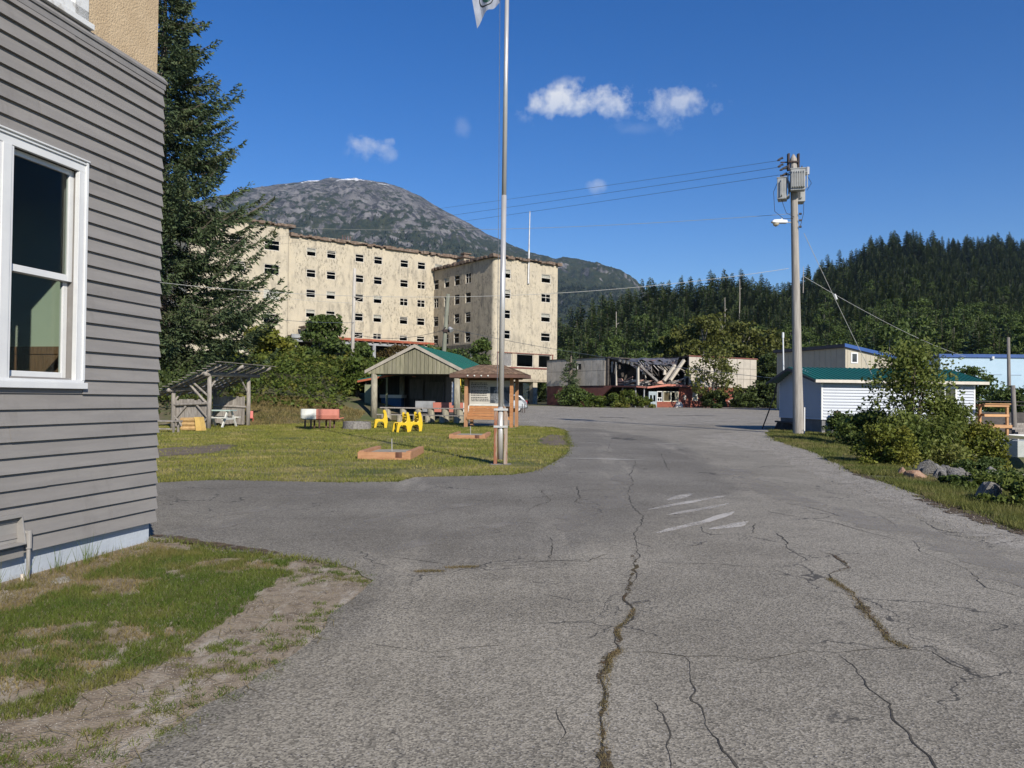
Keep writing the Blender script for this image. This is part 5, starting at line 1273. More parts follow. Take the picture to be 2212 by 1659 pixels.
for k in range(15):
    x = -2.35 + 2.95 * k / 14; z = 1.45 + (x + 2.35) * .443
    MB().box(x, -.6 + br.uniform(-.1, .1), z + .03, x + .185, 4.25 + br.uniform(-.12, .15), z + .055).xf(Matrix.Identity(4)).build('roof_board', silver_m, shl)
MB().tube([(0, .02, .95), (-.95, .02, 1.9)], .05, 8).build('brace', silver_m, shl)
for a, b in (((0, 0, 1.35), (-.75, 0, 1.95)), ((0, .1, 1.75), (0, .75, 2.28)), ((0, 3.15, 1.6), (0, 2.45, 2.28)), ((-1.65, .1, 1.15), (-1.65, .7, 1.65)), ((-1.6, 3.22, 1.25), (-1.0, 3.22, 1.95))): MB().tube([a, b], .045, 7).build('brace', silver_m, shl)
for k in range(9): MB().box(-1.58 + .172 * k, .06, .05 + br.uniform(-.03, .05), -1.42 + .172 * k, .085, 1.2 + br.uniform(-.05, .06)).build('fence_plank', silver_m, shl)
MB().tube([(-1.65, -.03, 1.0), (0, -.03, 1.08)], .055, 8).build('rail', silver_m, shl)
for a, b in (((-1.6, -.02, .35), (-1.05, -.02, .95)), ((-.55, -.02, 1.0), (-.02, -.02, .45)), ((-1.6, -.02, .55), (-1.2, -.02, .1)), ((-.4, -.02, .1), (-.02, -.02, .5))): MB().tube([a, b], .042, 7).build('brace', silver_m, shl)
for k in range(10): MB().box(-1.6 + .152 * k, 3.1, .12 + br.uniform(-.03, .04), -1.455 + .152 * k, 3.13, 1.38 + br.uniform(-.05, .05)).build('back_plank', silver_m, shl)
MB().tube([(-1.65, 3.08, .95), (0, 3.08, .9)], .05, 8).build('rail', silver_m, shl)
pt = thing('picnic_table', 'pale green topped picnic table with white legs under the log shelter', 'table', (-12.9, 35.15, T(-12.9, 35.15)), R(-4))
MB().box(-.62, -.38, .72, .68, .38, .77).build('tabletop', mat('pale_green_paint', (0.40, 0.50, 0.46), (0.34, 0.43, 0.4), 3, 0.6), pt)
for y in (-.68, .68): MB().box(-.62, y - .13, .42, .68, y + .13, .46).build('seat', offwhite_m, pt)
for x in (-.45, .5):
    for s in (-1, 1): MB().beam((x, s * .2, .72), (x, s * .75, 0), .05, .11).build('leg', offwhite_m, pt)
    MB().box(x - .02, -.75, .34, x + .03, .75, .42).build('crossbar', offwhite_m, pt)
MB().beam((-.45, -.02, .35), (.05, -.02, .72), .05, .09).build('strut', silver_m, pt)
ob = thing('old_bench', 'low weathered grey plank bench left of the log shelter', 'bench', (-13.3, 30.4, T(-13.3, 30.4)), R(-12))
MB().box(-.55, -.2, .42, .75, .2, .47).build('seat_plank', silver_m, ob)
for x in (-.4, .6):
    for y in (-.15, .15): MB().beam((x, y, 0), (x, y * .8, .42), .06).build('leg', silver_m, ob)
MB().box(-.4, -.04, .12, .6, .0, .17).build('stretcher', silver_m, ob)
yl = thing('carved_log_seat', 'stacked split-log seat with a yellow sloping end beside the bench', 'seat', (-12.5, 31.7, T(-12.5, 31.7)), R(-8))
honey_m = mat('honey_wood', (0.50, 0.33, 0.14), (0.36, 0.22, 0.09), 4, 0.8, stretch=(2, 4, 4), rand=.15)
for k, (z, o_) in enumerate(((.10, 0), (.27, .05), (.43, -.03))): MB().tube([(-.62 + o_, 0, z), (.12 + o_, 0, z + .02)], .1, 9).build('split_log', honey_m, yl)
MB().prism([(.08, 0), (.34, 0), (.20, .56), (.0, .56), (.05, .3)], -.18, .18, 'y').build('end_board', mat('yellow_board', (0.62, 0.42, 0.13), (0.55, 0.36, 0.11), 4, 0.7), yl)
rc = thing('red_chair', 'red plastic chair half hidden behind the right shelter post', 'chair', (-12.55, 38.3, T(-12.55, 38.3) - .1), R(20)); rc.scale = (.7, .7, .7)
redp_m = mat('red_plastic', (0.45, 0.09, 0.07), (0.4, 0.08, 0.06), 3, 0.5)
MB().box(-.25, -.25, .40, .25, .25, .44).build('seat', redp_m, rc); MB().prism([(.2, .44), (.26, .44), (.36, .9), (.3, .9)], -.22, .22, 'x').xf(Matrix.Rotation(R(0), 4, 'Z')).build('backrest', redp_m, rc)
for x in (-.2, .2):
    for y in (-.2, .2): MB().tube([(x, y, 0), (x, y, .4)], .025, 6).build('leg', redp_m, rc)

# ================================================================== UTILITY POLES AND WIRES
polewood_m = mat('pale_pole_wood', (0.37, 0.345, 0.31), (0.26, 0.24, 0.215), 3, 0.9, 0.01, 12, stretch=(5, 5, 0.25), c3=(0.17, 0.14, 0.115), scale3=6, amt3=(.60, .72), stretch3=(5, 5, .12))
tank_m = mat('grey_transformer', (0.34, 0.35, 0.35), (0.27, 0.28, 0.28), 3, 0.5)
porc_m = mat('porcelain', (0.055, 0.05, 0.055), (0.09, 0.085, 0.09), 3, 0.3)
blackm = mat('black_metal', (0.025, 0.022, 0.022), (0.05, 0.04, 0.038), 3, 0.6)
rustbar_m = mat('dark_rusty_bar', (0.035, 0.026, 0.024), (0.055, 0.038, 0.034), 4, 0.8)
up = thing('utility_pole', 'tall utility pole with three grey transformers and a street lamp', 'utility pole', (12.21, 34.0, .317))
up.scale = (.919,) * 3
def px(z): return -.29 * z / 12.9
MB().tube([(px(z), 0, z) for z in (-.3, 0, 3, 6, 9, 11.5, 12.75)] + [(px(12.9), 0, 12.98)], [.26, .255, .212, .188, .17, .16, .155, .03], 18).build('pole', polewood_m, up, smooth=True)
for x in (-.56, -.10): MB().box(x, -.09, 12.2, x + .075, .09, 13.0).build('crossarm', rustbar_m, up)
MB().box(-.52, -.2, 12.55, -.06, -.16, 12.62).build('crossarm_bolt', rustbar_m, up)
def transformer(x, y, z, rz):
    t = MB().box(-.32, -.2, 0, .32, .2, .98).build('transformer', tank_m, up, bevel=.02)
    t.location = (x, y, z); t.rotation_euler = (0, 0, rz)
    for k in range(6): MB().tube([(-.25 + .1 * k, -.2, .86), (-.25 + .1 * k, -.30, .82), (-.25 + .1 * k, -.30, .14), (-.25 + .1 * k, -.2, .10)], .03, 6).build('cooling_tube', tank_m, t)
    for s in (-1, 1):
        MB().tube([(s * .32, 0, .88), (s * .42, 0, .84), (s * .42, 0, .16), (s * .32, 0, .12)], .03, 6).build('cooling_tube', tank_m, t)
        MB().tube([(s * .16, .05, .98), (s * .2, .05, 1.16)], [.04, .03], 8).build('bushing', porc_m, t)
    MB().box(-.34, -.22, .98, .34, .22, 1.02).build('lid', tank_m, t)
transformer(-.24, -.42, 11.15, R(-14)); transformer(-.80, .02, 10.82, R(68)); transformer(.12, .32, 10.78, R(-100))
for dx, dy, z in ((-.95, -.1, 12.72), (-.9, .0, 12.45), (-.7, .05, 12.05), (-.85, -.15, 12.25), (.22, -.12, 12.05), (-.75, -.2, 12.3)):
    o = MB().tube([(0, 0, -.14), (.02, 0, -.05), (0, 0, .05), (.03, 0, .14)], [.03, .06, .045, .055], 8).build('insulator', porc_m if dx < 0 else tank_m, up); o.location = (dx, dy, z); o.rotation_euler = (0.3, R(60) if dx < 0 else .2, 0)
for dx, dy, z in ((-.75, .1, 12.62), (-.72, .05, 12.3), (-.7, .0, 12.0)): MB().beam((dx - .1, dy, z), (-.2, dy, z + .03), .05).build('insulator_bracket', rustbar_m, up)
MB().tube([(.28, -.2, 11.98), (.30, -.2, 12.32)], [.10, .09], 10).build('lightning_arrester', steel_m, up)
for pts in ([(-1.0, 0, 11.7), (-1.22, -.05, 11.2), (-1.15, 0, 10.3), (-.75, -.05, 9.95), (-.35, -.1, 9.95)], [(-.9, -.1, 10.9), (-.65, -.12, 10.2), (-.3, -.18, 10.0)], [(.3, -.2, 11.9), (.5, -.15, 11.6), (.35, 0, 11.3)], [(-.6, -.1, 12.3), (-.4, -.35, 12.0), (-.3, -.4, 11.9)], [(.2, .0, 10.7), (.16, -.1, 10.2), (-.02, -.2, 9.6)]):
    MB().tube(pts, .012, 5).build('jumper_wire', blackm, up)
for z in (10.15, 9.85, 9.55): MB().tube([(-.08, -.18, z), (.03, -.2, z)], .05, 8).build('spool_insulator', porc_m, up)
lm = MB().tube([(-.24, 0, 9.78), (-.62, 0, 9.80)], .025, 8).build('lamp_arm', steel_m, up)
hd = MB()
for k in range(9):
    x = -.55 - .085 * k; 
lampw_m = mat('lamp_housing', (0.66, 0.68, 0.70), (0.6, 0.62, 0.64), 3, 0.4)
MB().prism([(-.58, 9.74), (-.58, 9.88), (-.95, 9.92), (-1.2, 9.9), (-1.3, 9.82), (-1.28, 9.76), (-.95, 9.74)], -.13, .13, 'y').build('lamp_head', lampw_m, up, bevel=.04)
MB().tube([(-1.08, 0, 9.75), (-1.08, 0, 9.66), (-1.06, 0, 9.6)], [.15, .13, .05], 12).build('lamp_lens', mat('lamp_lens', (0.45, 0.40, 0.30), (0.4, 0.35, 0.27), 3, 0.3), up)
MB().tube([(-.82, 0, 9.9), (-.82, 0, 9.98)], .04, 8).build('photocell', lampw_m, up)
MB().box(.20, -.16, 0, .245, -.11, 1.2).build('ground_wire_guard', white_m, up)
def bare_pole(x, y, h_, r, lean, m_, label, arm=None):
    t = thing('wooden_pole', label, 'utility pole', (x, y, T(x, y)))
    MB().tube([(0, 0, -1), (lean * .5, 0, h_ * .5), (lean, 0, h_)], [r, r * .9, r * .75], 12).build('pole', m_, t, smooth=True)
    return t
p761 = bare_pole(-14.05, 70, 9.1, .17, .12, mat('bleached_pole', (0.50, 0.47, 0.42), (0.38, 0.355, 0.315), 3, .9, stretch=(4, 4, .4)), 'bleached bare pole standing in shrubs before the hotel')
MB().beam((.04, -.1, 6.6), (.3, -.1, 6.5), .06).build('bracket', rustbar_m, p761)
p963 = bare_pole(-4.85, 54, 7.55, .165, .45, mat('greenish_pole', (0.20, 0.21, 0.165), (0.15, 0.155, 0.12), 3, .9, stretch=(4, 4, .4)), 'leaning greenish pole with floodlight behind the picnic pavilion')
MB().box(.2, -.22, 4.95, .6, -.02, 5.15).build('junction_box', rustbar_m, p963); MB().tube([(.45, -.1, 5.1), (.62, -.25, 5.2), (.75, -.35, 5.05)], [.05, .13, .17], 10).build('floodlight', steel_m, p963); MB().tube([(.32, -.1, 5.3), (.1, -.1, 5.0)], .06, 8).build('floodlight', blackm, p963)
t = thing('guy_marker', 'thin yellow guy-wire marker behind the pavilion', 'marker', (-3.6, 57, T(-3.6, 57)))
MB().tube([(0, 0, 0), (-.12, 0, 2.4)], .05, 8).build('sleeve', yellow_m, t)
wire_m = mat('pale_wire', (0.42, 0.42, 0.40), (0.36, 0.36, 0.34), 3, 0.5)
wired_m = mat('dark_wire', (0.10, 0.12, 0.15), (0.08, 0.1, 0.12), 3, 0.6)
def wire(p, q, sag, r, m_, label, n=40):
    p = Vector(p); q = Vector(q)
    pts = [p + (q - p) * (k / n) - Vector((0, 0, sag * 4 * (k / n) * (1 - k / n))) for k in range(n + 1)]
    o = MB().tube(pts, r, 5).build('overhead_wire', m_, None); return tag(o, label, 'wire', 'overhead wires')
wire((11.28, 34.00, 11.96), (-52.1, 130, 28.0), .5, .008, wired_m, 'topmost of three thin power lines running left from the transformer pole')
wire((11.24, 34.00, 11.67), (-52.1, 130, 26.4), .5, .009, wired_m, 'middle of three thin power lines running left from the transformer pole')
wire((11.36, 34.00, 11.35), (-52.1, 130, 25.2), .5, .009, wired_m, 'lowest of three thin power lines running left from the transformer pole')
wire((11.90, 34.00, 9.69), (-26.7, 60, 15.1), .85, .010, wire_m, 'pale cable sagging across the mountain from below the transformers')
wire((11.76, 34.00, 7.34), (-15.08, 34, 6.46), .9, .010, wire_m, 'pale cable sagging low across the hotel front from the tall pole')
wire((-22.15, 50, 7.5), (-13.85, 70, 8.2), .4, .016, wired_m, 'dark wire between the spruce and the bleached pole')
wire((-13.85, 70, 7.2), (-4.5, 54, 6.3), .5, .016, wired_m, 'dark wire between the bleached pole and the leaning greenish pole')
wire((-4.46, 54, 6.4), (13.2, 38.9, 2.75), .3, .012, wired_m, 'dark wire dropping from the greenish pole behind the kiosk')
wire((-13.85, 70, 9.9), (-30, 66, 11.2), .3, .013, wire_m, 'faint wire running left from the bleached pole top')
o = wire((12.41, 34.00, 8.86), (16.35, 36.2, 2.86), .05, .012, wire_m, 'steep guy wire from the tall pole to the green shed roof')
g = MB().tube([(14.15, 35.05, 6.4), (14.25, 35.08, 6.18)], .05, 8).build('guy_insulator', white_m, o)
wire((12.36, 34.00, 7.03), (40.9, 72, 5.9), .35, .013, wire_m, 'service line from the tall pole to the pale blue building')
wire((44.6, 69, 6.5), (52, 60, 6.0), .8, .02, wired_m, 'dark service line hanging in front of the pale blue building')

# ================================================================== SHED with green roof, and the buildings behind
SA = math.atan2(.124, .992)
shed = thing('siding_shed', 'white lap-sided shed with green metal gable roof beside the tall pole', 'shed', (13.57, 35.0, .26), SA)
vinyl_m = mat('white_vinyl_siding', (0.44, 0.475, 0.53), (0.41, 0.445, 0.50), 1, 0.5, spec=.4)
cblock_m = mat('grey_skirting', (0.20, 0.20, 0.205), (0.15, 0.15, 0.155), 2, 0.9)
gut_m = mat('pale_fascia', (0.60, 0.56, 0.48), (0.52, 0.48, 0.42), 4, 0.8)
SW, SD, hs, hw, hr = 7.3, 4.03, .62, 2.33, 3.0
MB().box(.04, .04, -.4, SW - .04, SD - .04, hs).build('skirting', cblock_m, shed)
MB().box(.03, .03, hs, SW - .03, SD - .03, hw).prism([(.03, hw), (SD - .03, hw), (2.2, hr - .04)], .03, SW - .03, 'x').build('wall_core', cblock_m, shed)
nb = 13
lap = lambda a, b: [(a, b)]
sd = MB()
for k in range(nb):
    z0_, z1_ = hs + (hw - hs) * k / nb, hs + (hw - hs) * (k + 1) / nb + .008
    for seg in ((0.08, 5.25), (6.45, SW - .06)) if .9 < z0_ < 2.2 else ((.08, SW - .06),):
        sd.prism([(.03, z0_), (-.03, z0_), (.024, z1_), (.03, z1_)], seg[0], seg[1], 'x')
    sd.prism([(.03, z0_), (-.03, z0_), (.024, z1_), (.03, z1_)], .03, SD - .03, 'y')
for k in range(9):
    z0_ = hw + .075 * k; f = (z0_ - hw) / (hr - hw); sd.prism([(.03, z0_), (.004, z0_), (.024, z0_ + .08), (.03, z0_ + .08)], .1 + f * 2.1, SD - .1 - f * 1.75, 'y')
tag(sd.build('siding', vinyl_m, shed), kind='stuff')
MB().box(-.012, -.012, hs, .075, .075, hw).box(SW - .06, -.012, hs, SW + .02, .06, hw).box(-.012, SD - .06, hs, .05, SD + .01, hw).build('corner_trim', white_m, shed)
wv = MB().box(5.25, -.01, .95, 5.35, .05, 2.15).box(6.35, -.01, .95, 6.45, .05, 2.15).box(5.35, -.009, .95, 6.35, .05, 1.05).box(5.35, -.009, 2.05, 6.35, .05, 2.15).box(5.83, -.005, 1.05, 5.88, .04, 2.05).build('window', white_m, shed)
MB().box(5.35, .012, 1.05, 6.35, .02, 2.05).build('pane', mat('dark_shed_glass', (0.03, 0.035, 0.04), (0.05, 0.05, 0.05), 2, .12, spec=.6), wv)
oh, y0r, yr, y1r = .45, -.32, 2.25, SD + .5
ze0 = hr - (yr - y0r) * (hr - hw + .03) / yr
for (ya, za_, yb, zb_) in ((y0r, 2.36, yr, hr), (y1r, 2.33, yr, hr)):
    ro = MB().add([(-oh, ya, za_), (SW + oh, ya, za_), (SW + oh, yb, zb_), (-oh, yb, zb_), (-oh, ya, za_ - .03), (SW + oh, ya, za_ - .03), (SW + oh, yb, zb_ - .03), (-oh, yb, zb_ - .03)], [(0, 1, 2, 3), (4, 7, 6, 5), (0, 4, 5, 1), (0, 3, 7, 4), (1, 5, 6, 2), (2, 6, 7, 3)]).build('roof', green_m, shed)
    rb = MB()
    for k in range(36): x = -oh + .06 + (SW + 2 * oh - .12) * k / 35; rb.beam((x, ya, za_ + .014), (x, yb, zb_ + .014), .035, .028)
    tag(rb.build('roof_rib', green_m, ro), kind='stuff')
MB().box(-oh, y0r - .03, 2.24, SW + oh, y0r - .002, 2.37).build('fascia', gut_m, shed)
MB().prism([(y0r, 2.23), (y0r, 2.32), (yr, hr - .035), (y1r, 2.29), (y1r, 2.2), (yr, hr - .16)], -oh - .03, -oh - .002, 'x').build('rake_board', mat('dark_rake', (0.05, 0.05, 0.055), (0.07, 0.07, 0.075), 2, .7), shed)
MB().tube([(-.1, 3.4, 2.7), (-.14, 3.4, 4.5)], .035, 8).tube([(-.14, 3.4, 4.45), (-.14, 3.4, 4.72)], .055, 8).build('antenna', lampw_m, shed)
for k in range(10): MB().beam((-.35, 1.9 + .24 * k, -.3), (-.16, 1.62 + .24 * k, .42), .04, .1).build('lattice_slat', mat('dark_lattice', (0.06, 0.05, 0.045), (0.09, 0.075, 0.065), 3, .9), shed)
MB().beam((-.35, 1.8, .42), (-.12, 4.2, .42), .08).build('lattice_rail', MATS['dark_lattice'], shed)
MB().beam((-.9, 4.2, -.2), (-.25, 4.1, 1.6), .05).build('prop_pole', blackm, shed)
MB().beam((-.25, 4.12, 1.5), (-.1, 4.1, 2.3), .05).build('downpipe', blackm, shed)
MB().box(.4, -.5, -.2, .62, -.3, 1.0).build('rusty_post', mat('rusty_plate', (0.13, 0.055, 0.04), (0.1, 0.04, 0.03), 3, .9), shed)
dk = thing('timber_deck', 'new timber deck with two-rail railing at the right end of shed', 'deck', (20.95, 35.9, .3), SA)
newwood_m = mat('new_timber', (0.52, 0.30, 0.15), (0.44, 0.24, 0.12), 3, .8, stretch=(1, 4, 4), rand=.12)
MB().box(-.3, -.6, .28, 1.2, 3.0, .42).build('platform', newwood_m, dk)
for z in (1.22, .78): MB().box(-.1, -.55, z, 1.1, -.5, z + .11).build('rail', newwood_m, dk); MB().box(1.05, -.5, z, 1.1, 3.0, z + .11).build('rail', newwood_m, dk)
MB().box(-.1, -.6, 1.33, 1.15, -.42, 1.37).build('handrail', newwood_m, dk)
for x, y in ((1.0, -.52), (1.0, 1.2), (1.0, 2.9)): MB().box(x, y, -.9, x + .1, y + .1, 1.33).build('post', newwood_m, dk)
# tan metal-clad building with blue fascia
TA = (33.4, 80.0)
tan = thing('metal_building', 'tan ribbed metal building with blue sloping fascia behind the shed', 'building', (33.4, 80.0, .6), R(18))
tan_m = mat('tan_ribbed_metal', (0.42, 0.385, 0.30), (0.39, 0.355, 0.28), 1, .6, rand=.03)
blue_m = mat('blue_fascia', (0.035, 0.09, 0.27), (0.03, 0.08, 0.24), 2, .5)
mb = MB(); wall_grid(mb, 0, 9, 0, 6.6, [(.72, 1.45, 5.05, 6.0)], lambda u, w, z: (u, w, z), .15)
mb.v = [(x, y, z if z < 6.2 else 6.6 - .165 * x) for x, y, z in mb.v]
mb.quad((0, 0, 0), (0, 11, 0), (0, 11, 6.6), (0, 0, 6.6)).quad((9, 0, 0), (9, 11, 0), (9, 11, 5.1), (9, 0, 5.1)); mb.build('wall', tan_m, tan)
for k in range(16): MB().box(.28 + .56 * k, -.03, 0, .34 + .56 * k, .0, 6.45 - .165 * (.28 + .56 * k)).build('rib', tan_m, tan) if not .6 < .28 + .56 * k < 1.5 else None
for k in range(13): MB().box(-.03, .4 + .85 * k, 0, 0, .47 + .85 * k, 6.5).build('rib', tan_m, tan)
wv = MB().box(.66, -.05, 4.98, .8, .04, 6.08).box(1.37, -.05, 4.98, 1.51, .04, 6.08).box(.8, -.05, 4.98, 1.37, .04, 5.12).box(.8, -.05, 5.94, 1.37, .04, 6.08).build('window', white_m, tan)
MB().box(.8, .0, 5.12, 1.37, .03, 5.94).build('pane', MATS['dark_shed_glass'], wv)
MB().prism([(-.3, 6.6), (-.3, 6.95), (9.4, 5.35), (9.4, 5.0)], -.28, -.2, 'y').build('fascia', blue_m, tan)
MB().prism([(-.32, 6.58), (-.32, 6.9), (9.4, 5.3), (9.4, 5.0)], -.2, 11.3, 'y').build('roof', mat('dark_roofing', (0.05, 0.05, 0.06), (0.07, 0.07, 0.08), 1, .7), tan)
# pale blue building
blu = thing('pale_blue_building', 'long pale blue building with darker blue roof edge at far right', 'building', (39.9, 74.4, .3), R(-3))
pb_m = mat('pale_blue_wall', (0.40, 0.53, 0.63), (0.37, 0.50, 0.60), 1.0, .8)
MB().box(0, 0, -1.5, 26, 14, 5.65).build('wall', pb_m, blu); MB().box(-.15, -.15, 5.65, 26.2, 14.2, 5.95).build('roof_edge', blue_m, blu)
for k in range(6):
    x = 1.0 + 1.75 * k; MB().box(x, -.04, 1.0, x + .05, -.001, 4.2 - .03 * k).box(x + .05, -.04, 4.12 - .03 * k, x + 1.1, -.001, 4.2 - .03 * k).build('door_track', mat('faint_blue_trim', (0.36, 0.46, 0.56), (0.33, 0.43, 0.53), 2, .7), blu)
MB().tube([(4.7, -.1, 5.5), (4.7, -.1, 5.75)], .14, 8).build('wall_lamp', white_m, blu)
ld = MB().box(9.3, -.12, .5, 9.34, -.08, 5.4).box(9.7, -.12, .5, 9.74, -.08, 5.4)
for k in range(14): ld.box(9.34, -.11, .8 + .33 * k, 9.7, -.09, .84 + .33 * k)
ld.build('ladder', greybeam_m, blu)
for i, (x, y, h_, r, lab) in enumerate(((43.0, 69.0, 6.9, .16, 'grey pole before the pale blue building'), (25.2, 40.0, 3.2, .13, 'short dark pole at the right picture edge by the pier'))):
    t = bare_pole(x, y, h_, r, -.1, mat('grey_pole_wood', (0.22, 0.2, 0.18), (0.15, 0.14, 0.125), 3, .9, stretch=(4, 4, .4)), lab)
# pier edge and concrete block on the shore
pr = thing('pier', 'dark pier deck with a white edge beam at the far right shore', 'pier', (22.2, 36.6, -.1), R(4))
MB().box(0, 0, .12, 16, .3, .36).build('edge_beam', white_m, pr); MB().box(0, .3, -.1, 16, 12, .2).build('deck', mat('tarred_timber', (0.06, 0.055, 0.05), (0.09, 0.08, 0.075), 3, .9), pr)
MB().box(1.0, 6.0, .2, 16, 6.3, 1.3).build('bulwark', MATS['tarred_timber'], pr)
for k in range(5): MB().beam((2.6 + .1 * k, 2.2 + .35 * k, .32 + .1 * k), (6.5, 2.6 + .3 * k, .34 + .1 * k), .2, .14).build('stacked_plank', silver_m, pr)
for x in (.3, 5, 10): MB().tube([(x, .4, -3), (x, .4, .1)], .18, 9).build('pile', MATS['tarred_timber'], pr)
MB().tube([(-1, 8, 1.9), (16, 8, 1.85)], .03, 6).tube([(-1, 8, 1.7), (16, 8, 1.65)], .03, 6).tube([(1.2, 8, .2), (1.2, 8, 1.95)], .04, 6).build('handrail', blackm, pr)
blk = thing('concrete_block', 'pale concrete block on the rocky shore at right picture edge', 'block', (19.0, 30.0, -.35), R(12))
MB().box(0, 0, 0, 1.5, 1.1, .62).build('block_body', mat('pale_concrete', (0.40, 0.42, 0.40), (0.33, 0.35, 0.33), 3, .9, .01, 20), blk, bevel=.02); MB().box(.3, .3, .62, .36, .6, .68).build('lifting_eye', steel_m, blk)

# ================================================================== CAR behind the kiosk
car = thing('parked_car', 'silver hatchback with dark bumper parked behind the kiosk', 'car', (-.9, 68.2, T(-.9, 68.2)), R(12))
silver_car = mat('silver_car_paint', (0.22, 0.24, 0.26), (0.22, 0.24, 0.26), 1, .4, metallic=.15, spec=.5)
tyre_m = mat('tyre_rubber', (0.02, 0.02, 0.02), (0.03, 0.03, 0.03), 5, .9)
prof = [(-2.1, .45), (-2.12, .75), (-1.9, .95), (-1.1, 1.02), (-.5, 1.42), (.2, 1.52), (1.2, 1.52), (1.6, 1.42), (1.95, 1.0), (2.08, .9), (2.1, .5), (1.9, .35), (-1.9, .35)]
bmw = MB(); n = len(prof)
secs = [(-.82, .94), (-.72, 1.0), (.72, 1.0), (.82, .94)]
rows = [[(x * (1 if abs(y) < .8 else .985), y * (1 - .16 * max(0, (z - .95) / .6)), .35 + (z - .35) * s) for x, z in prof] for y, s in secs]
for a, b in zip(rows[:-1], rows[1:]):
    for k in range(n): bmw.quad(a[k], a[(k + 1) % n], b[(k + 1) % n], b[k])
bmw.quad(*rows[0]); bmw.quad(*rows[-1]); bmw.build('body', silver_car, car, bevel=.03)
gl = MATS['dark_shed_glass']
for s in (-1, 1):
    MB().prism([(-.95, 1.0), (-.45, 1.36), (.3, 1.43), (.3, 1.0)], s * .765, s * .775, 'y').build('side_window', gl, car); MB().prism([(.38, 1.0), (.38, 1.43), (1.15, 1.43), (1.5, 1.28), (1.62, 1.02)], s * .765, s * .775, 'y').build('side_window', gl, car)
    MB().box(1.93, s * .5 if s > 0 else -.78, .72, 2.1, .78 if s > 0 else -.5, 1.0).build('tail_light', mat('red_lens', (0.35, 0.02, 0.02), (0.3, 0.02, 0.02), 2, .25), car)
    for x in (-1.3, 1.3):
        wh = MB().tube([(x, s * .60, .31), (x, s * .80, .31)], .31, 18).build('wheel', tyre_m, car); MB().tube([(x, s * .79, .31), (x, s * .815, .31)], .19, 14).build('rim', steel_m, wh)
MB().prism([(1.62, 1.40), (1.93, 1.04), (1.98, 1.04), (1.68, 1.40)], -.62, .62, 'y').build('rear_window', gl, car)
MB().box(1.7, -.8, .33, 2.16, .8, .62).build('bumper', mat('dark_bumper', (0.05, 0.055, 0.06), (0.06, 0.065, 0.07), 2, .6), car, bevel=.04)
sp = thing('barrier_stakes', 'two thin dark stakes standing in the lot behind the car', 'stakes', (.95, 66.0, T(.95, 66)))
for x in (-.08, .12): MB().beam((x, 0, 0), (x, 0, .75), .06).build('stake', rustbar_m, sp)

# ================================================================== VEGETATION helpers
def unit(v): return v / np.maximum(np.linalg.norm(v, axis=1, keepdims=True), 1e-9)
def leaf_quads(P, size, rg, elong=1.7, upbias=0.6, droop=0.25):
    n = len(P)
    nrm = unit(rg.normal(size=(n, 3)) + np.array([0, 0, upbias]))
    t = unit(np.cross(nrm, rg.normal(size=(n, 3))))
    b = np.cross(nrm, t)
    s = np.asarray(size).reshape(-1, 1) * rg.uniform(0.65, 1.35, (n, 1))
    a = t * s * 0.5 * elong; c = b * s * 0.5
    d = np.zeros((n, 3)); d[:, 2] = -droop
    V = np.stack([P - a, P + c + d * s * .3, P + a + d * s, P - c + d * s * .3], 1).reshape(-1, 3)
    F = np.arange(4 * n).reshape(n, 4)
    return V, F
def blades(P, h, w, rg, lean=0.5):
    n = len(P)
    a = rg.uniform(0, 2 * math.pi, n)
    d = np.stack([np.cos(a), np.sin(a), np.zeros(n)], 1)
    h = np.asarray(h) * np.ones(n) * rg.uniform(.5, 1.3, n); w = np.asarray(w) * np.ones(n)
    la = rg.uniform(0, 2 * math.pi, n); l = rg.uniform(0, lean, n) * h
    tip = P + np.stack([np.cos(la) * l, np.sin(la) * l, h], 1)
    V = np.stack([P - d * w[:, None] / 2, P + d * w[:, None] / 2, tip], 1).reshape(-1, 3)
    return V, np.arange(3 * n).reshape(n, 3)
def inpoly(x, y, poly):
    r = np.zeros(len(x), bool); n = len(poly)
    for i in range(n):
        x0, y0 = poly[i]; x1, y1 = poly[(i + 1) % n]
        c = ((y0 > y) != (y1 > y)) & (x < (x1 - x0) * (y - y0) / (y1 - y0 + 1e-12) + x0); r ^= c
    return r
def vn2(x, y, s=0):
    i = np.floor(x).astype(np.int64); j = np.floor(y).astype(np.int64); fx = x - i; fy = y - j
    fx = fx * fx * (3 - 2 * fx); fy = fy * fy * (3 - 2 * fy)
    def h(a, b):
        v = np.sin(a * 127.1 + b * 311.7 + s * 74.7) * 43758.5453; return v - np.floor(v)
    return (h(i, j) * (1 - fx) + h(i + 1, j) * fx) * (1 - fy) + (h(i, j + 1) * (1 - fx) + h(i + 1, j + 1) * fx) * fy
def fbm(x, y, o=5, s=0, rough=.5):
    v = 0; a = 1; t = 0
    for k in range(o): v = v + a * vn2(x * 2 ** k + 17.3 * k, y * 2 ** k - 9.1 * k, s + k); t += a; a *= rough
    return v / t
def leafmat(name, c1, c2, c3=None, island=.3, scale=1.2, trans=.25): return mat(name, c1, c2, scale, .6, c3=c3, scale3=.8, amt3=(.5, .66), island=island, trans=trans, spec=.25)
leaf_alder = leafmat('alder_leaf', (0.058, 0.090, 0.022), (0.092, 0.128, 0.030))
leaf_willow = leafmat('willow_leaf', (0.10, 0.135, 0.028), (0.17, 0.2, 0.045), (0.20, 0.2, 0.06), trans=.38)
leaf_lime = leafmat('yellow_green_leaf', (0.12, 0.145, 0.022), (0.19, 0.185, 0.03))
leaf_bramble = leafmat('bramble_leaf', (0.066, 0.100, 0.018), (0.115, 0.145, 0.026), (0.175, 0.16, 0.03), scale=.5, trans=.3)
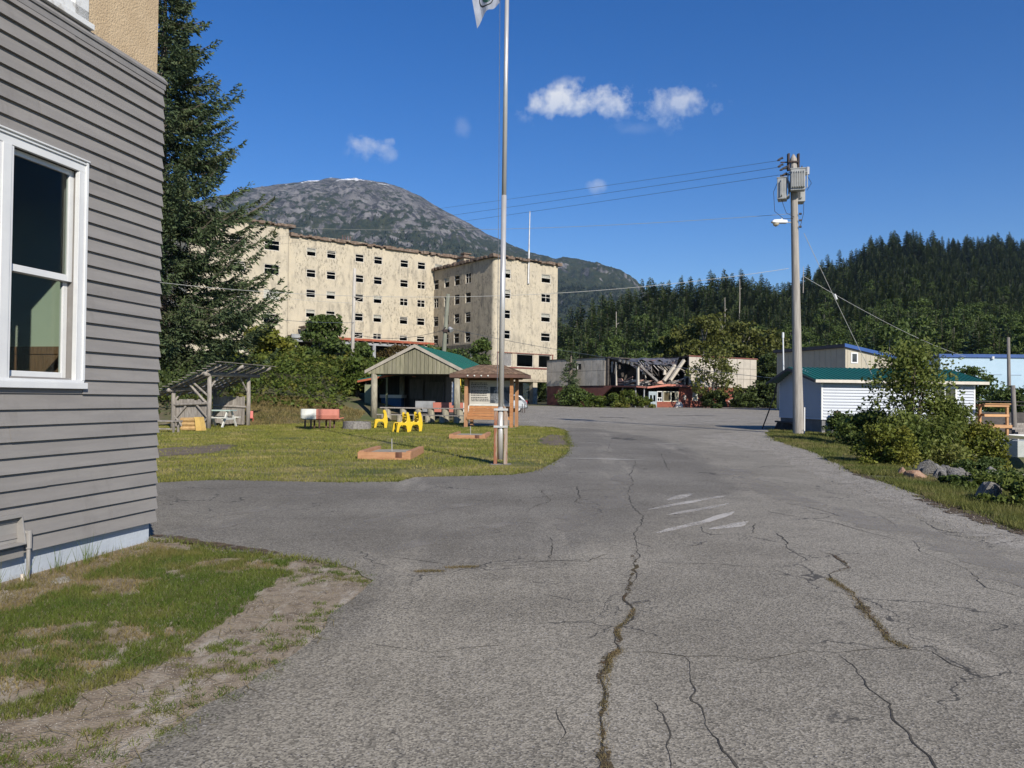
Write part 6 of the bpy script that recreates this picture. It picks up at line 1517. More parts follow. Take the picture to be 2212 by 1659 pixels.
leaf_maple = leafmat('maple_leaf', (0.085, 0.10, 0.022), (0.12, 0.125, 0.03))
leaf_dark = leafmat('dark_shrub_leaf', (0.046, 0.070, 0.020), (0.075, 0.100, 0.028))
leaf_rust = leafmat('rusty_vine_leaf', (0.065, 0.055, 0.018), (0.11, 0.070, 0.025))
needle_m = leafmat('spruce_needle', (0.050, 0.078, 0.036), (0.085, 0.115, 0.050), (0.095, 0.105, 0.046), island=.35, scale=.5, trans=.12)
bark_m = mat('tree_bark', (0.10, 0.078, 0.06), (0.16, 0.14, 0.115), 5, .95, .02, 20, stretch=(3, 3, .5))
pale_bark = mat('alder_bark', (0.27, 0.25, 0.22), (0.16, 0.145, 0.125), 4, .9, .01, 12)

# ------------------------------------------------------------------ the big spruce behind the shelter
def spruce(x, y, H_, rad, label, seed, zlow=1.5, nb=430, lod=1.0):
    rg = np.random.default_rng(seed); base = T(x, y)
    t = thing('spruce_tree', label, 'tree', (x, y, base))
    MB().tube([(0, 0, -1), (0, 0, H_ * .4), (.1, 0, H_)], [.55, .36, .03], 12).build('trunk', bark_m, t, smooth=True)
    PV = []; BR = MB()
    for k in range(nb):
        q = (k + rg.uniform(0, 1)) / nb
        z = zlow + (H_ - zlow) * q ** 1.12
        f = 1 - (z - zlow) / (H_ - zlow)
        L = rad * (f ** .80) * (rg.uniform(.95, 1.2) if rg.uniform() < .28 else rg.uniform(.5, .88)) + .25
        if f > .85: L *= .55 + (1 - f) * 3
        az = rg.uniform(0, 2 * math.pi)
        out_ = np.array([math.cos(az), math.sin(az), 0]); side = np.array([-math.sin(az), math.cos(az), 0])
        drop = .30 * f + rg.uniform(-.05, .08); upt = .38 + .12 * rg.uniform()
        ns = max(6, int(L * 6.0 * lod))
        s = (np.arange(ns) + rg.uniform(0, 1, ns)) / ns; s = .12 + .88 * s
        zz = -drop * L * np.sin(s * math.pi * .62) + upt * L * s ** 3.0 * .75
        P = np.array([0, 0, z]) + out_ * (s * L)[:, None] + np.array([0, 0, 1]) * zz[:, None]
        if lod >= 1 and k % 2 == 0: BR.tube([tuple(np.array([0, 0, z]))] + [tuple(p) for p in P[np.argsort(s)][::max(1, ns // 4)]], .025, 4, cap=False)
        tw = (.20 + .62 * np.sqrt(np.clip(1 - s, 0, 1))) * min(1, .4 + L / 5)
        for sg in (-1, 1, 0):
            m = ns if sg else ns // 2 + 1
            PP, ss, tl = P[:m] if sg else P[-m:], s[:m] if sg else s[-m:], (tw[:m] if sg else tw[-m:] * 1.2)
            dirv = unit(out_ * rg.uniform(.55, .95, (m, 1)) + side * sg * rg.uniform(.5, .95, (m, 1)) + np.array([0, 0, 1]) * rg.uniform(-.55, .18, (m, 1)) + (np.array([0, 0, 1]) * np.clip((ss - .7) * 1.6, 0, 1)[:, None]))
            # each twig carries 3 short sprays
            for j in range(4):
                c0 = PP + dirv * (tl * j * .24)[:, None]
                d2 = unit(dirv + rg.normal(size=(m, 3)) * .35 + np.array([0, 0, -.25]))
                l2 = (tl * rg.uniform(.40, .72, m))[:, None]
                w = unit(np.cross(d2, rg.normal(size=(m, 3)))) * (.028 + .034 * rg.uniform(size=(m, 1)))
                PV.append(np.stack([c0, c0 + d2 * l2 * .45 + w, c0 + d2 * l2, c0 + d2 * l2 * .45 - w], 1).reshape(-1, 3))
    V = np.concatenate(PV); 
    np_mesh('crown', V, np.arange(len(V)).reshape(-1, 4), needle_m, t)
    if BR.v: BR.build('branch', bark_m, t)
    return t
spruce(-20.9, 47.0, 26.3, 8.0, 'huge dark spruce rising behind the grey house and log shelter', 3, 1.0, 600)
def simple_bush(name, label, cat, c, r, n, size, m, seed, group=None, stems=5, top=1.0, trunk_m=None, lumps=22, shape=1.0, kind=None):
    """leafy shrub: clumps spread through a dome-shaped volume; c is the middle of its foot"""
    rg = np.random.default_rng(seed)
    t = thing(name, label, cat, c, 0, group)
    a = rg.uniform(0, 2 * math.pi, lumps); q = rg.uniform(0, 1, lumps) ** .6; zz = rg.uniform(.12, 1, lumps)
    wd = np.sqrt(np.clip(1 - (zz * .92) ** (1.6 * shape), .04, 1))
    C = np.stack([np.cos(a) * q * wd * r[0], np.sin(a) * q * wd * r[1], zz * r[2] * top], 1)
    cs = rg.uniform(.16, .30, lumps) * (r[0] + r[2]) * .5
    k = rg.integers(0, lumps, n); d = unit(rg.normal(size=(n, 3))) * (rg.uniform(0, 1, (n, 1)) ** .45)
    P = C[k] + d * cs[k][:, None] * np.array([1.1, 1.1, .75])
    P[:, 2] = np.maximum(P[:, 2], .03)
    V, F = leaf_quads(P, size, rg)
    np_mesh('foliage', V, F, m, t)
    sm = MB()
    for s in range(stems):
        i = rg.integers(0, lumps); e = C[i]
        sm.tube([(rg.uniform(-.1, .1) * r[0], rg.uniform(-.1, .1) * r[1], -.2), tuple(e * [.4, .4, .55]), tuple(e)], [.018 * (1 + r[2] * .5), .012 * (1 + r[2] * .5), .006], 5)
    sm.build('stem', trunk_m or bark_m, t)
    return t
def tree(name, label, c, h_, rad, n, size, m, seed, bark=None, group=None, crown_from=.35, lumps=34, cat='tree'):
    rg = np.random.default_rng(seed); t = thing(name, label, cat, c, 0, group)
    tk = MB(); lean = rg.uniform(-.06, .06) * h_
    tk.tube([(0, 0, -.4), (lean * .4, 0, h_ * .4), (lean, 0, h_ * .9)], [.028 * h_, .02 * h_, .004 * h_], 8)
    C = []
    for i in range(lumps):
        z = h_ * (crown_from + (1 - crown_from) * (i + .5) / lumps); f = (z / h_ - crown_from) / (1 - crown_from)
        w = rad * math.sqrt(max(.05, 1 - (1.7 * (f - .42)) ** 2 * .8)) ; a = rg.uniform(0, 6.28); q = rg.uniform(.35, 1)
        C.append((lean + math.cos(a) * w * q, math.sin(a) * w * q, z))
        if i % 3 == 0: tk.tube([(lean * z / h_ * .7, 0, max(.2, z - .25 * h_)), tuple(.55 * np.array(C[-1]) + .45 * np.array((0, 0, z - .1 * h_))), C[-1]], [.010 * h_, .006 * h_, .003 * h_], 5)
    C = np.array(C); cs = rg.uniform(.22, .4, lumps) * rad
    k = rg.integers(0, lumps, n); d = unit(rg.normal(size=(n, 3))) * (rg.uniform(0, 1, (n, 1)) ** .4)
    V, F = leaf_quads(C[k] + d * cs[k][:, None] * np.array([1.15, 1.15, .6]), size, rg)
    np_mesh('crown', V, F, m, t); tk.build('trunk', bark or bark_m, t)
    return t
def foot(u, v, Y, dz=0): 
    p = at(u, v, Y); return (p.x, p.y, T(p.x, p.y) + dz)

# ------------------------------------------------------------------ bramble bank
rg = np.random.default_rng(12)
n = 120000
bx = rg.uniform(-40, -1.5, n); by = rg.uniform(38, 92, n)
keep = (by > 42.6 + np.clip((bx + 11) * 1.3, -1.0, 20) + 1.6 * (fbm(bx * .35, by * .35, 3, 4) - .5)) & (rg.uniform(size=n) < np.clip(60 / by, .25, 1) ** 1.6)
keep &= ~((bx > -4.4) & (by < 62))
keep &= ~((bx > -9.5) & (by < 56.5)) 
bx, by = bx[keep], by[keep]
hh = (.3 + 1.9 * np.clip(66 / by, .45, 1) ** 2 * fbm(bx * .28, by * .28, 4, 9) ** 1.3)
ed = np.clip((by - (42.6 + np.clip((bx + 11) * 1.3, -1.0, 20))) / 2.2, .35, 1)
bz = terrain(bx, by) + hh * ed * (1 - .42 * rg.uniform(size=len(bx)) ** 2)
V, F = leaf_quads(np.stack([bx, by, bz], 1), .15 * np.clip(by / 48, 1, 1.6), rg, 1.35, 1.7)
tag(np_mesh('bramble_thicket', V, F, leaf_bramble), 'dense bramble thicket over the bank below the hotel', 'thicket', kind='stuff')
dn = 9000; dx = rg.uniform(-40, -14.5, dn); dy = rg.uniform(38.2, 47, dn); dz = terrain(dx, dy) + rg.uniform(0, 1, dn) * (1.2 + 1.6 * fbm(dx * .4, dy * .4, 3, 2))
V, F = leaf_quads(np.stack([dx, dy, dz], 1), .15, rg, 1.4, .6)
tag(np_mesh('undergrowth', V, F, leaf_dark), 'dark undergrowth beneath the huge spruce', 'undergrowth', kind='stuff')

# shrubs and trees around the hotel and lot
simple_bush('shrub', 'tall green shrub growing on the bank before the hotel loggia', 'shrub', foot(695, 790, 84), (2.7, 2.4, 5.4), 5600, .24, leaf_alder, 31, stems=8, lumps=40, trunk_m=pale_bark)
simple_bush('shrub', 'loose green shrub around the foot of the bleached pole', 'shrub', foot(775, 790, 76), (1.6, 1.6, 2.6), 2600, .22, leaf_alder, 32, lumps=30)
simple_bush('shrub', 'lime-green shrub beside the spruce in front of the hotel tower', 'shrub', foot(560, 790, 66), (3.2, 2.5, 3.4), 5200, .2, leaf_lime, 33, lumps=36)
simple_bush('shrub', 'pale green shrub below the hotel tower windows', 'shrub', foot(610, 800, 72), (2.4, 2.2, 2.6), 3600, .2, leaf_willow, 34, lumps=30)
simple_bush('shrub', 'young leafy tree against the hotel wing side wall', 'shrub', foot(1040, 785, 108), (1.8, 1.8, 5.6), 2600, .3, leaf_alder, 35, lumps=26, shape=.8)
simple_bush('shrub', 'green shrub seen through the open back of the pavilion', 'shrub', foot(950, 850, 66), (3.4, 2.4, 2.8), 3600, .2, leaf_alder, 36, lumps=30)
simple_bush('shrub', 'dark green shrub right of the opening behind the pavilion', 'shrub', foot(1000, 850, 72), (3.2, 2.4, 3.0), 3200, .2, leaf_dark, 37, lumps=30)
simple_bush('shrub', 'dark bushy shrub left of the pavilion post', 'shrub', foot(775, 880, 50), (1.5, 1.4, 2.7), 3600, .14, leaf_bramble, 38, lumps=26)
iv = thing('ivy', 'rusty-leaved ivy mound smothering the hotel loggia', 'ivy', tuple(hotel.matrix_basis @ Vector((-7.2, 15.0, 5.4))))
rg2 = np.random.default_rng(5); q = unit(rg2.normal(size=(5200, 3))) * rg2.uniform(.55, 1, (5200, 1)) ** .5 * np.array([3.7, 1.6, 2.5]) + np.array([0, 0, 1.9]); q = q[(q[:, 2] > 0)]
V, F = leaf_quads(q, .2, rg2); np_mesh('foliage', V, F, leaf_rust, iv); MB().tube([(0, 0, 0), (.2, 0, 3.5)], .08, 6).build('stem', bark_m, iv)
simple_bush('shrub', 'thin rusty creeper on the loggia column nearest the wing', 'shrub', tuple(hotel.matrix_basis @ Vector((-3.0, 14.9, 5.4))), (.9, .7, 4.0), 900, .2, leaf_rust, 39, lumps=14, shape=.6)
tree('alder_tree', 'airy alder growing in front of the pale panels of burnt building', foot(1538, 868, 99), 7.0, 3.2, 2000, .24, leaf_maple, 41, pale_bark, crown_from=.22, lumps=44)
simple_bush('shrub', 'dark shrub heap at the foot of the airy alder', 'shrub', foot(1542, 872, 98.5), (2.2, 1.6, 2.3), 2200, .22, leaf_dark, 42, lumps=24)
simple_bush('shrub', 'dark shrub under the open corner of the burnt building', 'shrub', foot(1598, 874, 104), (1.4, 1.2, 1.9), 1300, .22, leaf_dark, 43, lumps=22)
for i, (u, Y, rx, h_, lab) in enumerate(((1285, 95, 2.2, 1.2, 'leftmost clump of the low green hedge before the burnt building'), (1325, 94.5, 2.4, 1.5, 'second clump from left of the low hedge before the burnt building'), (1358, 95, 1.9, 1.9, 'tallest clump of the low hedge before the burnt building'), (1388, 96, 1.6, 1.2, 'rightmost low clump of the hedge, beside the pale blue door'))):
    simple_bush('shrub', lab, 'shrub', foot(u, 878, Y), (rx, 1.4, h_), 2000, .17, leaf_bramble, 50 + i, 'hedge clumps before the burnt building', lumps=20)
spruce(at(1232, 860, 106).x, 106, 7.4, 1.9, 'young conifer between the hotel pillars and grey panels', 44, .3, 110, .6)
simple_bush('shrub', 'green shrub below the young conifer by the hotel pillar', 'shrub', foot(1245, 870, 103), (2.8, 1.8, 2.4), 2600, .2, leaf_alder, 45, lumps=26)
for i, (u, Y, h_, rd, lab) in enumerate(((1478, 128, 12.5, 4.2, 'leftmost pale maple behind the burnt building'), (1520, 126, 13.6, 4.6, 'second pale maple from the left behind the burnt building'), (1562, 130, 14.4, 5.0, 'tallest pale maple behind the burnt building roof'), (1605, 127, 12.8, 4.6, 'pale maple behind the right end of burnt building'), (1640, 125, 11.4, 4.2, 'rightmost pale maple past the burnt building corner'), (1450, 131, 11.0, 3.8, 'small greener maple left of the pale maples'))):
    tree('maple_tree', lab, foot(u, 870, Y), h_, rd, 3600, .34, leaf_maple if i < 5 else leaf_alder, 60 + i, pale_bark, 'maples behind the burnt building', .15, 40)
for i, (u, Y, h_, lab) in enumerate(((1665, 112, 7, 'dark shrub right of the burnt building near the shed'), (1690, 108, 6, 'dark shrub directly left of the shed gable'), (1655, 104, 3.2, 'low shrub at the lot edge beyond the burnt building'))):
    simple_bush('shrub', lab, 'shrub', foot(u, 870, Y), (3.0, 2.5, h_), 3200, .26, leaf_dark, 70 + i, lumps=30)
for i, (u, Y, h_, lab) in enumerate(((2090, 60, 4.6, 'leafy tree between the shed roof and pale blue building'), (2125, 55, 3.8, 'leafy shrub right of the shed roof end'), (2195, 52, 4.6, 'dark shrub at the right picture edge by the pier'))):
    simple_bush('shrub', lab, 'shrub', foot(u, 890, Y), (2.3, 2.0, h_), 4200, .16, leaf_alder, 75 + i, lumps=30, shape=.8)
# the big willow bush before the shed and its low neighbours
def shore_bush(u, Y, r, n, size, m, seed, label, v=0, lumps=40, shape=.75, stems=10):
    p = at(u, 900, Y); return simple_bush('shrub', label, 'shrub', (p.x, p.y, T(p.x, p.y) - .1), r, n, size, m, seed, lumps=lumps, shape=shape, stems=stems)
shore_bush(1970, 26.5, (1.95, 1.3, 3.85), 7200, 0.076, leaf_willow, 81, 'tall willow bush in front of the white shed wall', lumps=74, shape=.6, stems=18)
shore_bush(1880, 27.8, (1.6, 1.1, 1.35), 8680, 0.072, leaf_alder, 82, 'dark spreading bush left of the tall willow bush')
shore_bush(2052, 26.5, (1.4, 1.2, 2.3), 7130, 0.072, leaf_willow, 83, 'olive bush right of the tall willow bush')
shore_bush(1975, 25.2, (1.9, 1.0, 1.45), 8680, 0.068, leaf_willow, 84, 'low bush spreading in front of the tall willow bush')
shore_bush(2110, 26.5, (1.1, 1.0, 1.7), 6510, 0.068, leaf_lime, 85, 'yellow-green bush at the right of the shore bushes')
shore_bush(1912, 19.3, (.85, .7, 1.0), 6510, 0.049, leaf_lime, 86, 'low yellow-green bush on the grass bank by the road', shape=1)
shore_bush(1815, 32.5, (.8, .5, 1.1), 2790, 0.065, leaf_alder, 87, 'small vine clump climbing the shed front corner', shape=1)
for i, (u, Y, r, lab) in enumerate(((2060, 14.9, (.6, .4, .26), 'low leafy weeds above the big grey boulder'), (2150, 14.6, (.8, .6, .4), 'low leafy weeds right of the big grey boulder'), (2200, 18.5, (1.0, .8, .55), 'tangle of weeds on the rocky slope at right edge'), (2205, 12.3, (.6, .6, .55), 'tall grassy weeds at the right picture edge'), (2120, 21.5, (.9, .7, .6), 'yellowish weeds between the grey rocks'))):
    shore_bush(u, Y, r, 3600, .045, leaf_alder if i % 2 == 0 else leaf_willow, 90 + i, lab, lumps=24, shape=1, stems=4)
# rocks on the shore bank
rockA = mat('grey_rock', (0.11, 0.105, 0.098), (0.22, 0.21, 0.195), 5, .9, .03, 9, rand=.18); rockB = mat('reddish_rock', (0.27, 0.15, 0.09), (0.36, 0.25, 0.18), 4, .9, .02, 9)
rmesh = [rock_mesh('rock', 200 + i, rockA) for i in range(6)]
rr2 = random.Random(9)
ROCKS = [(2135, 12.7, .27, .24, 'big grey boulder with sloping face beside the weeds'), (1978, 16.0, .34, .13, 'long reddish rock lying at the bank edge'), (1950, 16.8, .16, .12, 'small reddish rock next to the long reddish rock')]
for u, Y, s, h_, lab in ROCKS:
    p = at(u, 900, Y); o = bpy.data.objects.new('rock', rock_mesh('rock', int(u), rockB if 'red' in lab else rockA)); col.objects.link(o)
    o.location = (p.x, p.y, T(p.x, p.y) + h_ * .45); o.scale = (s, s * .8, h_ * 1.25); o.rotation_euler = (rr2.uniform(-.2, .2), rr2.uniform(-.3, .3), rr2.uniform(0, 6)); tag(o, lab, 'rock', 'rocks on the shore bank')
placed = []
for k in range(80):
    for _ in range(30):
        if k < 40: u, Y = rr2.uniform(1985, 2125), rr2.uniform(16.6, 20.6)
        else: u, Y = rr2.uniform(2110, 2290), rr2.uniform(19.0, 29.0)
        p = at(u, 900, Y)
        if all(math.hypot(p.x - a_, p.y - b_) > .27 for a_, b_ in placed): break
    placed.append((p.x, p.y)); s = rr2.uniform(.10, .24) if k < 40 else rr2.uniform(.13, .42)
    o = bpy.data.objects.new('rock', rmesh[k % 6]); col.objects.link(o); o.location = (p.x, p.y, T(p.x, p.y) + s * .25); o.scale = (s, s * rr2.uniform(.6, 1), s * rr2.uniform(.6, 1.0)); o.rotation_euler = (rr2.uniform(-1.2, 1.2), rr2.uniform(-1.2, 1.2), rr2.uniform(0, 6))
    tag(o, 'one of the grey rocks jumbled below the road near bushes' if k < 40 else 'one of the pale rocks tumbling down the far right shore slope', 'rock', 'rocks on the shore bank')

# ------------------------------------------------------------------ grass
grass_green = leafmat('verge_grass', (0.075, 0.118, 0.018), (0.118, 0.150, 0.026), (0.20, 0.175, 0.055), island=.3, scale=2.2, trans=.3)
grass_straw = leafmat('straw_grass', (0.26, 0.20, 0.085), (0.20, 0.165, 0.06), (0.13, 0.125, 0.04), island=.3, scale=2, trans=.3)
lawn_grass_m = leafmat('lawn_blade', (0.172, 0.192, 0.032), (0.245, 0.235, 0.05), (0.36, 0.30, 0.115), island=.28, scale=.9, trans=.3)
weed_grass_m = leafmat('bank_grass', (0.105, 0.13, 0.028), (0.165, 0.165, 0.045), (0.25, 0.205, 0.09), island=.3, scale=1.1, trans=.3)
rg = np.random.default_rng(33)
GR = [(-3.95, 8.55), (-2.9, 8.0), (-2.0, 7.72), (-1.88, 6.9), (-1.92, 5.87), (-2.02, 5.12), (-2.16, 4.48), (-2.26, 4.1), (-2.5, 3.9), (-2.75, 3.2), (-5.2, 1.5), (-4.7, 4.2)]
n = 210000; x = rg.uniform(-4.9, -1.3, n); y = rg.uniform(2.6, 8.7, n)
wallx = -3.87 - (8.67 - y) * math.tan(R(11.3))
inside = inpoly(x + .34 * (fbm(x * 2.1, y * 2.1, 4, 21) - .5) * 2, y + .3 * (fbm(x * 2.3, y * 2.3, 4, 22) - .5), GR) & (x > wallx + .02)
f = fbm(x * 1.5, y * 1.5, 4, 3); f2 = fbm(x * 5, y * 5, 3, 8)
near_wall = x - wallx
green = inside & (f + .55 * (f2 - .5) > .395 + .32 * np.clip(1 - near_wall / .75, 0, 1))
P = np.stack([x, y, SLOPE * y + .004], 1)
Pg_ = P[green]
V, F = blades(Pg_, .046, .0048, rg, 1.3)
tag(np_mesh('verge_grass', V, F, grass_green), 'green grass patch beside the grey house foundation', 'grass', kind='stuff')
strw = inside & ((near_wall < .8) | (f < .42)) & (rg.uniform(size=n) < .34)
V, F = blades(P[strw], .045, .0045, rg, 1.6)
tag(np_mesh('straw_grass', V, F, grass_straw), 'dry straw-coloured grass along the house foundation', 'grass', kind='stuff')
# sparse tufts in the dirt
tx = rg.uniform(-3.0, -1.15, 700); ty = rg.uniform(3.2, 7.6, 700); ok = inpoly(tx, ty, verge_poly) & ~inpoly(tx, ty, GR) & (fbm(tx * 1.4, ty * 1.4, 3, 5) > .46)
tx, ty = tx[ok], ty[ok]; k = rg.integers(0, len(tx), 9500)
px_ = tx[k] + rg.normal(size=9500) * .03; py_ = ty[k] + rg.normal(size=9500) * .026
V, F = blades(np.stack([px_, py_, SLOPE * py_ + .006], 1), .022, .0048, rg, 1.6)
tag(np_mesh('dirt_tufts', V, F, grass_green), 'small green tufts scattered over the bare dirt by the asphalt', 'grass', kind='stuff')
# long blades against the foundation
for cx_, cy_, cn, hg in ((-4.02, 7.55, 26, .26), (-4.07, 7.2, 20, .22), (-4.22, 6.35, 16, .22), (-3.96, 7.9, 16, .14), (-4.14, 6.75, 10, .24)):
    Pb = np.stack([cx_ + rg.normal(size=cn) * .035 + .05, cy_ + rg.normal(size=cn) * .09, np.full(cn, SLOPE * cy_)], 1)
    V, F = blades(Pb, hg, .007, rg, .45)
    tag(np_mesh('tall_grass', V, F, grass_green), 'long grass blades standing against the pale blue foundation', 'grass', kind='stuff')
# lawn
LP = [(-22, 38), (-14.5, 38), (-11.9, 37.3), (-9.0, 42.0), (-7.0, 45.5), (-2.5, 46.0)] + LAWN_EDGE[:-1] + [(-22, 13.7)]
n = 330000; y = 13.6 + (46 - 13.6) * rg.uniform(size=n) ** 1.25; x = rg.uniform(-1, 1, n); x = -9 + x * 12
ok = inpoly(x, y, LP); mudd = inpoly(x, y, [(-9.72, 21.86), (-8.72, 23.96), (-8.05, 23.65), (-7.57, 20.82), (-8.54, 19.21), (-12, 18.6), (-13, 21)]) | inpoly(x, y, [(1.9, 25.3), (1.3, 25.0), (0.85, 26.5), (1.0, 29.0), (1.55, 31.5), (2.3, 31.0), (2.15, 28)])
dens = fbm(x * .55, y * .55, 4, 2); ok &= (dens + .35 * (rg.uniform(size=n) - .5) > .33) & (~mudd | (rg.uniform(size=n) < .30 * np.clip(fbm(x * 2, y * 2, 3, 14) * 3 - 1.1, 0, 1)))
x, y = x[ok], y[ok]
V, F = blades(np.stack([x, y, SLOPE * y + .012], 1), .045, .012 + .0006 * (y - 13), rg, 1.2)
tag(np_mesh('lawn_grass', V, F, lawn_grass_m), 'mown yellowish-green grass of the park lawn', 'grass', kind='stuff')
# mound slope, dry grass
n = 30000; x = rg.uniform(-16, -8.4, n); y = rg.uniform(37, 46, n); ok = (y > 37.3 + np.clip((x + 12) * 1.6, -1, 9)) & (y < 46)
x, y = x[ok], y[ok]; V, F = blades(np.stack([x, y, terrain(x, y)], 1), .13, .03, rg, 1.4)
tag(np_mesh('mound_grass', V, F, grass_straw), 'dry yellow grass on the mound behind the log shelter', 'grass', kind='stuff')
# bank grass along the right edge of the road
n = 90000; y = 8.6 + 29 * rg.uniform(size=n) ** 1.4; e = np.interp(y, EDGE[:, 1], EDGE[:, 0]); wd = .5 + .10 * (y - 8) + 1.2 * (y > 21) - 1.3 * ((y > 14.5) & (y < 21))
x = e - .02 + rg.uniform(0, 1, n) ** 1.3 * (wd + 1.2); x += .12 * (fbm(x * 3, y * 3, 2, 1) - .5)
ok = fbm(x * 1.1, y * 1.1, 3, 6) > .32 + .25 * np.clip(.25 - (x - e), 0, .25) * 4
x, y = x[ok], y[ok]; V, F = blades(np.stack([x, y, terrain(x, y) + .004], 1), .085, .008 + .0007 * (y - 8), rg, .9)
tag(np_mesh('bank_grass', V, F, weed_grass_m), 'rough grass strip along the right road edge', 'grass', kind='stuff')
# ragged grass along the paving edges
EP = []
for line, amp_, hh_, dn_ in ((LAWN_EDGE[1:-1], .16, .055, 90), ([(-3.9, 8.62), (-3.57, 8.6), (-2.77, 8.05), (-2.08, 7.8), (-1.59, 7.5)], .10, .05, 260), ([(x_ + .05, y_) for x_, y_ in EDGE[1:10]], .22, .07, 110)):
    for (ax, ay), (bx2, by2) in zip(line[:-1], line[1:]):
        m_ = int(math.hypot(bx2 - ax, by2 - ay) * dn_); s_ = rg.uniform(size=m_); q_x = ax + (bx2 - ax) * s_; q_y = ay + (by2 - ay) * s_
        off = rg.normal(size=(m_, 2)) * amp_ * .5 * np.clip(fbm(q_x * 1.7, q_y * 1.7, 3, 31)[:, None] * 3 - .7, .1, 1.6)
        EP.append(np.column_stack([q_x + off[:, 0], q_y + off[:, 1], np.full(m_, hh_)]))
EP = np.concatenate(EP); V, F = blades(np.column_stack([EP[:, :2], SLOPE * EP[:, 1] + .012]), EP[:, 2], .007 + .0006 * EP[:, 1], rg, 1.4)
tag(np_mesh('edge_grass', V, F, weed_grass_m), 'ragged grass spilling over the paving edges', 'grass', kind='stuff')
# moss tufts in the wide cracks
PT = []
for pts, wdt, cnt in ((CR['b'][:7], .05, 1500), (CR['a'][:5], .034, 900), (CR['a'][5:9], .024, 400), ([(-.86, 7.27), (-.61, 7.3)], .05, 500), ([(-.59, 7.44), (-.32, 7.5)], .05, 500)):
    pts = np.array(pts); k = rg.integers(0, len(pts) - 1, cnt); s = rg.uniform(size=(cnt, 1)); PT.append(pts[k] * (1 - s) + pts[k + 1] * s + rg.normal(size=(cnt, 2)) * wdt * .45)
PT = np.concatenate(PT); V, F = blades(np.column_stack([PT, SLOPE * PT[:, 1] + .021]), .015, .004, rg, 1.6)
tag(np_mesh('crack_moss_tufts', V, F, mat('moss_blade', (0.10, 0.08, 0.028), (0.16, 0.12, 0.06), 5, .8, island=.3)), 'brown-green moss growing out of the road cracks', 'moss', kind='stuff')
# dry stems lying over the verge
n = 2600; x = rg.uniform(-4.4, -1.2, n); y = rg.uniform(3.2, 8.3, n); ok = inpoly(x, y, verge_poly); x, y = x[ok], y[ok]; a = rg.uniform(0, 6.28, len(x)); l = rg.uniform(.03, .16, len(x))
p0 = np.stack([x, y, SLOPE * y + .012 + rg.uniform(0, .02, len(x))], 1); p1 = p0 + np.stack([np.cos(a) * l, np.sin(a) * l, rg.uniform(-.008, .02, len(x))], 1); sd_ = np.stack([-np.sin(a), np.cos(a), np.zeros(len(x))], 1) * .0022
V = np.stack([p0 - sd_, p0 + sd_, p1 + sd_ * .5, p1 - sd_ * .5], 1).reshape(-1, 3)
tag(np_mesh('dry_stems', V, np.arange(len(V)).reshape(-1, 4), grass_straw), 'dry straw stems lying over the verge by the house', 'straw', kind='stuff')
# loose stones on the gravel shoulder and verge
n = 16000; k1 = rg.uniform(size=n) < .2; y = np.where(k1, rg.uniform(9, 34, n), rg.uniform(3.3, 7.5, n)); x = np.where(k1, np.interp(y, EDGE[:, 1], EDGE[:, 0]) - rg.uniform(0, .9, n) * (1 + (y - 9) * .05), rg.uniform(-2.6, -1.2, n))
ok = k1 | inpoly(x, y, verge_poly); x, y = x[ok], y[ok]; s = np.where(y > 8, .008, .0034) * rg.uniform(.5, 1.5, len(x))
Pp = np.stack([x, y, SLOPE * y + .022 * (y > 8) + .006], 1); oc = np.array([(1, 0, 0), (0, 1, 0), (-1, 0, 0), (0, -1, 0), (0, 0, .8), (0, 0, -.6)]); of = np.array([(0, 1, 4), (1, 2, 4), (2, 3, 4), (3, 0, 4), (1, 0, 5), (2, 1, 5), (3, 2, 5), (0, 3, 5)])
V = (Pp[:, None] + oc[None] * s[:, None, None] * rg.uniform(.6, 1.3, (len(x), 6, 1))).reshape(-1, 3); F = (of[None] + 6 * np.arange(len(x))[:, None, None]).reshape(-1, 3)
tag(np_mesh('loose_gravel', V, F, mat('loose_stone', (0.22, 0.20, 0.17), (0.29, 0.27, 0.235), 9, .9, island=.35)), 'loose gravel stones on the road edges', 'gravel', kind='stuff')

# ================================================================== FAR: forested hill, mountain
hor = lambda u: 861.5 + (u - 1106) * .0105
RID = np.array([(1120, 720, 250), (1210, 675, 290), (1290, 630, 340), (1370, 600, 400), (1440, 590, 430), (1530, 580, 450), (1620, 582, 465), (1690, 596, 490), (1720, 590, 520), (1745, 572, 560), (1800, 548, 620), (1850, 528, 670), (1900, 503, 720), (1960, 490, 760), (2030, 503, 780), (2100, 507, 800), (2160, 502, 810), (2212, 507, 820), (2420, 530, 860)], float)
TREE_H = 23.0
def ridge(t):
    u = 1106 + 1725 * t; yr = np.interp(u, RID[:, 0], RID[:, 2]); vy = np.interp(u, RID[:, 0], RID[:, 1])
    return yr, np.maximum(1.65 + (hor(u) - vy) / 1725 * yr - TREE_H * .93, 1.0)
def hill(t, q):
    yr, zr = ridge(t); y0 = np.where(t > .36, 112, 126)
    y = y0 + (yr - y0) * q
    z = 1.0 + (zr - 1.0) * np.where(q < 1, np.clip(q, 0, 1) ** 1.15, 1 - .35 * (q - 1))
    x = t * y
    return x, y, z + 3.0 * (fbm(x * .03, y * .03, 3, 5) - .5) * np.clip(q * 4, 0, 1)
tt, qq = np.meshgrid(np.linspace(.02, .80, 90), np.linspace(-.02, 1.5, 50))
x, y, z = hill(tt.ravel(), qq.ravel()); nq = 90
z[qq.ravel() < 0] -= 1.5
ii = (np.arange(49)[:, None] * nq + np.arange(nq - 1)[None]).ravel()
tag(np_mesh('hill', np.stack([x, y, z], 1), np.stack([ii, ii + 1, ii + nq + 1, ii + nq], 1), mat('forest_floor', (0.03, 0.038, 0.018), (0.05, 0.05, 0.025), .1, .95), smooth=True), kind='structure')
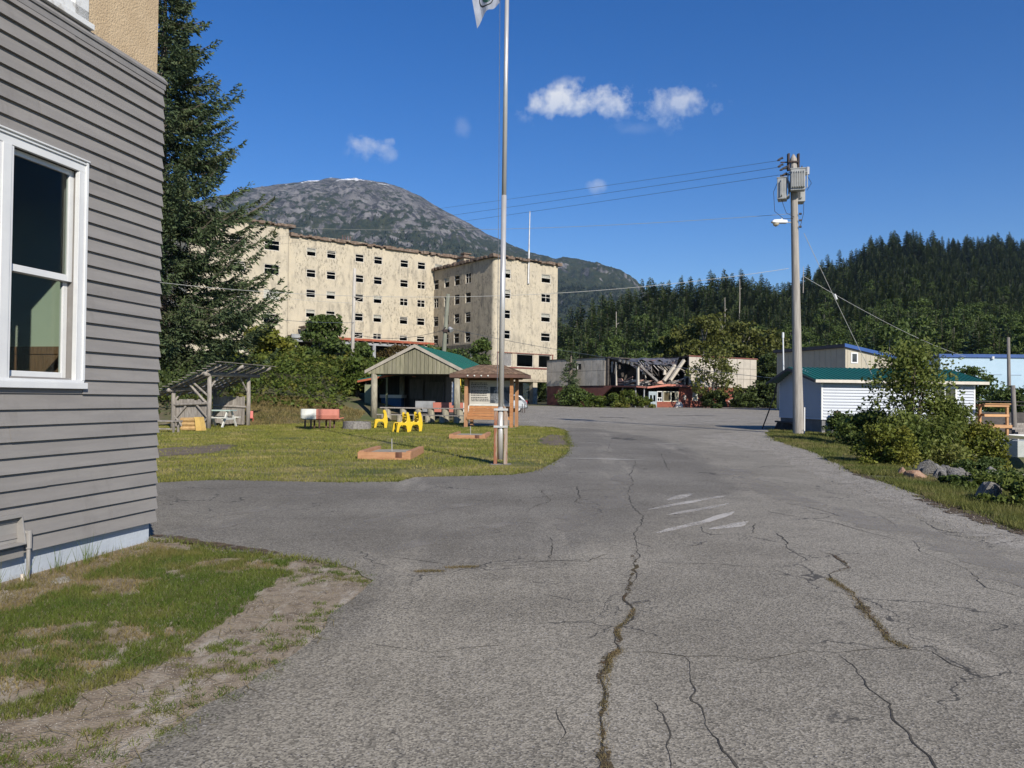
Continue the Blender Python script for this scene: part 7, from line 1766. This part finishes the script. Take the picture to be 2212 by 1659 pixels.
fir_m = leafmat('far_conifer_needle', (0.038, 0.058, 0.021), (0.064, 0.090, 0.028), island=.2, scale=.15, trans=.1)
fir2_m = leafmat('far_hemlock_needle', (0.056, 0.082, 0.022), (0.09, 0.12, 0.032), island=.2, scale=.15, trans=.1)
def conifer_proto(seed, h_, rad, m, lay=30, bare=.12, dens=8):
    rg = np.random.default_rng(seed); PV = []
    lop = rg.uniform(.75, 1.25, 12)
    for k in range(lay):
        q = (k + .5) / lay; z = h_ * (bare + (1 - bare) * q ** .95); f = 1 - q
        nb = max(3, int(dens * (.5 + f)))
        for b in range(nb):
            az = rg.uniform(0, 6.283); L = rad * (f ** .6 + .06) * rg.uniform(.5, 1.15) * lop[int(az / 6.2832 * 12) % 12]
            o = np.array([math.cos(az), math.sin(az), 0]); s = np.array([-math.sin(az), math.cos(az), 0]); up_ = np.array([0, 0, 1.])
            for j in range(3):
                t0 = .15 + .28 * j; c = o * L * t0 + up_ * (z - .22 * L * math.sin(t0 * 2.2) + rg.uniform(-.2, .2))
                tip = o * L * (t0 + .42) * rg.uniform(.9, 1.1) + up_ * (z - .30 * L * (t0 + .25) + .12 * L * (j == 2)) + s * rg.uniform(-.3, .3) * L
                w = s * L * rg.uniform(.2, .34) + up_ * rg.uniform(-.5, .1)
                m_ = (c + tip) / 2
                PV.append([c, m_ + w, tip, m_ - w - up_ * rg.uniform(0, .3)])
    V = np.array(PV).reshape(-1, 3); F = np.arange(len(V)).reshape(-1, 4)
    n0 = len(V); r_ = .011 * h_
    tv = np.array([(math.cos(a) * r, math.sin(a) * r, z_) for z_, r in ((-2, r_ * 1.3), (h_ * .55, r_ * .7), (h_, .03)) for a in np.arange(6) * math.pi / 3])
    tf = np.array([(n0 + i * 6 + k, n0 + i * 6 + (k + 1) % 6, n0 + i * 6 + 6 + (k + 1) % 6, n0 + i * 6 + 6 + k) for i in range(2) for k in range(6)])
    return np_mesh('conifer_tree', np.concatenate([V, tv]), np.concatenate([F, tf]), [m, bark_m], 'nolink', np.concatenate([np.zeros(len(F)), np.ones(len(tf))]))
def broad_proto(seed, h_, rad, m):
    rg = np.random.default_rng(seed); n = 1500; C = np.stack([rg.normal(size=14) * rad * .45, rg.normal(size=14) * rad * .45, h_ * rg.uniform(.3, .95, 14)], 1)
    k = rg.integers(0, 14, n); P = C[k] + unit(rg.normal(size=(n, 3))) * rg.uniform(.3, 1, (n, 1)) * np.array([1, 1, .7]) * rad * .42
    V, F = leaf_quads(P, .5, rg); n0 = len(V)
    tv = np.array([(math.cos(a) * r, math.sin(a) * r, z_) for z_, r in ((-2, .2), (h_ * .8, .08)) for a in np.arange(5) * 2 * math.pi / 5]); tf = np.array([(n0 + k, n0 + (k + 1) % 5, n0 + 5 + (k + 1) % 5, n0 + 5 + k) for k in range(5)])
    return np_mesh('broadleaf_tree', np.concatenate([V, tv]), np.concatenate([F, tf]), [m, pale_bark], 'nolink', np.concatenate([np.zeros(len(F)), np.ones(len(tf))]))
protosF = [conifer_proto(300 + i, TREE_H, rd, fm_, 30, bare, dn) for i, (rd, fm_, bare, dn) in enumerate(((4.6, fir_m, .06, 12), (3.8, fir_m, .10, 11), (5.0, fir2_m, .08, 12), (3.9, fir2_m, .12, 11), (4.3, fir_m, .18, 11)))]
protosB = [broad_proto(320 + i, 15, 5.0, leaf_alder) for i in range(3)]
rg = np.random.default_rng(44)
# blue-noise like placement on a jittered grid over the visible face
cand = []
yy = 128.0
while yy < 1130:
    stp = 4.7 + yy * .0036
    xx = yy * .045
    while xx < yy * .72:
        cand.append((xx + rg.uniform(-.45, .45) * stp, yy + rg.uniform(-.45, .45) * stp)); xx += stp
    yy += stp * .92
cand = np.array(cand); tq = cand[:, 0] / cand[:, 1]; yr, zr = ridge(tq); y0 = np.where(tq > .36, 112, 126); q = (cand[:, 1] - y0) / (yr - y0)
ok = (q > .0) & (q < 1.06); cand, tq, q = cand[ok], tq[ok], q[ok]
hx, hy, hz = hill(tq, q)
fam = rg.uniform(size=len(q)); isb = (fam < .30 - .55 * q) 
scl = rg.uniform(.5, 1.16, len(q)) * np.where(isb, 1, np.clip(.75 + q * .4, .6, 1.05)); 
scl = np.where(q > .85, rg.uniform(.72, 1.08, len(q)), scl)
a_r = (zr[ok] + TREE_H * .93) / yr[ok]
cap_h = hy * a_r * (.52 + .48 * np.clip(q, 0, 1)) * rg.uniform(.72, 1.06, len(q)) - hz
scl = np.clip(np.minimum(scl * 1.08, cap_h / np.where(isb, 15, TREE_H)), .28, 1.3)
rot = rg.uniform(0, 6.283, len(q))
# individuals: skyline conifers and the front row, the rest is one wood
sky_i = np.where((q > .955) & ~isb)[0]; fr_i = np.where((q < .14))[0]
ind = set(rg.permutation(sky_i)[:170]) | set(rg.permutation(fr_i)[:110])
for i in ind:
    pr_ = protosB[i % 3] if isb[i] else protosF[i % 5]
    o = pr_.copy(); o.name = 'broadleaf_tree' if isb[i] else 'conifer_tree'; col.objects.link(o); o.location = (hx[i], hy[i], hz[i] - .5); o.rotation_euler = (0, 0, rot[i]); o.scale = (scl[i],) * 3
    if q[i] > .9: tag(o, 'dark conifer standing on the skyline of the forested hill', 'tree', 'skyline conifers of the hill')
    elif isb[i]: tag(o, 'green broadleaf tree along the lower edge of the hill forest', 'tree', 'front broadleaf trees of the hill forest')
    else: tag(o, 'conifer along the lower edge of the hill forest', 'tree', 'front conifers of the hill forest')
def scatter(name, pts, scl, rot, protos, label, cat):
    cl = bpy.data.collections.new(name + '_kinds')
    for p in protos: 
        if p.name not in cl.objects: cl.objects.link(p)
    me = bpy.data.meshes.new(name); me.vertices.add(len(pts)); me.vertices.foreach_set('co', np.asarray(pts, np.float32).ravel())
    for k, v in (('scl', scl), ('rot', rot)):
        a = me.attributes.new(k, 'FLOAT', 'POINT'); a.data.foreach_set('value', np.asarray(v, np.float32))
    o = bpy.data.objects.new(name, me); col.objects.link(o)
    ng = bpy.data.node_groups.new(name, 'GeometryNodeTree'); ng.interface.new_socket('Geometry', in_out='INPUT', socket_type='NodeSocketGeometry'); ng.interface.new_socket('Geometry', in_out='OUTPUT', socket_type='NodeSocketGeometry')
    N, L = ng.nodes, ng.links; gi = N.new('NodeGroupInput'); go = N.new('NodeGroupOutput'); ip = N.new('GeometryNodeInstanceOnPoints'); ci = N.new('GeometryNodeCollectionInfo')
    ci.inputs['Collection'].default_value = cl; ci.inputs['Separate Children'].default_value = True; ci.inputs['Reset Children'].default_value = True
    na = N.new('GeometryNodeInputNamedAttribute'); na.data_type = 'FLOAT'; na.inputs['Name'].default_value = 'scl'; nr = N.new('GeometryNodeInputNamedAttribute'); nr.data_type = 'FLOAT'; nr.inputs['Name'].default_value = 'rot'
    cx_ = N.new('ShaderNodeCombineXYZ'); er = N.new('FunctionNodeEulerToRotation'); L.new(nr.outputs['Attribute'], cx_.inputs['Z']); L.new(cx_.outputs[0], er.inputs[0])
    ip.inputs['Pick Instance'].default_value = True
    L.new(gi.outputs[0], ip.inputs['Points']); L.new(ci.outputs[0], ip.inputs['Instance']); L.new(er.outputs[0], ip.inputs['Rotation']); L.new(na.outputs['Attribute'], ip.inputs['Scale']); L.new(ip.outputs[0], go.inputs[0])
    o.modifiers.new('scatter', 'NODES').node_group = ng
    return tag(o, label, cat, kind='stuff')
rest = np.array([i not in ind for i in range(len(q))])
r1 = rest & ~isb; r2 = rest & isb
scatter('conifer_forest', np.stack([hx, hy, hz - .5], 1)[r1], scl[r1], rot[r1], protosF, 'dense conifer forest covering the hill', 'forest')
scatter('broadleaf_forest', np.stack([hx, hy, hz - .5], 1)[r2], scl[r2], rot[r2], protosB, 'green broadleaf trees mixed into the lower hill forest', 'forest')
snag_m = mat('bleached_snag', (0.42, 0.38, 0.33), (0.30, 0.27, 0.235), 2, .9)
for k, (u, v, h_) in enumerate(((2018, 600, 20), (2036, 612, 19), (2046, 618, 15), (1988, 618, 10), (2143, 618, 14), (1890, 600, 9), (1597, 640, 12), (1565, 690, 15), (1330, 720, 12), (1735, 590, 8), (2090, 640, 10))):
    t = (u - 1106) / 1725; yr_, _ = ridge(np.array(t)); yd = float(yr_) * (.88 if v < 640 else .6); p = at(u, v, yd)
    o = thing('dead_tree', 'bleached bare snag among the dark hill conifers', 'dead tree', (p.x, p.y, p.z - h_ * .5), 0, 'bleached snags on the hill')
    MB().tube([(0, 0, -8), (.2, 0, h_ * .5), (.1, 0, h_)], [.3 * yd / 560, .24 * yd / 560, .1], 6).build('trunk', snag_m, o); MB().tube([(.1, 0, h_ * .7), (.9, .2, h_ * .74)], .06, 4).build('branch', snag_m, o)

# ------------------------------------------------------------------ mountain
MR = np.array([(100, 560), (250, 500), (400, 440), (470, 420), (540, 405), (600, 395), (660, 387), (700, 384), (760, 384), (800, 388), (830, 393), (865, 404), (900, 420), (930, 437), (960, 455), (1000, 477), (1050, 505), (1100, 527), (1140, 545), (1200, 558), (1240, 561), (1280, 567), (1320, 576), (1345, 587), (1375, 612), (1420, 660), (1500, 740), (1600, 850)], float)
YR = 4300.0
nt, nqm = 520, 230
t_ = np.linspace(-.60, .30, nt); q_ = np.linspace(0, 1.35, nqm)
tt, qq = np.meshgrid(t_, q_); u = 1106 + 1725 * tt
zr = (hor(u) - np.interp(u, MR[:, 0], MR[:, 1])) / 1725 * YR
y = 1450 + (YR - 1450) * qq; x = tt * y
prof = np.where(qq < 1, y / YR * np.sin(np.clip(qq, 0, 1) * math.pi / 2) ** .8, 1 - (qq - 1) * .5)
mid_ = np.clip(qq, 0, 1) * (1 - np.clip(qq, 0, 1)) * 4
nzv = fbm(x / 640, y / 640, 5, 3, .55) - .5
rid = 1 - np.abs(2 * fbm(x / 230 + .8 * nzv, y / 380, 6, 7, .62) - 1)
fine = fbm(x / 55, y / 80, 4, 15, .6) - .5
z = zr * prof + np.minimum(nzv, .05 + .3 * (1 - np.clip(qq, 0, 1))) * 170 * mid_ + (rid - .8) * 120 * np.clip(mid_ * 1.1 + .06, 0, 1) * np.clip(qq * 2, 0, 1) + fine * 42 * np.clip(mid_ + .2, 0, 1)
V = np.stack([x.ravel(), y.ravel(), z.ravel()], 1); ii = (np.arange(nqm - 1)[:, None] * nt + np.arange(nt - 1)[None]).ravel()
mm = bpy.data.materials.new('mountain_rock'); mm.use_nodes = True
N, L = nodes_of(mm); b = N['Principled BSDF']; b.inputs['Roughness'].default_value = .95; b.inputs['Specular IOR Level'].default_value = .1
tcn = N.new('ShaderNodeTexCoord'); ge = N.new('ShaderNodeNewGeometry'); sx = N.new('ShaderNodeSeparateXYZ'); L.new(tcn.outputs['Object'], sx.inputs[0])
def mno(s, d, st=(1, 1, 1), r=.65):
    mp = N.new('ShaderNodeMapping'); mp.inputs['Scale'].default_value = st; L.new(tcn.outputs['Object'], mp.inputs['Vector']); n = N.new('ShaderNodeTexNoise'); n.inputs['Scale'].default_value = s; n.inputs['Detail'].default_value = d; n.inputs['Roughness'].default_value = r; L.new(mp.outputs[0], n.inputs['Vector']); return n.outputs[0]
def mrg(s, a, c, lo=0, hi=1):
    r = N.new('ShaderNodeMapRange'); r.interpolation_type = 'SMOOTHSTEP'
    for k, v in (('From Min', a), ('From Max', c), ('To Min', lo), ('To Max', hi)): r.inputs[k].default_value = v
    L.new(s, r.inputs['Value']); return r.outputs[0]
def mma(op, a, c):
    n = N.new('ShaderNodeMath'); n.operation = op
    for k, v in enumerate((a, c)):
        if hasattr(v, 'links'): L.new(v, n.inputs[k])
        else: n.inputs[k].default_value = v
    return n.outputs[0]
def mmx(f, A, B):
    x_ = N.new('ShaderNodeMix'); x_.data_type = 'RGBA'
    for s, v in (('Factor', f), ('A', A), ('B', B)):
        if hasattr(v, 'links'): L.new(v, x_.inputs[s])
        else: x_.inputs[s].default_value = (*v, 1)
    return x_.outputs['Result']
rock = mmx(mrg(mno(.008, 9), .38, .66), (0.115, 0.11, 0.112), (0.225, 0.215, 0.212))
rock = mmx(mrg(mno(.028, 8, (1, 1, .6)), .46, .60), rock, (0.045, 0.044, 0.048))
veg = mmx(mrg(mno(.03, 5), .4, .62), (0.022, 0.032, 0.018), (0.045, 0.050, 0.026))
alt = mrg(sx.outputs['Z'], 350, 1150, .20, -.14)
fac = mma('ADD', mma('ADD', mno(.0042, 10, (1, 1, 1.5), .74), mma('MULTIPLY', mma('SUBTRACT', mno(.022, 7), .5), .8)), alt)
sn = N.new('ShaderNodeSeparateXYZ'); L.new(ge.outputs['Normal'], sn.inputs[0])
fac = mma('ADD', fac, mrg(sn.outputs['Z'], .55, .93, -.16, .10))
c_ = mmx(mrg(fac, .50, .58), rock, veg)
snow = mma('MULTIPLY', mrg(mma('ADD', mno(.005, 5, (1, 1, 2.6)), mma('MULTIPLY', mma('SUBTRACT', mno(.02, 4), .5), .3)), .53, .545), mrg(sx.outputs['Z'], 1090, 1130))
c_ = mmx(snow, c_, (0.80, 0.82, 0.85))
L.new(c_, b.inputs['Base Color'])
bp = N.new('ShaderNodeBump'); bp.inputs['Distance'].default_value = 16; L.new(mno(.05, 9), bp.inputs['Height']); L.new(bp.outputs[0], b.inputs['Normal'])
tag(np_mesh('mountain', V, np.stack([ii, ii + 1, ii + nt + 1, ii + nt], 1), mm, smooth=True), kind='structure')
# trees on its lower flank
rg = np.random.default_rng(77); n = 60000
tm_ = rg.uniform(-.34, .24, n); qm = rg.uniform(.04, .62, n); keep = (rg.uniform(size=n) < np.clip(1.1 - qm * 1.75, .0, 1) * np.clip((fbm(tm_ * 26, qm * 11, 5, 6, .65) - .42) * 6, 0, 1)); tm_, qm = tm_[keep], qm[keep]
iq = np.clip((qm / 1.35 * (nqm - 1)).astype(int), 0, nqm - 1); it_ = np.clip(((tm_ + .6) / .9 * (nt - 1)).astype(int), 0, nt - 1)
pts = np.stack([x[iq, it_], y[iq, it_], z[iq, it_] - 1], 1) + np.column_stack([rg.uniform(-2, 2, (len(qm), 2)), np.zeros(len(qm))])
scatter('mountain_forest', pts, rg.uniform(.3, .6, len(qm)), rg.uniform(0, 6.28, len(qm)), [protosF[0], protosF[1], protosF[4]], 'scattered conifer forest on the lower flank of the bare mountain', 'forest')

# ------------------------------------------------------------------ the air between here and the mountain
hz_ = MB().box(-9500, -700, -8, 9500, 9500, 1330).build('haze', None)
hm = bpy.data.materials.new('thin_haze'); hm.use_nodes = True
N, L = nodes_of(hm); N.remove(N['Principled BSDF'])
pv = N.new('ShaderNodeVolumePrincipled'); pv.inputs['Color'].default_value = (0.50, 0.72, 1.0, 1); pv.inputs['Density'].default_value = 0.00004; pv.inputs['Anisotropy'].default_value = 0.0
L.new(pv.outputs[0], N['Material Output'].inputs['Volume'])
hz_.data.materials.append(hm)
tag(hz_, 'thin bluish haze in the air before the far mountain', 'haze', kind='stuff')
